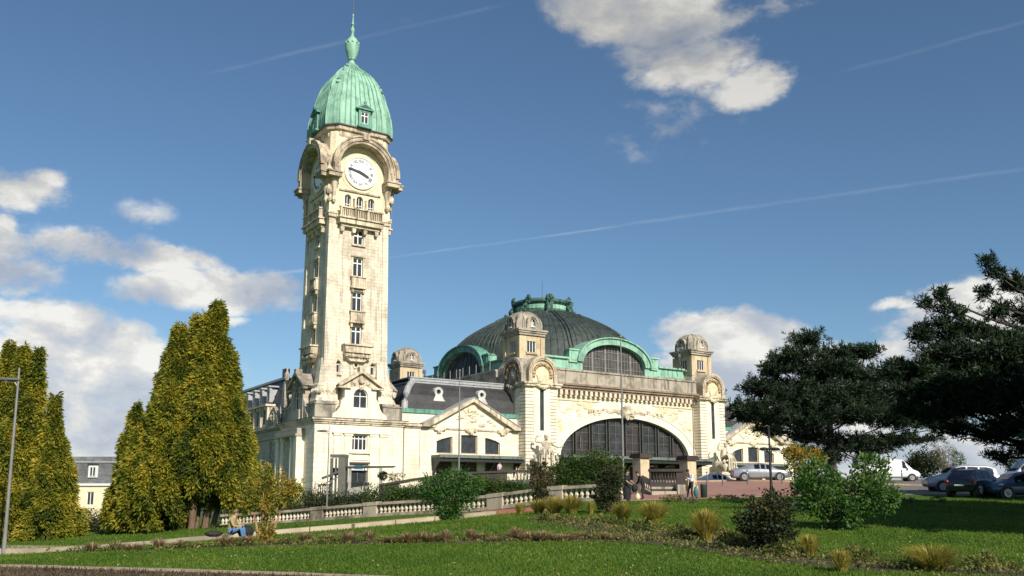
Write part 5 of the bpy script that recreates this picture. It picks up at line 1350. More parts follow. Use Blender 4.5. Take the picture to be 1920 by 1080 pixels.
def shrub(name, cat, lab, base, blobs, mt, n, lsize=.12, stems=6, asp=.5, group=None, stem_mat=None, up=.3, tone=0.0, stuff=False, shell=.5, sup=False):
    """blobs: (dx, dy, z, rx, ry, rz) lumps of leaves; dx is to the right of the picture, dy away"""
    t = thing(name, lab, cat, tuple(base), group); B_ = np.array(base)
    vol = np.array([(b[3] * b[4] * b[5]) ** .67 for b in blobs]); kk = (n * vol / vol.sum()).astype(int)
    PP, DD, TT = [], [], []
    for (dx, dy, z, rx, ry, rz), k in zip(blobs, kk):
        nc = max(8, k // 22); v = unit(nc); rad = rng.random(nc) ** (shell * .6)
        cc = v * rad[:, None]; per = max(1, k // nc)
        u = np.repeat(cc, per, 0) + rng.normal(size=(nc * per, 3)) * .16; vv = np.repeat(v, per, 0)
        ct = np.repeat(rng.normal(0, .15, nc), per)
        a_, b_ = c2w(u[:, 0] * rx + dx, u[:, 1] * ry + dy)
        PP.append(np.stack([B_[0] + a_, B_[1] + b_, B_[2] + z + u[:, 2] * rz], 1))
        va, vb = c2w(vv[:, 0], vv[:, 1]); DD.append(np.stack([va, vb, vv[:, 2]], 1) * .7 + rng.normal(size=(len(u), 3)) * .6 + np.array([0, 0, up]))
        TT.append(.45 + tone + .22 * vv[:, 2] + ct + rng.normal(0, .13, len(u)))
    P_, D_, T_ = map(np.concatenate, (PP, DD, TT)); L_ = lsize * rng.uniform(.6, 1.4, len(P_))
    keep = P_[:, 2] > (B_[2] + .02 if name != 'undergrowth' else -99)
    leaf_mesh('foliage', mt, P_[keep], D_[keep], L_[keep], L_[keep] * asp, T_[keep], t)
    if stems:
        mb = MB()
        for (dx, dy, z, rx, ry, rz) in blobs:
            for i in range(max(1, stems // len(blobs) + (1 if len(blobs) > 3 else 0))):
                ox, oy = c2w(dx + random.uniform(-.5, .5) * rx, dy + random.uniform(-.5, .5) * ry); B2 = Vector(base)
                mb.tube([B2 + Vector((ox * .15, oy * .15, -.1)), B2 + Vector((ox * .5, oy * .5, z * .5)), B2 + Vector((ox, oy, z + rz * .3))], [.035 + .01 * z, .025, .01], 5, cap=False)
        mb.build('stems', stem_mat or BARKD, t)
    return t
def tussock(base, h, r, n, mt, lab, name='ornamental_grass', cat='ornamental grass', group=None, wide=.014, flare=.55, tone=0):
    """a clump of arching blades: each blade three quads long"""
    t = np.zeros(0); B_ = np.array(base); th = rng.uniform(0, 2 * PI, n); r0 = r * .22 * rng.random(n); fl = flare * rng.uniform(.15, 1.1, n); hh = h * rng.uniform(.55, 1.1, n)
    V, T_ = [], []
    dx, dy = np.cos(th), np.sin(th); sx_, sy_ = -dy * wide, dx * wide
    pr = []
    for f, w in ((0, 1), (.4, .9), (.75, .7), (1.0, .1)):
        rad = r0 + r * fl * f ** 1.8; z = hh * (f - .25 * fl * f ** 3)
        x = B_[0] + rad * dx; y = B_[1] + rad * dy; zz = B_[2] + z
        pr.append((np.stack([x - sx_ * w, y - sy_ * w, zz], 1), np.stack([x + sx_ * w, y + sy_ * w, zz], 1)))
    q = []
    for (a, b), (c, d) in zip(pr[:-1], pr[1:]): q.append(np.stack([a, b, d, c], 1))
    Q = np.concatenate(q).reshape(-1, 3); m_ = len(Q) // 4
    me = bpy.data.meshes.new(name); me.from_pydata(Q.tolist(), [], [(4 * i, 4 * i + 1, 4 * i + 2, 4 * i + 3) for i in range(m_)])
    at_ = me.attributes.new('tone', 'FLOAT', 'FACE'); at_.data.foreach_set('value', np.clip(np.tile(rng.normal(.5 + tone, .2, n), 3) + np.repeat([-.2, 0, .2], n), 0, 1).astype(np.float32))
    me.materials.append(mt)
    for v in me.vertices: pass
    me.transform(Matrix.Translation(-Vector(base)))
    o = bpy.data.objects.new(name, me); o.location = base; C.objects.link(o)
    if lab: tag(o, lab, cat, group)
    return o

# ---- the big conifers on the left
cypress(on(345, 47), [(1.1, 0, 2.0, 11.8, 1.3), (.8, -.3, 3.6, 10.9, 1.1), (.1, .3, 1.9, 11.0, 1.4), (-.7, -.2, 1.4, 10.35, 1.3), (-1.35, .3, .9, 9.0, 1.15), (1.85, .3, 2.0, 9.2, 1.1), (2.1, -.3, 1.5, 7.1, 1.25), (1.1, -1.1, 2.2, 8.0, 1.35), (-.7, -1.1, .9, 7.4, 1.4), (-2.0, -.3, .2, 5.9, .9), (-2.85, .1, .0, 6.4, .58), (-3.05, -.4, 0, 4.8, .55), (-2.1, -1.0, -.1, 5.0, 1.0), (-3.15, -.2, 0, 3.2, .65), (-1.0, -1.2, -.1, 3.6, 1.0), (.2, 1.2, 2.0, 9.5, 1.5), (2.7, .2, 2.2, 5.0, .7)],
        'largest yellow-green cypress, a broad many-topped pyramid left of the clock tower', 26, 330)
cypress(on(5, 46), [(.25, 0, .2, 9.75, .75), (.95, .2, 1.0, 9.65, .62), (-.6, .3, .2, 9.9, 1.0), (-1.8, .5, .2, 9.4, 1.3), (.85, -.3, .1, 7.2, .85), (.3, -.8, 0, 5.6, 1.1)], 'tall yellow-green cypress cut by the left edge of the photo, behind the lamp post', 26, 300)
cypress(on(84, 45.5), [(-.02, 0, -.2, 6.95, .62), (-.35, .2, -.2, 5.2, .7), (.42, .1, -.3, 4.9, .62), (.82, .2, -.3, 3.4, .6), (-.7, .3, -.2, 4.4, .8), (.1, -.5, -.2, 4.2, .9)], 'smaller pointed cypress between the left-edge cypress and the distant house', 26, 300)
def px_pads(base_x, d, zb, items):
    """items: pixel centre x, y, half width px, half height px, depth offset m, count"""
    out = []
    for (x, y, hw, hh, dd, cnt) in items:
        y += random.gauss(0, 6); hh *= random.uniform(1.2, 1.7); hw *= random.uniform(.82, 1.06)
        D = d + dd; X = (x - 960) / 1684.0 * D; z = (931 - y) / 1684.0 * D
        out.append((X - (base_x - 960) / 1665.0 * d, dd, z - zb, hw / 1684.0 * D, hw / 1684.0 * D * .85, hh / 1684.0 * D, cnt))
    return out
# ---- pines on the right
random.seed(21)
d = 74.0; b_ = on(1563, d)
pads = [(1535, 640, 40, 16, 0, 260), (1510, 665, 45, 16, -.5, 300), (1590, 668, 50, 16, .3, 300), (1640, 672, 45, 15, .6, 260), (1480, 700, 55, 20, -.3, 420), (1560, 700, 70, 22, 0, 560), (1640, 705, 65, 22, .4, 480), (1700, 712, 45, 18, .8, 300), (1720, 700, 30, 14, 1, 160),
        (1450, 735, 60, 22, .2, 480), (1520, 745, 75, 26, -1, 700), (1600, 742, 75, 26, -1.2, 700), (1670, 745, 70, 24, 0, 560), (1735, 742, 55, 20, 1, 380), (1420, 760, 42, 15, 0, 260),
        (1410, 790, 36, 14, .5, 230), (1460, 782, 62, 22, -1, 560), (1530, 790, 75, 26, -1.5, 760), (1610, 790, 80, 28, -1.6, 800), (1690, 790, 72, 24, -.6, 620), (1755, 795, 60, 18, .8, 380), (1800, 800, 45, 14, 1.6, 200),
        (1460, 822, 40, 12, -.8, 190), (1525, 828, 55, 16, 1, 300), (1600, 835, 62, 16, .6, 340), (1680, 828, 60, 15, .4, 300), (1735, 830, 40, 11, .8, 160), (1580, 700, 70, 30, 2.2, 500), (1500, 760, 70, 28, 2.4, 460), (1650, 770, 80, 30, 2.4, 500), (1530, 720, 60, 22, 1.4, 400), (1610, 755, 90, 34, .6, 700), (1540, 850, 66, 10, .3, 220), (1640, 850, 60, 9, .4, 200), (1560, 866, 50, 12, .3, 110), (1625, 868, 36, 10, 0, 60)]
pine(b_, 12.6, 'broad dark pine with a spreading layered crown, in front of the right wing', px_pads(1563, d, b_.z, pads), .28, .40, (-.2, 0), seed=1)
d = 37.0; b_ = on(1990, d)
pads = [(1806, 548, 13, 9, 0, 36), (1785, 572, 20, 7, .2, 45), (1822, 574, 18, 7, 0, 45), (1770, 604, 20, 7, 0, 50), (1808, 604, 22, 9, .3, 70), (1838, 600, 16, 7, .1, 40), (1762, 632, 26, 8, -.2, 70), (1812, 636, 34, 11, .2, 130), (1846, 628, 22, 9, .2, 60), (1895, 566, 20, 9, .5, 50), (1912, 592, 26, 11, .3, 80), (1885, 628, 34, 10, 0, 100), (1940, 640, 50, 18, 0, 260),
        (1903, 488, 16, 7, 0, 40), (1922, 512, 20, 8, 0, 50), (1960, 540, 34, 14, .4, 120), (2000, 600, 70, 30, .4, 350), (1805, 676, 62, 20, -.4, 380), (1880, 680, 85, 28, -.6, 700), (1970, 690, 100, 36, -.6, 700), (1752, 694, 40, 14, 0, 170), (1708, 684, 18, 7, .3, 45), (1694, 712, 22, 8, .2, 55),
        (1750, 738, 55, 17, -.3, 330), (1825, 738, 85, 26, -1, 720), (1925, 745, 105, 32, -1, 850), (1782, 782, 60, 15, -.2, 300), (1860, 786, 80, 18, -.6, 450), (1945, 795, 90, 20, -.6, 460), (1735, 768, 36, 9, .4, 110), (1830, 812, 52, 8, 0, 110), (1900, 822, 60, 9, -.3, 170), (1895, 862, 34, 6, -.3, 60), (1960, 846, 60, 12, 0, 160), (1870, 715, 110, 34, 1.0, 700), (1850, 760, 100, 24, 1.2, 520)]
pine(b_, 10.4, 'large near pine reaching in over the parked cars from the right edge', px_pads(1990, d, b_.z, pads), .26, .27, (-.2, .2), seed=2)
# ---- shrubs
shrub('autumn_tree', 'small tree', 'small orange autumn tree with bare stems on the lawn near the seated person', on(492, 27.6), [(-.25, 0, 1.45, .42, .4, .5), (.35, .1, 1.65, .38, .4, .52), (.0, 0, 1.95, .3, .3, .4), (-.5, .1, 1.1, .3, .3, .32), (.72, 0, 1.45, .28, .3, .42), (.95, .1, 1.75, .2, .2, .3), (-.65, 0, 1.55, .24, .3, .34), (.1, 0, .95, .3, .3, .35), (.15, 0, .4, .22, .2, .4), (0, 0, .12, .45, .4, .16)], L_ORANGE, 7000, .08, 6, .5, stem_mat=BARKO, tone=0, shell=.9)
shrub('broadleaf_bush', 'bush', 'bright green laurel bush growing through the path edging before the balustrade', on(842, 39), [(0, 0, 1.0, .95, .8, .75), (-.85, 0, 1.3, .6, .6, .5), (.85, 0, 1.45, .7, .6, .5), (.15, 0, 1.75, .7, .6, .4), (-.1, -.2, .5, .6, .5, .45), (0, -.3, .25, .5, .4, .3)], L_GREEN, 6500, .13, 16, .42)
shrub('russet_bush', 'bush', 'rust-red and green upright bush against the balustrade below the left statue', on(1012, 50), [(0, 0, 1.0, .65, .6, .7), (.35, 0, 1.7, .5, .5, .5), (-.3, 0, 1.9, .45, .4, .45), (.2, 0, .5, .5, .4, .4), (-.05, 0, 2.25, .35, .35, .25)], L_RED, 2600, .12, 18, .5, tone=-.12)
shrub('hedge_bush', 'bush', 'large rounded green bush hiding the left end of the hall awning', on(1105, 66), [(-1.3, 0, 1.6, 1.4, 1.2, 1.2), (.3, 0, 1.9, 1.5, 1.2, 1.25), (1.6, 0, 1.5, 1.1, 1.1, 1.2), (-2.4, 0, 1.1, 1.0, 1.0, .9), (-.4, -.5, .8, 2.3, 1.0, .8), (1.4, -.3, .6, 1.4, 1, .7)], L_HEDGE, 15000, .16, 10, .5)
shrub('low_hedge', 'hedge', 'low clipped green hedge between the laurel and the russet bush, behind the balustrade', on(925, 72), [(-2.0, 0, .9, 1.5, .9, .8), (-.6, 0, .9, 1.5, .9, .8), (.9, 0, .85, 1.5, .9, .75), (2.2, 0, .8, 1.2, .8, .7)], L_HEDGE, 10000, .15, 8, .5)
shrub('flowering_bush', 'bush', 'dark rose bush with a few pale blooms at the plaza end of the balustrade', on(1142, 38), [(0, 0, 1.0, .55, .5, .6), (.1, 0, 1.55, .45, .4, .4), (-.2, 0, .55, .45, .4, .4)], L_DARK, 5200, .095, 10, .55, tone=.16)
shrub('round_bush', 'bush', 'dark rounded bush with yellowing leaf edges standing on the lawn bottom right', on(1440, 23.5), [(0, 0, .72, .62, .55, .55), (.2, 0, 1.05, .5, .45, .4), (-.3, 0, .8, .45, .4, .4), (.15, -.1, .4, .5, .4, .35)], L_DARK, 8000, .085, 14, .6, tone=.10)
shrub('broadleaf_bush', 'bush', 'big spreading light green bush on the lawn under the pines', on(1582, 29), [(-.9, 0, 1.1, .75, .7, .65), (.75, 0, 1.25, .85, .7, .6), (0, 0, .95, 1.0, .8, .65), (-.75, 0, 1.75, .55, .5, .4), (.95, 0, 1.95, .6, .5, .35), (-.15, -.1, .45, .55, .5, .4), (1.3, 0, .95, .5, .5, .45), (-1.1, 0, 1.35, .4, .4, .4)], L_GREEN, 8500, .14, 20, .42, tone=.2)
shrub('autumn_bush', 'bush', 'golden orange bush behind the light green one, beside the silver car', on(1512, 37), [(0, 0, 2.0, .8, .6, .6), (-.35, 0, 2.4, .45, .4, .35), (.3, 0, 1.2, .6, .5, .8)], L_ORANGE, 4600, .10, 10, .5)
# bushes along the foot of the tower, behind the balustrade
def zpx_(y, d): return (931 - y) / 1684.0 * d
YT = [908, 900, 914, 922, 912, 908, 912]
for i, (x, d, w, h, mt, lab) in enumerate(((455, 92, 2.3, 2.4, L_HEDGE, 'green bush at the cypress end of the balustrade'), (520, 92, 2.6, 2.7, L_ORANGE, 'yellowing bush behind the orange autumn tree, at the foot of the tower porch'),
        (568, 92, 2.0, 2.1, L_HEDGE, 'dark green bush below the corner of the tower base'), (650, 86, 2.6, 1.9, L_DARK, 'low dark bush in front of the lift structure'), (600, 88, 1.6, 1.4, L_DARK, 'small dark bush left of the street lamp, at the tower corner'),
        (718, 81, 2.0, 2.5, L_HEDGE, 'green bush under the canopy, right of the lift structure'), (772, 80, 1.6, 1.5, L_HEDGE, 'small green bush left of the laurel, under the terrace parapet'))):
    b_ = on(x, d); h = zpx_(YT[i], d) - b_.z; shrub('hedge_bush', 'bush', lab, b_, [(0, 0, h * .5, w, w * .7, h * .5), (w * .6, 0, h * .35, w * .6, w * .5, h * .4), (-w * .6, 0, h * .35, w * .6, w * .5, h * .38)], mt, 4500, .17, 4, .5, tone=-.08 if mt is L_ORANGE else 0)
shrub('low_hedge', 'hedge', 'dark hedge below the distant house, between the two cypress clumps', on(158, 84), [(-1.8, 0, .9, 1.8, 1.2, 1.0), (.2, 0, 1.1, 2.0, 1.2, 1.2), (2.2, 0, .9, 1.8, 1.2, 1.1)], L_DARK, 8000, .18, 4, .5)
shrub('background_tree', 'tree', 'dark rounded tree far off beyond the white van', on(1738, 120), [(0, 0, 2.6, 2.2, 2, 1.8), (-1.2, 0, 1.8, 1.5, 1.5, 1.6)], L_DARK, 5000, .3, 4, .5)
shrub('background_tree', 'tree', 'thin pale leafless tree behind the white estate car', on(1772, 110), [(0, 0, 3.6, 1.5, 1.4, 1.9), (.4, 0, 2.0, 1.2, 1.0, 1.4)], L_BG, 1500, .28, 40, .22, stem_mat=plain('pale_twig_bark', (.22, .18, .14), .9))
shrub('background_tree', 'tree', 'small yellow-green sapling right of the pale leafless tree', on(1797, 112), [(0, 0, 2.6, .9, .9, 1.2), (0, 0, 1.2, .8, .8, 1)], L_GREEN, 1200, .26, 10, .3)
shrub('background_tree', 'tree', 'small bushy tree at the right edge behind the dark cars', on(1902, 95), [(0, 0, 2.2, .9, .9, 1.2), (.3, 0, 1.2, 1, 1, 1.2)], L_DARK, 1600, .24, 8, .4)
# potted and ball-clipped plants by the canopy
for x, d, h, lab in ((716, 88.5, 2.9, 'clipped dark ball plant on a stem under the canopy'), (742, 88.5, 2.6, 'loose leafy plant just right of the canopy post')):
    b_ = on(x, d); zt = (931 - 893) / 1684 * d - b_.z
    shrub('potted_tree', 'plant', lab, b_, [(0, 0, zt, .42 if x == 716 else .75, .42, .42 if x == 716 else .6)], L_DARK if x == 716 else L_ORANGE, 900 if x == 716 else 500, .14, 3, .5)
# ---- ornamental grasses, each by what it stands beside
for x, d, h, r, n, lab in ((1010, 39.5, .75, .55, 420, 'straw grass clump at the foot of the russet bush'), (1040, 39, .85, .7, 520, 'straw grass clump second from the russet bush, along the balustrade'), (1072, 38.5, .85, .7, 520, 'straw grass clump halfway between the russet and the rose bush'),
        (975, 41, .6, .4, 260, 'small straw grass clump by the brick ledge'), (1108, 37, .6, .3, 220, 'thin dark-based grass clump touching the rose bush'), (1166, 32, .8, .55, 360, 'greenish grass clump right of the rose bush'), (1226, 31.5, .85, .7, 560, 'wide straw grass clump in the middle of the lawn bed'),
        (1324, 26, .95, .55, 560, 'tall upright straw grass fan between the wide clump and the dark round bush'), (1518, 22.2, .6, .36, 380, 'straw grass clump right of the dark round bush'), (1578, 19.6, .5, .34, 360, 'straw grass clump at the bottom edge under the light green bush'),
        (1748, 19.8, .62, .75, 520, 'sprawling yellow-green grass clump at the bottom right')):
    tussock(on(x, d, -.02), h * 1.0, r * 1.3, int(n * 1.2), L_STRAW, lab, group='ornamental grass clumps in the lawn beds', tone=-.25 if x in (1166, 1748, 1108) else 0, flare=.75 if r > .5 else .55)

# two pines just outside the right edge: their shade lies over the lawn
for (X_, Y_, H_, lab, sd) in ((22.3, 27.0, 10.0, 'broad pine just outside the right edge, left of its two neighbours', 8), (34.5, 43, 11.5, 'pine outside the right edge beyond the grey van', 9), (27, 33.5, 11.0, 'pine standing just outside the right edge whose shade crosses the lawn', 5), (21.3, 23.8, 9.5, 'low broad pine outside the right edge, nearest to the lawn bed', 10), (30, 23.5, 11.5, 'second pine outside the right edge, nearer the eye', 6)):
    bb_ = gp(X_, Y_); rq = random.Random(sd); pads_ = [(rq.uniform(-4.2, 4.2) * (1.15 - zz / H_), rq.uniform(-4.2, 4.2) * (1.15 - zz / H_), zz, 2.1, 2.1, .9, 480) for zz in np.linspace(2.6, H_ - .6, 26)]
    pine(bb_, H_, lab, pads_, .25, .5, (0, 0), nt_=8, seed=sd, nw=2.6)

for i, (xa, xb, d, yt, lab) in enumerate(((600, 700, 80, 930, 'low dark hedge right behind the balustrade, under the lift structure'), (780, 860, 74, 916, 'dark hedge behind the balustrade, left of the low clipped hedge'), (440, 560, 82, 940, 'dark undergrowth behind the lower end of the balustrade'))):
    b_ = on((xa + xb) / 2, d); w = (xb - xa) / 1665 * d / 2; h = zpx_(yt, d) - b_.z
    shrub('low_hedge', 'hedge', lab, b_, [(q * w * .6, 0, h * .45, w * .5, .9, h * .55) for q in (-1, 0, 1)], L_DARK, 6500, .17, 4, .5)

# dark undergrowth right behind the long balustrade
ug = [cx_(1150, 57.5), cx_(1045, 60.5), cx_(930, 63.8), cx_(740, 69), cx_(560, 75), cx_(430, 79)]
b_ = gp(*ug[3]); bl_ = []
for (xa, ya), (xb, yb) in zip(ug[:-1], ug[1:]):
    n_ = max(1, int(math.hypot(xb - xa, yb - ya) / 1.5))
    for i in range(n_):
        f = (i + .5) / n_; x, y = xa + (xb - xa) * f, ya + (yb - ya) * f; g_ = gp(x, y)
        bl_.append((x - ug[3][0], y - ug[3][1], g_.z - b_.z + .45, 1.0, .5, .6))
tag(shrub('undergrowth', 'undergrowth', 'low dark undergrowth seen through the long mossy balustrade', b_, bl_, L_DARK, 16000, .14, 0, .5), kind=None)
# ================================================================ ground cover
def inpoly(px, py, poly):
    c = np.zeros(len(px), bool); n = len(poly)
    for i in range(n):
        x0, y0 = poly[i]; x1, y1 = poly[(i + 1) % n]
        with np.errstate(divide='ignore', invalid='ignore'):
            cond = ((y0 > py) != (y1 > py)) & (px < (x1 - x0) * (py - y0) / (y1 - y0 + 1e-12) + x0)
        c ^= cond
    return c
BEDP = [(-13.5, 26.25), (-10, 25.9), (-6, 25.75), (-3, 25.95), (0, 25.9), (2.6, 26.1), (4.2, 25.0), (5.0, 23.4), (6.0, 21.4), (7.6, 19.9), (10.0, 19.0), (11.4, 18.6), (11.6, 19.9), (9.4, 20.8), (7.6, 22.4), (7.4, 24.6), (6.6, 27.2), (5.2, 29.0), (3.6, 31.4), (2.4, 34.6), (1.0, 36.0), (.6, 34.2), (1.9, 31.2), (2.6, 28.6), (2.0, 27.3), (0, 26.8), (-3, 26.9), (-6, 26.75), (-10, 27.0), (-13.5, 27.3)]
KERBP = [(-30, 19.7), (-13.5, 21.35), (-9, 20.25), (-4.5, 19.25), (-2.0, 18.45), (1.5, 17.1), (1.5, 10), (-30, 10)]
def scatter(n, y0, y1, k=.66, power=1.0):
    Y = y0 + (y1 - y0) * rng.random(n) ** power; X = rng.uniform(-1, 1, n) * Y * k
    return X, Y
X, Y = scatter(230000, 17.5, 48, .64, 1.5)
keep = ~inpoly(X, Y, BEDP) & ~inpoly(X, Y, KERBP); X, Y = X[keep], Y[keep]
a_, b_ = c2w(X, Y); n = len(X); sc = Y / 20
lawn_o = leaf_mesh('grass', L_GRASS, np.stack([a_, b_, hcam(X, Y) - .005], 1), np.stack([rng.normal(0, .45, n), rng.normal(0, .45, n), np.ones(n)], 1), rng.uniform(.035, .085, n) * (.8 + .25 * sc), rng.uniform(.012, .022, n) * sc ** .7, rng.normal(.46, .22, n) + .16 * np.sin(X * .9 + 1.7 * np.sin(Y * .35)) + .12 * np.sin(Y * 1.4 + X * .5))
tag(lawn_o, kind='stuff')
# bed planting: low mixed leaves and dry heather tufts
NB = 110000; X = rng.uniform(-13.5, 11.6, NB); Y = rng.uniform(18.6, 36, NB); jx, jy = X + rng.normal(0, .12, NB), Y + rng.normal(0, .2, NB); keep = inpoly(jx, jy, BEDP) & ((np.sin(X * 2.1 + Y) + rng.normal(0, .8, NB)) > -.9); X, Y = X[keep], Y[keep]
a_, b_ = c2w(X, Y); n = len(X)
tag(leaf_mesh('ground_cover', L_BED, np.stack([a_, b_, hcam(X, Y) + rng.uniform(0, .20, n) * (.35 + .65 * np.sin(X * 3.1 + Y * .7) ** 2)], 1), unit(n) + np.array([0, 0, .5]), rng.uniform(.05, .13, n), rng.uniform(.03, .06, n), rng.normal(.45, .22, n)), kind='stuff')
k = 0
rr_ = random.Random(5)
hx = [-12.2, -10.8, -10.3, -9.1, -8.2, -7.0, -6.1, -4.7, -4.2, -3.6, -2.95, -2.3, -1.9, -1.2, -.9, -.1, .15, .9, 1.5, 2.0, 2.7, 3.1]
ORD = ['first', 'second', 'third', 'fourth', 'fifth', 'sixth', 'seventh', 'eighth', 'ninth', 'tenth', 'eleventh', 'twelfth', 'thirteenth', 'fourteenth', 'fifteenth', 'sixteenth', 'seventeenth', 'eighteenth', 'nineteenth', 'twentieth']
def nth(i, n): return ORD[i] + ' from the left' if i < 16 else (ORD[n - 1 - i] + ' from the right')
names_ = 'dry russet heather tuft in the long narrow lawn bed'
hx = sorted(hx + [-11.6, -9.7, -7.6, -5.4, -3.3, -.5, .5, 1.2, -6.6, -2.6])
for i, x in enumerate(hx):
    y = 26.5 + rr_.uniform(-.35, .45); h = rr_.uniform(.18, .42)
    tussock(gp(x, y, -.02), h, rr_.uniform(.28, .55), 200, L_DRY, 'dry heather tuft in the narrow lawn bed, ' + nth(i, len(hx)), name='dry_heather', cat='heather', group='dry heather tufts along the lawn bed', wide=.011, flare=1.0)
BPL = ['just left of the tall straw grass fan', 'at the foot of the tall straw grass fan', 'in front of the dark round bush, on its left', 'under the dark round bush', 'between the dark round bush and the straw grass right of it', 'left of the straw grass clump at the bottom edge', 'right of the straw grass clump at the bottom edge', 'beside the wide straw grass clump in the middle', 'behind the greenish grass clump near the rose bush', 'behind the tall straw grass fan']
EPL = ['below the left square pillar', 'below the step between the two pillars', 'right of the man in the white shirt', 'below the litter bin', 'at the foot of the black lamp post', 'left of the black lamp post', 'right beside the light green bush', 'second beyond the light green bush', 'third beyond the light green bush', 'at the feet of the white-shirted man']
for i, (x, y) in enumerate(((4.2, 28.9), (4.9, 26.6), (5.9, 24.4), (6.6, 22.3), (7.9, 21.4), (9.2, 20.6), (10.3, 20.1), (3.1, 31.2), (1.4, 33.6), (6.2, 26.0))):
    shrub('bed_plant', 'low plant', 'low mixed green plant ' + BPL[i], gp(x, y), [(0, 0, .16, .42, .4, .2), (.3, 0, .12, .3, .3, .16)], L_BED, 700, .075, 0, .5, group='low plants in the winding lawn bed')
# pale plants along the upper lawn edge
for i, (x, d) in enumerate(((1255, 47), (1280, 47.2), (1345, 47.5), (1400, 47.5), (1448, 44), (1375, 48), (1610, 45), (1700, 45), (1760, 45.5), (1295, 45))):
    shrub('edge_plant', 'low plant', 'small pale plant on the upper lawn edge, ' + EPL[i], on(x, d), [(0, 0, .16, .45, .25, .16)] if i != 4 else [(0, 0, .35, .45, .35, .4)], L_BG if i % 2 else L_BED, 260, .10, 0, .5, group='pale plants along the upper lawn edge')

# rough dry growth on the bank below the kerb
n = 26000; X = rng.uniform(-14, 1.5, n); Y = rng.uniform(15.5, 21.6, n); line = np.interp(X, [-13.5, -9, -4.5, -2.0, 1.5], [21.25, 20.15, 19.15, 18.35, 17.0]); keep = Y < line - .2; X, Y = X[keep], Y[keep]; n = len(X); a_, b_ = c2w(X, Y)
tag(leaf_mesh('dry_bank_growth', L_BANK, np.stack([a_, b_, hcam(X, Y)], 1), np.stack([rng.normal(0, .7, n), rng.normal(0, .7, n), np.ones(n)], 1), rng.uniform(.05, .14, n), rng.uniform(.012, .03, n), rng.normal(.2, .25, n)), kind='stuff')

# fallen leaves
n = 2600; Y = 18 + 26 * rng.random(n) ** 1.3; X = rng.uniform(-.6, .6, n) * Y; keep = ~inpoly(X, Y, KERBP) & (rng.random(n) < .35 + .65 * (np.sin(X * .6) > .2)); X, Y = X[keep], Y[keep]; n = len(X); a_, b_ = c2w(X, Y)
tag(leaf_mesh('fallen_leaves', L_DRY, np.stack([a_, b_, hcam(X, Y) + .05], 1), np.stack([rng.normal(0, 1, n), rng.normal(0, 1, n), rng.normal(0, .2, n)], 1), rng.uniform(.03, .06, n), rng.uniform(.03, .045, n), rng.normal(.6, .25, n)), kind='stuff')
# ================================================================ street furniture, vehicles, people
def place_pt(x, y, d): return at(x, y, d)
RX = Vector((math.cos(AZ), -math.sin(AZ), 0)); RY = Vector((math.sin(AZ), math.cos(AZ), 0))     # right of the picture, away from the eye
def zpx(y, d): return (931 - y) / 1684.0 * d
# ---- poles and lamps
def pole(name, cat, lab, x, d, ytop, r=.07, mt=None, base=True):
    b_ = on(x, d); zt = zpx(ytop, d)
    t = thing(name, lab, cat, tuple(b_)); mb = MB(); mb.tube([b_ + Vector((0, 0, -.2)), Vector((b_.x, b_.y, b_.z + (zt - b_.z) * .5)), Vector((b_.x, b_.y, zt))], [r, r * .85, r * .5], 8); mb.build('pole', mt or IRONL, t, smooth=50)
    mb = MB(); mb.lathe(b_.x, b_.y, [(r * 1.9, b_.z - .1), (r * 1.9, b_.z + .35), (r * 1.3, b_.z + .5)], 8); mb.build('base', mt or IRONL, t)
    mb = MB(); mb.ball((b_.x, b_.y, zt + r), r * 1.2, 8, 6); mb.build('finial', mt or IRONL, t)
    return t
pole('flagpole', 'flagpole', 'tall bare flagpole standing in front of the great arched window', 1169, 70, 632, .085)
pole('flagpole', 'flagpole', 'bare flagpole standing before the left wing pediment', 860, 80, 697, .085)
pole('flagpole', 'flagpole', 'thin grey pole against the right end of the hall front', 1303, 88, 720, .06)
def street_lamp(lab, x, d, ytop, arm, yarm, r=.07, mt=None, headc=None, al=.9, hs=1.0):
    b_ = on(x, d); zt = zpx(ytop, d); za = zpx(yarm, d); mt = mt or IRONL
    t = thing('street_lamp', lab, 'street lamp', tuple(b_))
    mb = MB(); mb.tube([b_ + Vector((0, 0, -.2)), Vector((b_.x, b_.y, b_.z + 1.2)), Vector((b_.x, b_.y, zt))], [r * 1.3, r, r * .55], 8); mb.build('pole', mt, t, smooth=50)
    for s_ in arm:
        e = Vector((b_.x, b_.y, za)); h = e + RX * s_ * al + Vector((0, 0, .28))
        mb = MB(); mb.tube([e, e + RX * s_ * al * .5 + Vector((0, 0, .12)), h], r * .5, 6); mb.build('arm', mt, t)
        mb = MB(); c = h + RX * s_ * .25 * hs; rings = []
        for f, w, hh in ((-.55, .03, .03), (-.4, .15, .09), (0, .22, .13), (.35, .17, .1), (.5, .04, .03)):
            q = c + RX * s_ * f * hs; rings.append([q + RY * w * math.cos(2 * PI * k / 8) + Vector((0, 0, hh * math.sin(2 * PI * k / 8) * (1 if math.sin(2 * PI * k / 8) > 0 else .45))) for k in range(8)])
        mb.loft(rings); mb.build('lamp_head', headc or DKGREY, t, smooth=50)
        mb = MB(); mb.box(c.x - .13, c.x + .13, c.y - .13, c.y + .13, c.z - .075, c.z - .045); mb.build('lens', GLASSB, t)
    return t
street_lamp('slim grey street lamp with one arm to the left, before the tower base corner', 612, 79, 800, (-1,), 816, .07, al=.35)
street_lamp('tall leaning grey lamp post in front of the left-edge cypress', 7, 38, 690, (-1,), 726, .075, al=.2)
street_lamp('black lamp post with two small arms under the broad pine, beside the silver car', 1447, 52, 800, (-1, 1), 853, .075, mt=BLACK, headc=BLACK, al=.16, hs=.6)
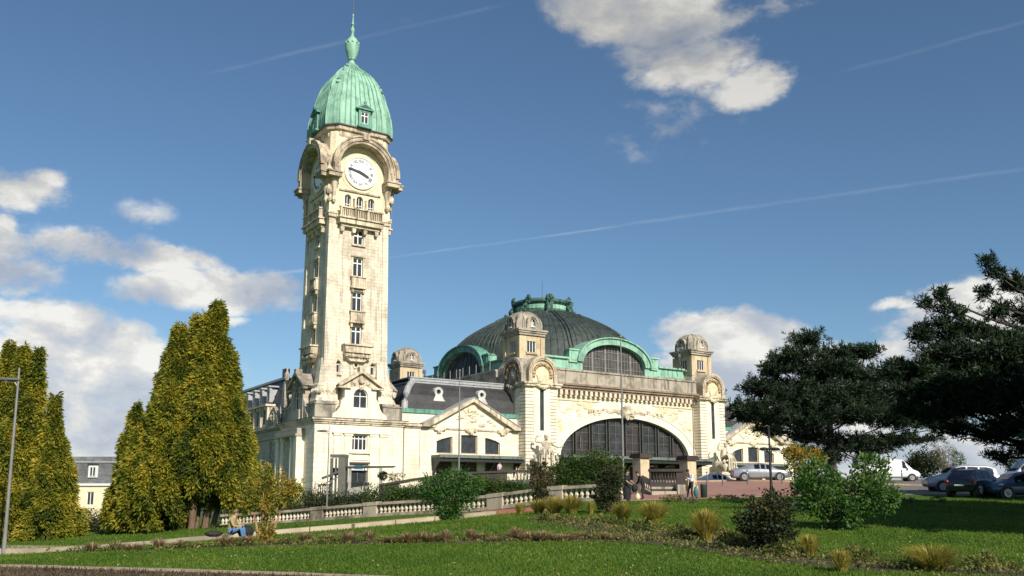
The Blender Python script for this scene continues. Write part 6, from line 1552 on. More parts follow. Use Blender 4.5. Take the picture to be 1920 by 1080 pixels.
# ---- litter bin and bollards
b_ = on(1320, 53.2); t = thing('litter_bin', 'dark cylindrical litter bin beside the man in the white shirt', 'litter bin', tuple(b_))
mb = MB(); mb.lathe(b_.x, b_.y, [(.17, b_.z), (.19, b_.z + .02), (.2, b_.z + .72), (.17, b_.z + .74)], 14); mb.build('body', plain('bin_green_black', (.018, .035, .03), .5), t, smooth=50)
mb = MB(); mb.lathe(b_.x, b_.y, [(.215, b_.z + .74), (.22, b_.z + .79), (.15, b_.z + .84), (.14, b_.z + .8)], 14); mb.build('rim', IRON, t)
for i, (x, d, lab) in enumerate(((1355, 66, 'thin steel bollard left of the silver car, by the kerb'), (1402, 66.5, 'thin steel bollard before the rear door of the silver car'), (1466, 67, 'thin steel bollard before the front wheel of the silver car'), (1692, 74, 'thin steel post beside the white van'), (1326, 65.5, 'thin steel bollard behind the litter bin'))):
    b_ = on(x, d); t = thing('bollard', lab, 'bollard', tuple(b_), 'steel bollards along the plaza kerb')
    mb = MB(); mb.lathe(b_.x, b_.y, [(.05, b_.z - .05), (.05, b_.z + 1.05), (.03, b_.z + 1.1)], 8); mb.build('post', IRON, t, smooth=40)
    mb = MB(); mb.lathe(b_.x, b_.y, [(.058, b_.z + .85), (.058, b_.z + .93)], 8); mb.build('band', WHITE, t)
# kerb between plaza and road
kt = thing('road_kerb', 'long low kerb with a dark brown line between the pink plaza and the road', 'kerb', tuple(gp(15, 73)))
for p, q in polyline([(12.3, 73.3), (17, 72.9), (21.2, 70.9), (27, 68.5), (34, 66)], 1.3):
    mb = MB(); block(mb, p, q, .35, -.2, .14, .008); mb.build('kerb_stone', QUOIN, kt)
# ---- pillars, dark parapet and steps by the people
def pillar(x0, x1, d, ytop, lab):
    xm = (x0 + x1) / 2; b_ = on(xm, d); w = (x1 - x0) / 1684 * d / 2 / 1.2; zt = zpx(ytop, d)
    t = thing('stone_pillar', lab, 'pillar', tuple(b_))
    mb = MB(); mb.box(b_.x - w, b_.x + w, b_.y - w, b_.y + w, b_.z - .3, zt - .3); mb.box(b_.x - w - .06, b_.x + w + .06, b_.y - w - .06, b_.y + w + .06, b_.z - .3, b_.z + .35); mb.build('shaft', stone('pillar_stone_' + str(x0), (.62, .50, .33), (.26, .19, .12), .7, .5, 0, seed=x0), t)
    mb = MB(); mb.box(b_.x - w - .16, b_.x + w + .16, b_.y - w - .16, b_.y + w + .16, zt - .3, zt - .12); mb.box(b_.x - w - .1, b_.x + w + .1, b_.y - w - .1, b_.y + w + .1, zt - .12, zt); mb.build('capstone', DARKST, t)
    return t
pillar(1190, 1216, 62, 852, 'square stone pillar with dark cap, left one of the pair by the dark parapet')
pillar(1278, 1304, 62, 856, 'square stone pillar with dark cap, behind the man in the white shirt')
t = thing('dark_parapet', 'dark shaded stone parapet with baluster openings between the two square pillars', 'parapet', tuple(on(1248, 60.5)))  # the shade over this parapet is put into its stone colour
def wslab(mb, x0, x1, y0, y1, d, dd=.25, d1=None):
    """upright slab facing the camera: pixel span, real thickness dd"""
    d1 = d1 or d
    P = lambda x, dist: (RX * ((x - 960) / 1665 * dist) + RY * dist)
    a, b = P(x0, d), P(x1, d1); a2, b2 = a + RY * dd, b + RY * dd
    za0, za1, zb0, zb1 = zpx(y1, d), zpx(y0, d), zpx(y1, d1), zpx(y0, d1)
    mb.loft([[(a.x, a.y, za0), (b.x, b.y, zb0), (b2.x, b2.y, zb0), (a2.x, a2.y, za0)], [(a.x, a.y, za1), (b.x, b.y, zb1), (b2.x, b2.y, zb1), (a2.x, a2.y, za1)]]); return mb
mb = MB(); wslab(mb, 1212, 1276, 880, 885, 60.6, .4); mb.build('coping', DARKST, t)
mb = MB(); wslab(mb, 1213, 1275, 905, 913, 60.7, .25); mb.build('plinth', DARKST, t)
mb = MB(); wslab(mb, 1262, 1275, 885, 905, 60.7, .25); mb.build('panel', DARKST, t)
mb = MB(); wslab(mb, 1213, 1216, 885, 905, 60.7, .25); mb.build('panel', DARKST, t)
for i in range(8):
    c = RX * ((1220 + i * 5.4 - 960) / 1665 * 60.8) + RY * 60.8; z0, z1 = zpx(905, 60.8), zpx(885, 60.8)
    mb = MB(); mb.lathe(c.x, c.y, [(.07, z0), (.045, z0 + .12), (.08, z0 + .3), (.04, z0 + .52), (.07, z1)], 6); mb.build('baluster', DARKST, t)
for i, (ya, yb, dd) in enumerate(((913, 917, 60.2), (917, 921, 59.8), (921, 926, 59.3))):
    mb = MB(); wslab(mb, 1216, 1272, ya, yb + 3, dd, .6); mb.build('step', [GREYST, DARKST][i % 2], t)
mb = MB(); wslab(mb, 1264, 1278, 909, 928, 59.2, 1.4); mb.build('end_block', GREYST, t)
# ---- lift structure with canopy in front of the tower base
t = thing('lift_shelter', 'grey concrete lift housing with a thin flat canopy to its right, before the tower base', 'lift shelter', tuple(on(660, 92)))
D_ = 92
mb = MB(); wslab(mb, 640, 653, 856, 935, D_, 1.6); mb.build('lift_wall', plain('lift_cladding', (.12, .12, .10), .7), t)
mb = MB(); wslab(mb, 625, 630, 860, 935, D_, .3); wslab(mb, 634, 637, 860, 935, D_ + .2, .3); wslab(mb, 624.5, 653.5, 853, 858, D_, 1.7); mb.build('frame', DKGREY, t)
mb = MB(); wslab(mb, 630.5, 639.5, 878, 892, D_ + 1.2, .2); mb.build('dark_panel', BLACK, t)
mb = MB(); wslab(mb, 603, 627, 908, 911, D_, .2); [wslab(mb, x, x + 1.2, 911, 925, D_, .08) for x in range(604, 627, 4)]; mb.build('railing', DKGREY, t)
a = MB(); P = lambda x, dist: (RX * ((x - 960) / 1665 * dist) + RY * dist)
z0 = zpx(876, D_)
q = [P(651, D_), P(746, D_ + 1), P(742, D_ + 4), P(668, D_ + 4)]
a.loft([[(v.x, v.y, z0 - .08 + dz) for v, dz in zip(q, (0, .10, .10, 0))], [(v.x, v.y, z0 + .06 + dz) for v, dz in zip(q, (0, .06, .06, 0))]]); a.build('canopy_roof', BLACK, t)
for x, y1 in ((659, 930), (716, 915)):
    mb = MB(); wslab(mb, x, x + 5, 878, y1, D_ + .3, .25); mb.build('canopy_post', CONC, t)
for x in (688, 694): 
    mb = MB(); wslab(mb, x, x + 1.2, 878, 912, D_ + 2.5, .08); mb.build('canopy_post', IRON, t)
mb = MB(); wslab(mb, 656, 697, 905, 935, D_ + 3.2, .5); wslab(mb, 640, 700, 918, 940, D_ + 1.5, .4); mb.build('ramp_wall', CONC, t)
mb = MB(); q0, q1 = P(640, D_ - .1), P(612, D_ - 2.5); mb.tube([(q0.x, q0.y, zpx(886, D_)), (q1.x, q1.y, zpx(898, D_))], .12, 6); mb.tube([(q0.x, q0.y, zpx(895, D_)), (q1.x, q1.y, zpx(910, D_))], .05, 6); mb.build('sloping_handrail', IRON, t)
# ---- distant house
hd_ = 150.0
t = thing('distant_house', 'distant cream house with grey mansard roof and white dormer windows, seen between the cypresses', 'house', tuple(at(167, 940, hd_)))
def hp(x, o=0): v = RX * ((x - 960) / 1665 * hd_) + RY * (hd_ - o); return v
class CamFr(Fr):
    def __init__(s, d): s.o = (RY.x * d, RY.y * d); s.t = (RX.x, RX.y); s.n = (-RY.x, -RY.y)
hf = CamFr(hd_); Xh = lambda x: (x - 960) / 1665 * hd_; Zh = lambda y: zpx(y, hd_)
HC = plain('cream_render', (.80, .68, .46), .85, var=.06)
wn_ = [(133, 145), (181, 194), (85, 97), (229, 241)]
mb = MB(); hf.wall(mb, rect(Xh(60), Xh(262), Zh(985), Zh(911)), [rect(Xh(a), Xh(b), Zh(947), Zh(922)) for a, b in wn_], .4); hf.box(mb, Xh(60), Xh(262), Zh(985), Zh(911), -9, -8.6); mb.build('wall', HC, t)
mb = MB(); hf.box(mb, Xh(59), Xh(263), Zh(911), Zh(907), -.5, .35); mb.build('cornice', WHITE, t)
mb = MB(); hf.ext(mb, [(Xh(59.5), Zh(907)), (Xh(262.5), Zh(907)), (Xh(262), Zh(868)), (Xh(60), Zh(868))], -8, 0); hf.ext(mb, [(Xh(60), Zh(867.9)), (Xh(262), Zh(867.9)), (Xh(258), Zh(857)), (Xh(66), Zh(857))], -8, -.6); mb.build('mansard_roof', SLATEL, t)
mb = MB(); hf.box(mb, Xh(59), Xh(263), Zh(868.5), Zh(866), -.5, .15); mb.build('roof_band', ZINC, t)
for a, b in wn_:
    w = window(t, hf, Xh(a), Xh(b), Zh(947), Zh(922), -.15, 2, (), bar=.12, fw=.12)
    if a < 150: mb = MB(); hf.box(mb, Xh(a), Xh(b), Zh(936), Zh(922), -.1, -.02); mb.build('shutter', plain('rolled_shutter', (.42, .38, .33), .6), t)
for a, b in ((136, 151), (183, 198), (88, 103), (231, 246)):
    mb = MB(); hf.box(mb, Xh(a - 1), Xh(b + 1), Zh(896), Zh(873), -.5, .25); d_ = mb.build('dormer', WHITE, t)
    window(d_, hf, Xh(a + 2), Xh(b - 2), Zh(894), Zh(876), .36, 2, (), bar=.16, fw=.1, sub=False)
    mb = MB(); hf.box(mb, Xh(a - 2), Xh(b + 2), Zh(873), Zh(870.5), -.5, .4); mb.build('dormer_roof', SLATE, d_)
# ---- vehicles
TYRE = plain('tyre_rubber', (.018, .018, .018), .85); RIM = plain('alloy_rim', (.45, .45, .46), .35, .6, var=.1); REDL = plain('tail_light_red', (.35, .01, .01), .25); HEADL = plain('headlight_clear', (.75, .78, .8), .1); CARGL = glass('car_glass', (.012, .014, .018), .06)
def paint(name, col, metal=.3, rough=.28):
    m, N_, b = mat(name); b.inputs['Metallic'].default_value = metal; b.inputs['Roughness'].default_value = rough
    n = N_.noise(gcoord(N_), 2.5, 4, .6); N_.put(b.inputs['Base Color'], N_.mix(N_.maprange(n, .35, .7, 0, 1), col, tuple(c * .86 for c in col))); b.inputs['Coat Weight'].default_value = .5
    return m
BODIES = {   # x station, half width, bottom, shoulder, roof, roof half width
    'sedan': [(-2.28, .62, .42, .72, .78, .5), (-2.2, .78, .28, .88, .98, .62), (-1.75, .87, .24, .95, 1.04, .70), (-1.45, .89, .24, .95, 1.10, .68), (-.75, .90, .22, .94, 1.41, .58), (-.1, .90, .22, .92, 1.46, .60), (.55, .90, .22, .90, 1.38, .60), (1.15, .89, .23, .88, 1.02, .70), (1.45, .88, .24, .86, .93, .72), (2.0, .82, .26, .76, .82, .66), (2.28, .66, .34, .62, .68, .52), (2.36, .5, .4, .55, .58, .4)],
    'hatch': [(-2.0, .66, .40, .8, .9, .55), (-1.93, .80, .28, .92, 1.02, .66), (-1.8, .84, .25, .94, 1.18, .66), (-1.5, .86, .24, .94, 1.42, .60), (-.7, .87, .22, .93, 1.50, .60), (.1, .87, .22, .91, 1.50, .60), (.6, .87, .22, .89, 1.38, .60), (1.15, .86, .23, .86, 1.02, .68), (1.4, .85, .24, .84, .94, .70), (1.85, .78, .28, .74, .82, .62), (2.02, .6, .38, .6, .66, .46)],
    'suv': [(-2.2, .70, .45, .9, 1.0, .6), (-2.12, .86, .32, 1.02, 1.2, .70), (-1.95, .90, .30, 1.04, 1.5, .66), (-1.5, .91, .28, 1.04, 1.66, .64), (0, .92, .28, 1.02, 1.70, .66), (.55, .92, .28, 1.0, 1.58, .66), (1.1, .91, .28, .98, 1.14, .76), (1.4, .9, .3, .95, 1.05, .78), (1.95, .84, .32, .86, .94, .70), (2.2, .68, .42, .7, .76, .5)],
    'van': [(-2.5, .90, .38, 1.1, 1.95, .84), (-2.45, .95, .35, 1.15, 2.08, .86), (0, .96, .33, 1.15, 2.12, .86), (.9, .96, .33, 1.13, 2.05, .82), (1.5, .95, .33, 1.08, 1.40, .82), (1.75, .94, .34, 1.02, 1.15, .82), (2.25, .88, .36, .86, .94, .72), (2.42, .7, .42, .7, .74, .5)]}
def vehicle(kind, name, cat, lab, base, yaw, pt, glass_from=None, side_glass=(None, None), wheels=(-1.4, 1.35), wr=.33):
    t = thing(name, lab, cat, tuple(base)); B_ = Vector(base)
    ca, sa = math.cos(yaw), math.sin(yaw)          # local x (forwards) measured from picture-right, anticlockwise seen from above
    fx_ = RX * ca + RY * sa; fy_ = -RX * sa + RY * ca
    W_ = lambda x, y, z: B_ + fx_ * x + fy_ * y + Vector((0, 0, z))
    st = BODIES[kind]; rings = []
    for x, w, zb, zs, zr, wr_ in st:
        half = [(w * .82, zb), (w * .97, zb + .12), (w, (zb + zs) / 2), (w * .985, zs - .05), (w * .955, zs), (wr_ + .02, zr - .07), (wr_ * .86, zr - .005)]
        rings.append([W_(x, y, z) for y, z in half] + [W_(x, 0, zr + .015)] + [W_(x, -y, z) for y, z in half[::-1]])
    mb = MB(); mb.loft(rings); mb.build('body', pt, t, smooth=32)
    # side glass follows the greenhouse
    idx = [i for i, s_ in enumerate(st) if s_[4] - s_[3] > .2]
    i0, i1 = idx[0], idx[-1]
    for sgn in (-1, 1):
        P_ = []
        for i in range(i0, i1 + 1):
            x, w, zb, zs, zr, wr_ = st[i]; P_.append((x, w * .955, zs + .03, wr_ + .02, zr - .09))
        xs = [p[0] for p in P_]
        if kind == 'van': x_lo, x_hi = .75, st[i1 + 0][0] - .05
        else: x_lo, x_hi = xs[0] + .12, xs[-1] + (.25 if kind != 'sedan' else .3)
        def sec(x):
            ex = [s_[0] for s_ in st]; j = max(0, min(len(ex) - 2, int(np.searchsorted(ex, x)) - 1)); f = (x - ex[j]) / (ex[j + 1] - ex[j])
            g = lambda k: st[j][k] * (1 - f) + st[j + 1][k] * f
            return g(1) * .955, g(3), g(5) + .02, g(4) - .07
        cuts = [x_lo, x_lo + (x_hi - x_lo) * .34, x_lo + (x_hi - x_lo) * .62, x_hi] if kind != 'van' else [x_lo, x_hi]
        for a, b in zip(cuts[:-1], cuts[1:]):
            g = MB(); pts = []
            for f in np.linspace(0, 1, 6):
                x = a + .05 + (b - a - .1) * f; w0, z0, w1, z1 = sec(x)
                def lp(k): return W_(x, sgn * (w0 + (w1 - w0) * k + .012), z0 + (z1 - z0) * k)
                pts.append((lp(.1), lp(.92)))
            for (p, q), (r_, s_) in zip(pts[:-1], pts[1:]): g.add([p, q, s_, r_], [(0, 1, 2, 3)])
            g.build('side_window', CARGL, t)
        for xc in cuts[1:-1]:
            g = MB(); w0, z0, w1, z1 = sec(xc); g.add([W_(xc - .012, sgn * (w0 + .012), z0), W_(xc + .012, sgn * (w0 + .012), z0), W_(xc + .012, sgn * (w0 + .035), .35), W_(xc - .012, sgn * (w0 + .035), .35)], [(0, 1, 2, 3)]); g.build('door_gap', BLACK, t)
        g = MB(); xm = x_hi - .15; w0, z0, _, _ = sec(xm); g.ball(W_(xm, sgn * (w0 + .14), z0 + .08), .11, 8, 6, (1, 1, .7)); g.build('mirror', pt, t, smooth=60)
        for xd in (cuts[1] - .12, cuts[-2] - .12): 
            g = MB(); w0, z0, _, _ = sec(xd); c = W_(xd, sgn * (w0 + .04), z0 - .1); g.tube([c - fx_ * .09, c + fx_ * .09], .016, 5); g.build('door_handle', pt, t)
    for (ia, ib, nm) in ((i0 - 1, i0 + 1, 'rear_window'), (i1, i1 + 1, 'windscreen')):
        if kind == 'van' and nm == 'rear_window': continue
        a, b = st[max(0, ia)], st[min(len(st) - 1, ib)]
        if nm == 'windscreen': a, b = st[i1 + 1], st[i1]
        g = MB(); dz = .025
        lo, hi = .12, .9
        def pt_(s0, s1, f, sg2): 
            x = s0[0] + (s1[0] - s0[0]) * f; z = s0[4] + (s1[4] - s0[4]) * f + dz; w = (s0[5] + (s1[5] - s0[5]) * f) * .84; return W_(x, sg2 * w, z)
        g.add([pt_(a, b, lo, -1), pt_(a, b, lo, 1), pt_(a, b, hi, 1), pt_(a, b, hi, -1)], [(0, 1, 2, 3)]); g.build(nm, CARGL, t)
    for wx in wheels:
        for sgn in (-1, 1):
            yb = st[len(st) // 2][1]
            def disc(mb, prof, n=18):
                rings = []
                for r_, off in prof: rings.append([W_(wx + r_ * math.cos(2 * PI * k / n), sgn * (yb + off), wr + r_ * math.sin(2 * PI * k / n)) for k in range(n)])
                mb.loft(rings)
            mb = MB(); disc(mb, [(wr + .07, -.2), (wr + .07, .006), (wr + .01, .008)]); mb.build('wheel_arch', BLACK, t)
            mb = MB(); disc(mb, [(wr, -.18), (wr, .005), (wr - .03, .03), (wr * .68, .032)]); w_ = mb.build('wheel', TYRE, t, smooth=40)
            mb = MB()
            for k in range(7):
                an = 2 * PI * k / 7; c0 = W_(wx, sgn * (yb + .034), wr); c1 = W_(wx + wr * .66 * math.cos(an), sgn * (yb + .036), wr + wr * .66 * math.sin(an)); mb.tube([c0, c1], .028, 4)
            disc(mb, [(wr * .70, .033), (wr * .70, .042), (wr * .62, .042), (wr * .62, .034)]); mb.build('rim', RIM, w_)
    xf, xr = st[-1], st[0]
    for sgn in (-1, 1):
        s_ = st[-3]; mb = MB(); mb.ball(W_(s_[0] + .16, sgn * s_[1] * .80, s_[3] - .07), .14, 8, 6, (1.1, 1.1, .55)); mb.build('headlight', HEADL, t, smooth=60)
        s_ = st[1]; c = W_(s_[0] - .02, sgn * s_[1] * .86, s_[3] - .12); mb = MB(); mb.ball(c, .12, 8, 6, (.9, .9, .9 if kind != 'van' else 1.6)); mb.build('tail_light', REDL, t, smooth=60)
    mb = MB(); mb.tube([W_(xf[0] + .0, -.35, xf[2] + .03), W_(xf[0] + .0, .35, xf[2] + .03)], .045, 5); mb.build('grille', BLACK, t)
    mb = MB(); c = W_(xr[0] - .02, 0, xr[3] - .22); mb.tube([c - fy_ * .25, c + fy_ * .25], .05, 4); mb.build('number_plate', WHITE, t)
    return t
SILV = paint('silver_paint', (.42, .44, .47), .55, .3)
b_ = on(1426, 72.5); vehicle('sedan', 'parked_car', 'car', 'silver saloon car parked side-on beyond the pink plaza, before the right wing', b_ + Vector((0, 0, .03)), R(-4), SILV)
b_ = on(1343, 82); b_.z = zpx(889, 82) - 1.46; vehicle('sedan', 'parked_car', 'car', 'white car of which only the roof shows, below the right statue', b_, R(8), paint('white_paint_car', (.75, .75, .74), .05, .3))
b_ = on(1802, 58.5); vehicle('suv', 'parked_car', 'car', 'white estate car greyed as in shade, behind the dark hatchback, under the near pine', b_ + Vector((0, 0, .03)), R(172), paint('shaded_white_car_paint', (.40, .42, .46), .2, .3))  # white car; the shade on it is put into its bluish grey paint
b_ = on(1832, 51.8); vehicle('hatch', 'parked_car', 'car', 'dark blue hatchback parked nearest, showing its shaded tail to the left', b_ + Vector((0, 0, .03)), R(38), paint('dark_blue_paint', (.010, .014, .030), .3, .25))
b_ = on(1915, 50.5); vehicle('hatch', 'parked_car', 'car', 'blue car at the right edge, only its bonnet in the picture', b_ + Vector((0, 0, -.1)), R(185), paint('blue_paint', (.05, .085, .15), .3, .3))
b_ = on(1672, 86); vehicle('van', 'parked_van', 'van', 'white van facing right behind the light green bush', b_ + Vector((0, 0, .03)), R(-8), paint('white_van_paint', (.80, .80, .79), .0, .35), wheels=(-1.6, 1.6))
b_ = on(1945, 66); vehicle('van', 'parked_van', 'van', 'grey van cut by the right edge, behind the blue car', b_ + Vector((0, 0, .03)), R(175), SILV, wheels=(-1.6, 1.6))
# ---- people
SKIN_ = plain('skin', (.42, .24, .16), .55, var=.08); SHOE = plain('black_shoe', (.02, .018, .016), .5); HAIRB = plain('dark_hair', (.018, .013, .010), .6); HAIRL = plain('light_brown_hair', (.22, .12, .06), .6)
STAND = {'pelvis': (0, 0, .94, .145), 'waist': (0, .0, 1.08, .125), 'chest': (0, .0, 1.32, .155), 'neck': (0, .01, 1.49, .055), 'head': (0, .03, 1.58, .085), 'crown': (0, .03, 1.68, .082),
         'shl': (-.18, 0, 1.42, .065), 'ell': (-.24, .0, 1.13, .045), 'wrl': (-.24, .10, .90, .032), 'hal': (-.24, .13, .82, .036), 'shr': (.18, 0, 1.42, .065), 'elr': (.24, 0, 1.13, .045), 'wrr': (.24, .10, .90, .032), 'har': (.24, .13, .82, .036),
         'hil': (-.09, 0, .88, .095), 'knl': (-.10, .03, .48, .065), 'anl': (-.10, 0, .09, .045), 'tol': (-.11, .14, .045, .042), 'hir': (.09, 0, .88, .095), 'knr': (.10, .03, .48, .065), 'anr': (.10, 0, .09, .045), 'tor': (.11, .14, .045, .042)}
BONES = [('pelvis', 'waist', 't'), ('waist', 'chest', 't'), ('chest', 'neck', 's'), ('neck', 'head', 's'), ('head', 'crown', 's'), ('chest', 'shl', 't'), ('shl', 'ell', 't'), ('ell', 'wrl', 'a'), ('wrl', 'hal', 's'), ('chest', 'shr', 't'), ('shr', 'elr', 't'), ('elr', 'wrr', 'a'), ('wrr', 'har', 's'),
         ('pelvis', 'hil', 'b'), ('hil', 'knl', 'b'), ('knl', 'anl', 'b'), ('anl', 'tol', 'f'), ('pelvis', 'hir', 'b'), ('hir', 'knr', 'b'), ('knr', 'anr', 'b'), ('anr', 'tor', 'f')]
def figure(parent, name, base, yaw, pose, mats, scale=1.0, fingers=True, face=True, hair=None):
    """one continuous skinned body; mats: t top, b trousers, s skin, a forearm, f shoes"""
    J = dict(STAND); J.update(pose); names = list(J)
    ca, sa = math.cos(yaw), math.sin(yaw); fy_ = RX * ca + RY * sa; fx_ = RX * sa - RY * ca      # local +y is where the figure faces
    B_ = Vector(base); W_ = lambda p: B_ + (fx_ * p[0] + fy_ * p[1] + Vector((0, 0, p[2]))) * scale
    me = bpy.data.meshes.new('tmp'); o0 = wl(parent)
    me.from_pydata([W_(J[n]) - o0 for n in names], [(names.index(a), names.index(b)) for a, b, _ in BONES], [])
    ob = bpy.data.objects.new('tmp', me); C.objects.link(ob)
    mod = ob.modifiers.new('skin', 'SKIN'); mod.use_smooth_shade = True
    for i, n in enumerate(names): r_ = J[n][3] * scale; me.skin_vertices[0].data[i].radius = (r_, r_)
    me.skin_vertices[0].data[names.index('pelvis')].use_root = True
    sub = ob.modifiers.new('sub', 'SUBSURF'); sub.levels = 1; sub.render_levels = 1
    dg = bpy.context.evaluated_depsgraph_get(); me2 = bpy.data.meshes.new_from_object(ob.evaluated_get(dg)); bpy.data.objects.remove(ob)
    bm = bmesh.new(); bm.from_mesh(me2)
    def extra(vs, fs):
        q = [bm.verts.new(v) for v in vs]; bm.verts.index_update()
        for f in fs:
            try: bm.faces.new([q[i] for i in f])
            except Exception: pass
    if fingers:
        for wr_, ha_ in (('wrl', 'hal'), ('wrr', 'har')):
            a, b = Vector(J[wr_][:3]), Vector(J[ha_][:3]); d = (b - a).normalized(); s_ = d.cross(Vector((0, 1, 0.01))).normalized(); bend = d.cross(s_)
            for k, (off, ln) in enumerate(((-.03, .065), (-.01, .078), (.01, .073), (.03, .058))):
                m_ = MB(); p = b + d * .02 + s_ * off; m_.tube([W_(p), W_(p + d * ln * .55 + bend * .008), W_(p + d * ln * .9 + bend * .03)], [.010 * scale, .009 * scale, .006 * scale], 5); extra([Vector(v) - o0 for v in m_.v], m_.f)
            m_ = MB(); p = a + d * .03; m_.tube([W_(p), W_(p + s_ * -.04 + d * .03), W_(p + s_ * -.05 + d * .065)], [.013 * scale, .010 * scale, .007 * scale], 5); extra([Vector(v) - o0 for v in m_.v], m_.f)
    if face:
        h, c = Vector(J['head'][:3]), Vector(J['crown'][:3]); up = (c - h).normalized(); n_ = Vector(J['neck'][:3]); fw = J.get('look', (0, 1, 0)); fw = Vector(fw[:3]); fw = (fw - up * fw.dot(up)).normalized(); sd = up.cross(fw)
        m_ = MB(); mid = h.lerp(c, .35)
        m_.tube([W_(mid + fw * .078 + up * .03), W_(mid + fw * .108), W_(mid + fw * .085 - up * .008)], [.008 * scale, .016 * scale, .010 * scale], 5)
        m_.ball(W_(mid + fw * .075 - up * .05), .022 * scale, 6, 5, (1.3, 1.3, .5))
        for s2 in (-1, 1): m_.ball(W_(mid + sd * s2 * .09), .022 * scale, 6, 5, (.7, 1, 1.4)); m_.ball(W_(mid + fw * .078 + sd * s2 * .032 + up * .04), .012 * scale, 6, 5)
        extra([Vector(v) - o0 for v in m_.v], m_.f)
    keys = ['t', 'b', 's', 'a', 'f']; mset = [mats.get(k, mats['t']) for k in keys]
    segs = [(W_(J[a]) - o0, W_(J[b]) - o0, keys.index(k)) for a, b, k in BONES]
    for f in bm.faces:
        p = f.calc_center_median(); best = 1e9
        for a, b, k in segs:
            ab = b - a; tt = max(0, min(1, (p - a).dot(ab) / ab.length_squared)); dd_ = (a + ab * tt - p).length
            if dd_ < best: best = dd_; f.material_index = k
        f.smooth = True
    me2.materials.clear()
    for m_ in mset: me2.materials.append(m_)
    bm.to_mesh(me2); bm.free()
    me2.name = name; o = bpy.data.objects.new(name, me2); C.objects.link(o); o.parent = parent; WL[o.name] = o0.copy()
    if hair:
        h, c = Vector(J['head'][:3]), Vector(J['crown'][:3]); up = (c - h).normalized(); fw = Vector(J.get('look', (0, 1, 0))[:3])
        m_ = MB(); m_.bumpy(W_(c - up * .005 - fw * .022), .098 * scale, (1, 1, .85), .06, 12, 8); m_.build('hair', hair, parent, smooth=60)
    return o, W_
BLK = plain('black_cloth', (.012, .012, .014), .85, var=.3); WSH = plain('white_shirt', (.78, .78, .80), .8, var=.06); TROU = plain('dark_trousers', (.018, .018, .022), .8); TEAL = plain('teal_bag', (.04, .16, .17), .7); JEAN = plain('blue_jeans', (.07, .16, .32), .85, var=.2); TAN = plain('tan_jacket', (.36, .28, .12), .85, var=.15); LILAC = plain('pale_lilac_top', (.55, .46, .55), .8)
b_ = on(1297, 51.8); t = thing('person', 'man in a white shirt and dark trousers looking down, standing by the stone pillar', 'person', tuple(b_))
figure(t, 'body', b_, R(200), {'waist': (0, .02, 1.08, .125), 'chest': (0, .06, 1.30, .155), 'neck': (0, .12, 1.47, .055), 'head': (0, .19, 1.53, .082), 'crown': (0, .24, 1.61, .08), 'look': (0, .75, -.65, 0), 'ell': (-.26, .12, 1.10, .045), 'wrl': (-.10, .30, 1.18, .032), 'hal': (-.05, .34, 1.22, .034), 'elr': (.25, .12, 1.10, .045), 'wrr': (.12, .32, 1.10, .032), 'har': (.06, .36, 1.14, .034), 'knl': (-.10, .05, .48, .065), 'knr': (.14, .12, .49, .065), 'anr': (.2, .16, .09, .045), 'tor': (.22, .30, .045, .042)}, dict(t=WSH, b=TROU, s=SKIN_, a=WSH, f=SHOE), 1.0, hair=HAIRB)
b2_ = b_ + RX * .42 + RY * .1; t2 = thing('shoulder_bag', 'dark and teal bag standing against the legs of the man in the white shirt', 'bag', tuple(b2_))
mb = MB(); mb.bumpy(b2_ + Vector((-.2, 0, .42)), .2, (.7, .6, 1.5), .1, 10, 8); mb.build('bag_body', TEAL, t2, smooth=60); mb = MB(); mb.tube([b2_ + Vector((-.25, 0, .65)), b2_ + Vector((-.2, 0, .95)), b2_ + Vector((-.12, 0, .65))], .015, 5); mb.build('strap', TROU, t2)
b_ = on(1176, 50); t = thing('person', 'person in black clothes holding a dark bag, beside the rose bush', 'person', tuple(b_))
figure(t, 'body', b_, R(-35), {'ell': (-.23, .10, 1.12, .05), 'wrl': (-.16, .32, 1.0, .034), 'hal': (-.14, .38, .97, .036), 'elr': (.24, .08, 1.12, .05), 'wrr': (.20, .30, .98, .034), 'har': (.18, .36, .95, .036), 'head': (0, .05, 1.57, .088), 'crown': (0, .06, 1.67, .085)}, dict(t=BLK, b=BLK, s=SKIN_, a=SKIN_, f=SHOE), .99, hair=HAIRB)
mb = MB(); mb.loft([[b_ + RX * (.32 * math.cos(2 * PI * k / 12) * r_) + RY * (.22 * math.sin(2 * PI * k / 12) * r_) + Vector((0, 0, z)) for k in range(12)] for r_, z in ((.62, .12), (.72, .5), (.66, .95), (.62, 1.1))]); mb.build('long_coat', BLK, t, smooth=60)
bb = b_ + RX * .42 - RY * .05; t2 = thing('handbag', 'black handbag hanging from the hand of the person in black', 'bag', tuple(bb + Vector((0, 0, .55)))); mb = MB(); mb.bumpy(bb + Vector((0, 0, .72)), .2, (1, .8, 1.1), .08, 10, 8); mb.build('bag_body', BLK, t2, smooth=60); mb = MB(); mb.tube([bb + Vector((-.08, 0, .88)), b_ + RX * .33 + Vector((0, 0, 1.0)), bb + Vector((.06, 0, .9))], .012, 5); mb.build('strap', BLK, t2)
b_ = on(1206, 53); t = thing('person', 'person in a black coat bending forward before the left square pillar', 'person', tuple(b_))
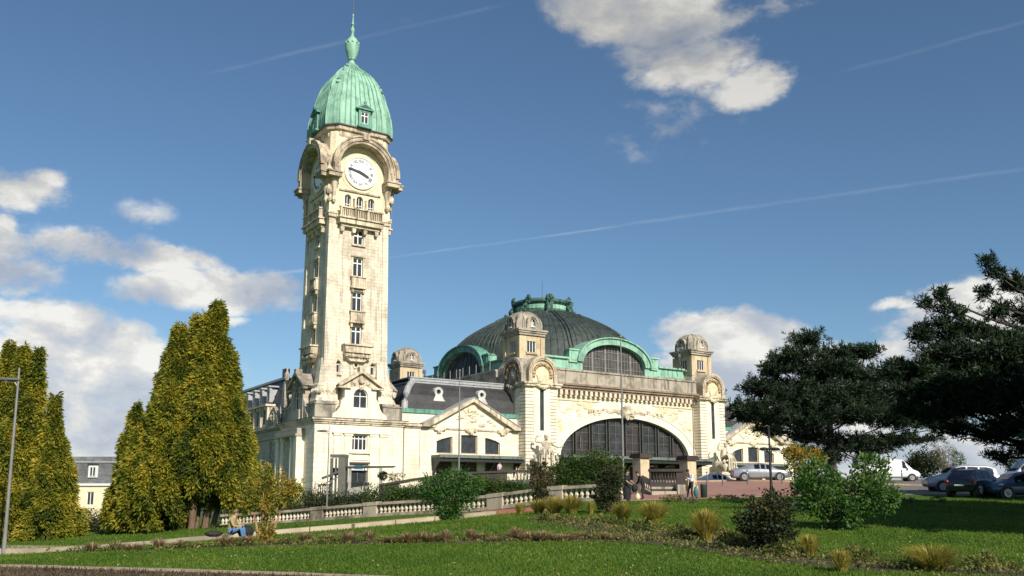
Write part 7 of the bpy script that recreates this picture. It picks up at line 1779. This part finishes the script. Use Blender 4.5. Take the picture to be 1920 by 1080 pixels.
figure(t, 'body', b_, R(185), {'waist': (0, .04, 1.06, .13), 'chest': (0, .16, 1.26, .16), 'neck': (0, .27, 1.40, .055), 'head': (0, .33, 1.48, .085), 'crown': (0, .36, 1.58, .083), 'shl': (-.18, .18, 1.35, .065), 'shr': (.18, .18, 1.35, .065), 'ell': (-.22, .22, 1.06, .05), 'wrl': (-.15, .38, .88, .034), 'hal': (-.13, .42, .81, .036), 'elr': (.22, .22, 1.06, .05), 'wrr': (.16, .40, .90, .034), 'har': (.14, .45, .84, .036), 'knl': (-.1, .1, .48, .07), 'look': (0, .8, -.5, 0)}, dict(t=BLK, b=BLK, s=SKIN_, a=BLK, f=SHOE), 1.0, hair=HAIRB)
bb = b_ - RX * .35 - RY * .3; bb.z = gp(*[0, 0][:0] or w2c(bb.x, bb.y)).z; t2 = thing('plastic_bag', 'pale yellow carrier bag on the ground between the two people in black', 'bag', tuple(bb)); mb = MB(); mb.bumpy(bb + Vector((0, 0, .2)), .17, (1, .8, 1.2), .2, 9, 7); mb.build('bag_body', plain('pale_bag', (.6, .55, .35), .6), t2, smooth=60); mb = MB(); mb.tube([bb + Vector((-.05, 0, .36)), bb + Vector((0, 0, .5)), bb + Vector((.05, 0, .36))], .01, 4); mb.build('handle', WSH, t2)
# person sitting on the path edging
SIT = {'pelvis': (0, 0, .28, .15), 'waist': (0, .02, .42, .13), 'chest': (0, .08, .66, .155), 'neck': (0, .14, .83, .055), 'head': (0, .18, .91, .085), 'crown': (0, .19, 1.01, .083), 'shl': (-.18, .08, .76, .065), 'shr': (.18, .08, .76, .065), 'ell': (-.22, .22, .50, .045), 'wrl': (-.12, .42, .50, .032), 'hal': (-.09, .47, .52, .034), 'elr': (.22, .22, .50, .045), 'wrr': (.12, .42, .48, .032), 'har': (.08, .47, .5, .034),
       'hil': (-.09, .03, .25, .1), 'knl': (-.11, .44, .46, .072), 'anl': (-.11, .50, .09, .045), 'tol': (-.11, .64, .045, .042), 'hir': (.09, .03, .25, .1), 'knr': (.11, .46, .44, .072), 'anr': (.11, .54, .09, .045), 'tor': (.11, .68, .045, .042), 'look': (0, .9, -.3, 0)}
b_ = on(432, 33.6); t = thing('person', 'person in a tan jacket and blue jeans sitting on the path edging', 'person', tuple(b_))
figure(t, 'body', b_, R(-12), SIT, dict(t=TAN, b=JEAN, s=SKIN_, a=TAN, f=SHOE), 1.02, hair=HAIRL)
bb = on(461, 33.9); t2 = thing('backpack', 'black backpack on the ground right of the seated person', 'bag', tuple(bb)); mb = MB(); mb.bumpy(bb + Vector((0, 0, .24)), .26, (1.15, .8, .9), .1, 12, 8); mb.build('bag_body', BLK, t2, smooth=60); mb = MB(); mb.bumpy(bb + Vector((-.12, 0, .18)) - RY * .18, .13, (1, .6, .9), .1, 8, 6); mb.build('pocket', BLK, t2, smooth=60)
bb = on(400, 33.6); t2 = thing('bag', 'dark flat bag lying on the edging left of the seated person', 'bag', tuple(bb)); mb = MB(); mb.bumpy(bb + Vector((0, 0, .26)), .16, (2.0, 1.1, .7), .15, 12, 8); mb.build('bag_body', TROU, t2, smooth=60); mb = MB(); mb.tube([bb + Vector((-.2, 0, .3)), bb + Vector((0, 0, .45)), bb + Vector((.2, 0, .3))], .014, 5); mb.build('handle', BLK, t2)
# people by the wing door
b_ = Vector(cam2w((937 - 960) / 1665 * 94, 94)).to_3d(); b_.z = zpx(868, 94) - 1.68; t = thing('person', 'person in a pale lilac top standing under the left wing awning', 'person', tuple(b_))
figure(t, 'body', b_, R(-60), {'wrl': (-.12, .25, 1.05, .032), 'hal': (-.08, .3, 1.08, .034)}, dict(t=LILAC, b=TROU, s=SKIN_, a=SKIN_, f=SHOE), 1.0, hair=HAIRB)
b_ = Vector(cam2w((968 - 960) / 1665 * 94, 94)).to_3d(); b_.z = zpx(877, 94) - 1.68; t = thing('person', 'person in black whose head just shows over the terrace parapet, left of the statue', 'person', tuple(b_))
figure(t, 'body', b_, R(-80), {}, dict(t=BLK, b=TROU, s=SKIN_, a=BLK, f=SHOE), 1.0, hair=HAIRB)
# ---- seated statues before the hall piers
STAT = stone('statue_limestone', (.68, .61, .47), (.24, .20, .14), .75, .5, 0, seed=41)
SEAT = dict(SIT); SEAT = {k: (v[0], v[1], v[2] + .42, v[3] * (1.12 if k not in ('look',) else 1)) if k != 'look' else v for k, v in SIT.items()}
def statue(u, v, z0, lab, yaw, pose):
    t = thing('statue', lab, 'statue', (u, v, z0)); s = 3.0
    mb = MB(); mb.box(u - 1.75, u + 1.75, v - 1.1, v + 1.5, 1.0, z0 - .5); mb.box(u - 1.95, u + 1.95, v - 1.25, v + 1.3, z0 - .5, z0 - .2); mb.box(u - 1.6, u + 1.6, v - 1.0, v + 1.5, z0 - .2, z0); mb.build('pedestal', TOPST, t)
    P_ = dict(SEAT); P_.update(pose)
    o, W_ = figure(t, 'body', (u, v + .4, z0 - .15), yaw, P_, dict(t=STAT, b=STAT, s=STAT, a=STAT, f=STAT), s, hair=STAT)
    mb = MB()     # seat block, drapery over the knees and falling folds
    mb.loft([[W_((x * w_, y, z)) for x, y in ((-.32, -.25), (.32, -.25), (.32, .25), (-.32, .25))] for w_, z in ((1, .02), (1, .5), (.9, .58))])
    mb.build('seat', STAT, t)
    mb = MB()
    for k in range(9):
        x = -.26 + k * .065; y0 = .50 + .05 * math.sin(k * 2.1)
        mb.tube([W_((x * .8, .12, .78)), W_((x, .42, .90)), W_((x * 1.1, y0 + .03, .6)), W_((x * 1.25, y0 + .05, .12))], [.06 * s, .062 * s, .045 * s, .055 * s], 6)
    mb.build('drapery', STAT, t, smooth=50)
    mb = MB()
    for (x, y, z, r_) in ((-.42, .35, .25, .13), (-.45, .36, .5, .09), (.42, .3, .3, .14), (-.3, .55, .15, .12), (.5, .32, .55, .08)): mb.bumpy(W_((x, y, z)), r_ * s, (1, 1, 1.3), .2, 9, 7); mb.build('attribute', STAT, t, smooth=40); mb = MB()
    return t
statue(67.5, 94.9, 3.6, 'weathered stone statue of a seated draped figure with raised arm, left of the great arch', R(-90), {'elr': (-.46 * -1, .02, 1.18, .05), 'wrr': (.42, .05, 1.42, .036), 'har': (.30, .1, 1.45, .04), 'ell': (-.36, .12, 1.0, .05), 'wrl': (-.58, .22, .92, .036), 'hal': (-.66, .24, .98, .04)})
statue(99.6, 94.9, 3.6, 'weathered stone statue of a seated figure turned to the right, beside the silver car', R(-40), {'ell': (-.34, .15, .95, .05), 'wrl': (-.2, .5, .95, .036), 'hal': (-.15, .56, .95, .04), 'elr': (.36, -.05, 1.1, .05), 'wrr': (.42, .0, 1.35, .036), 'har': (.36, .02, 1.42, .04)})
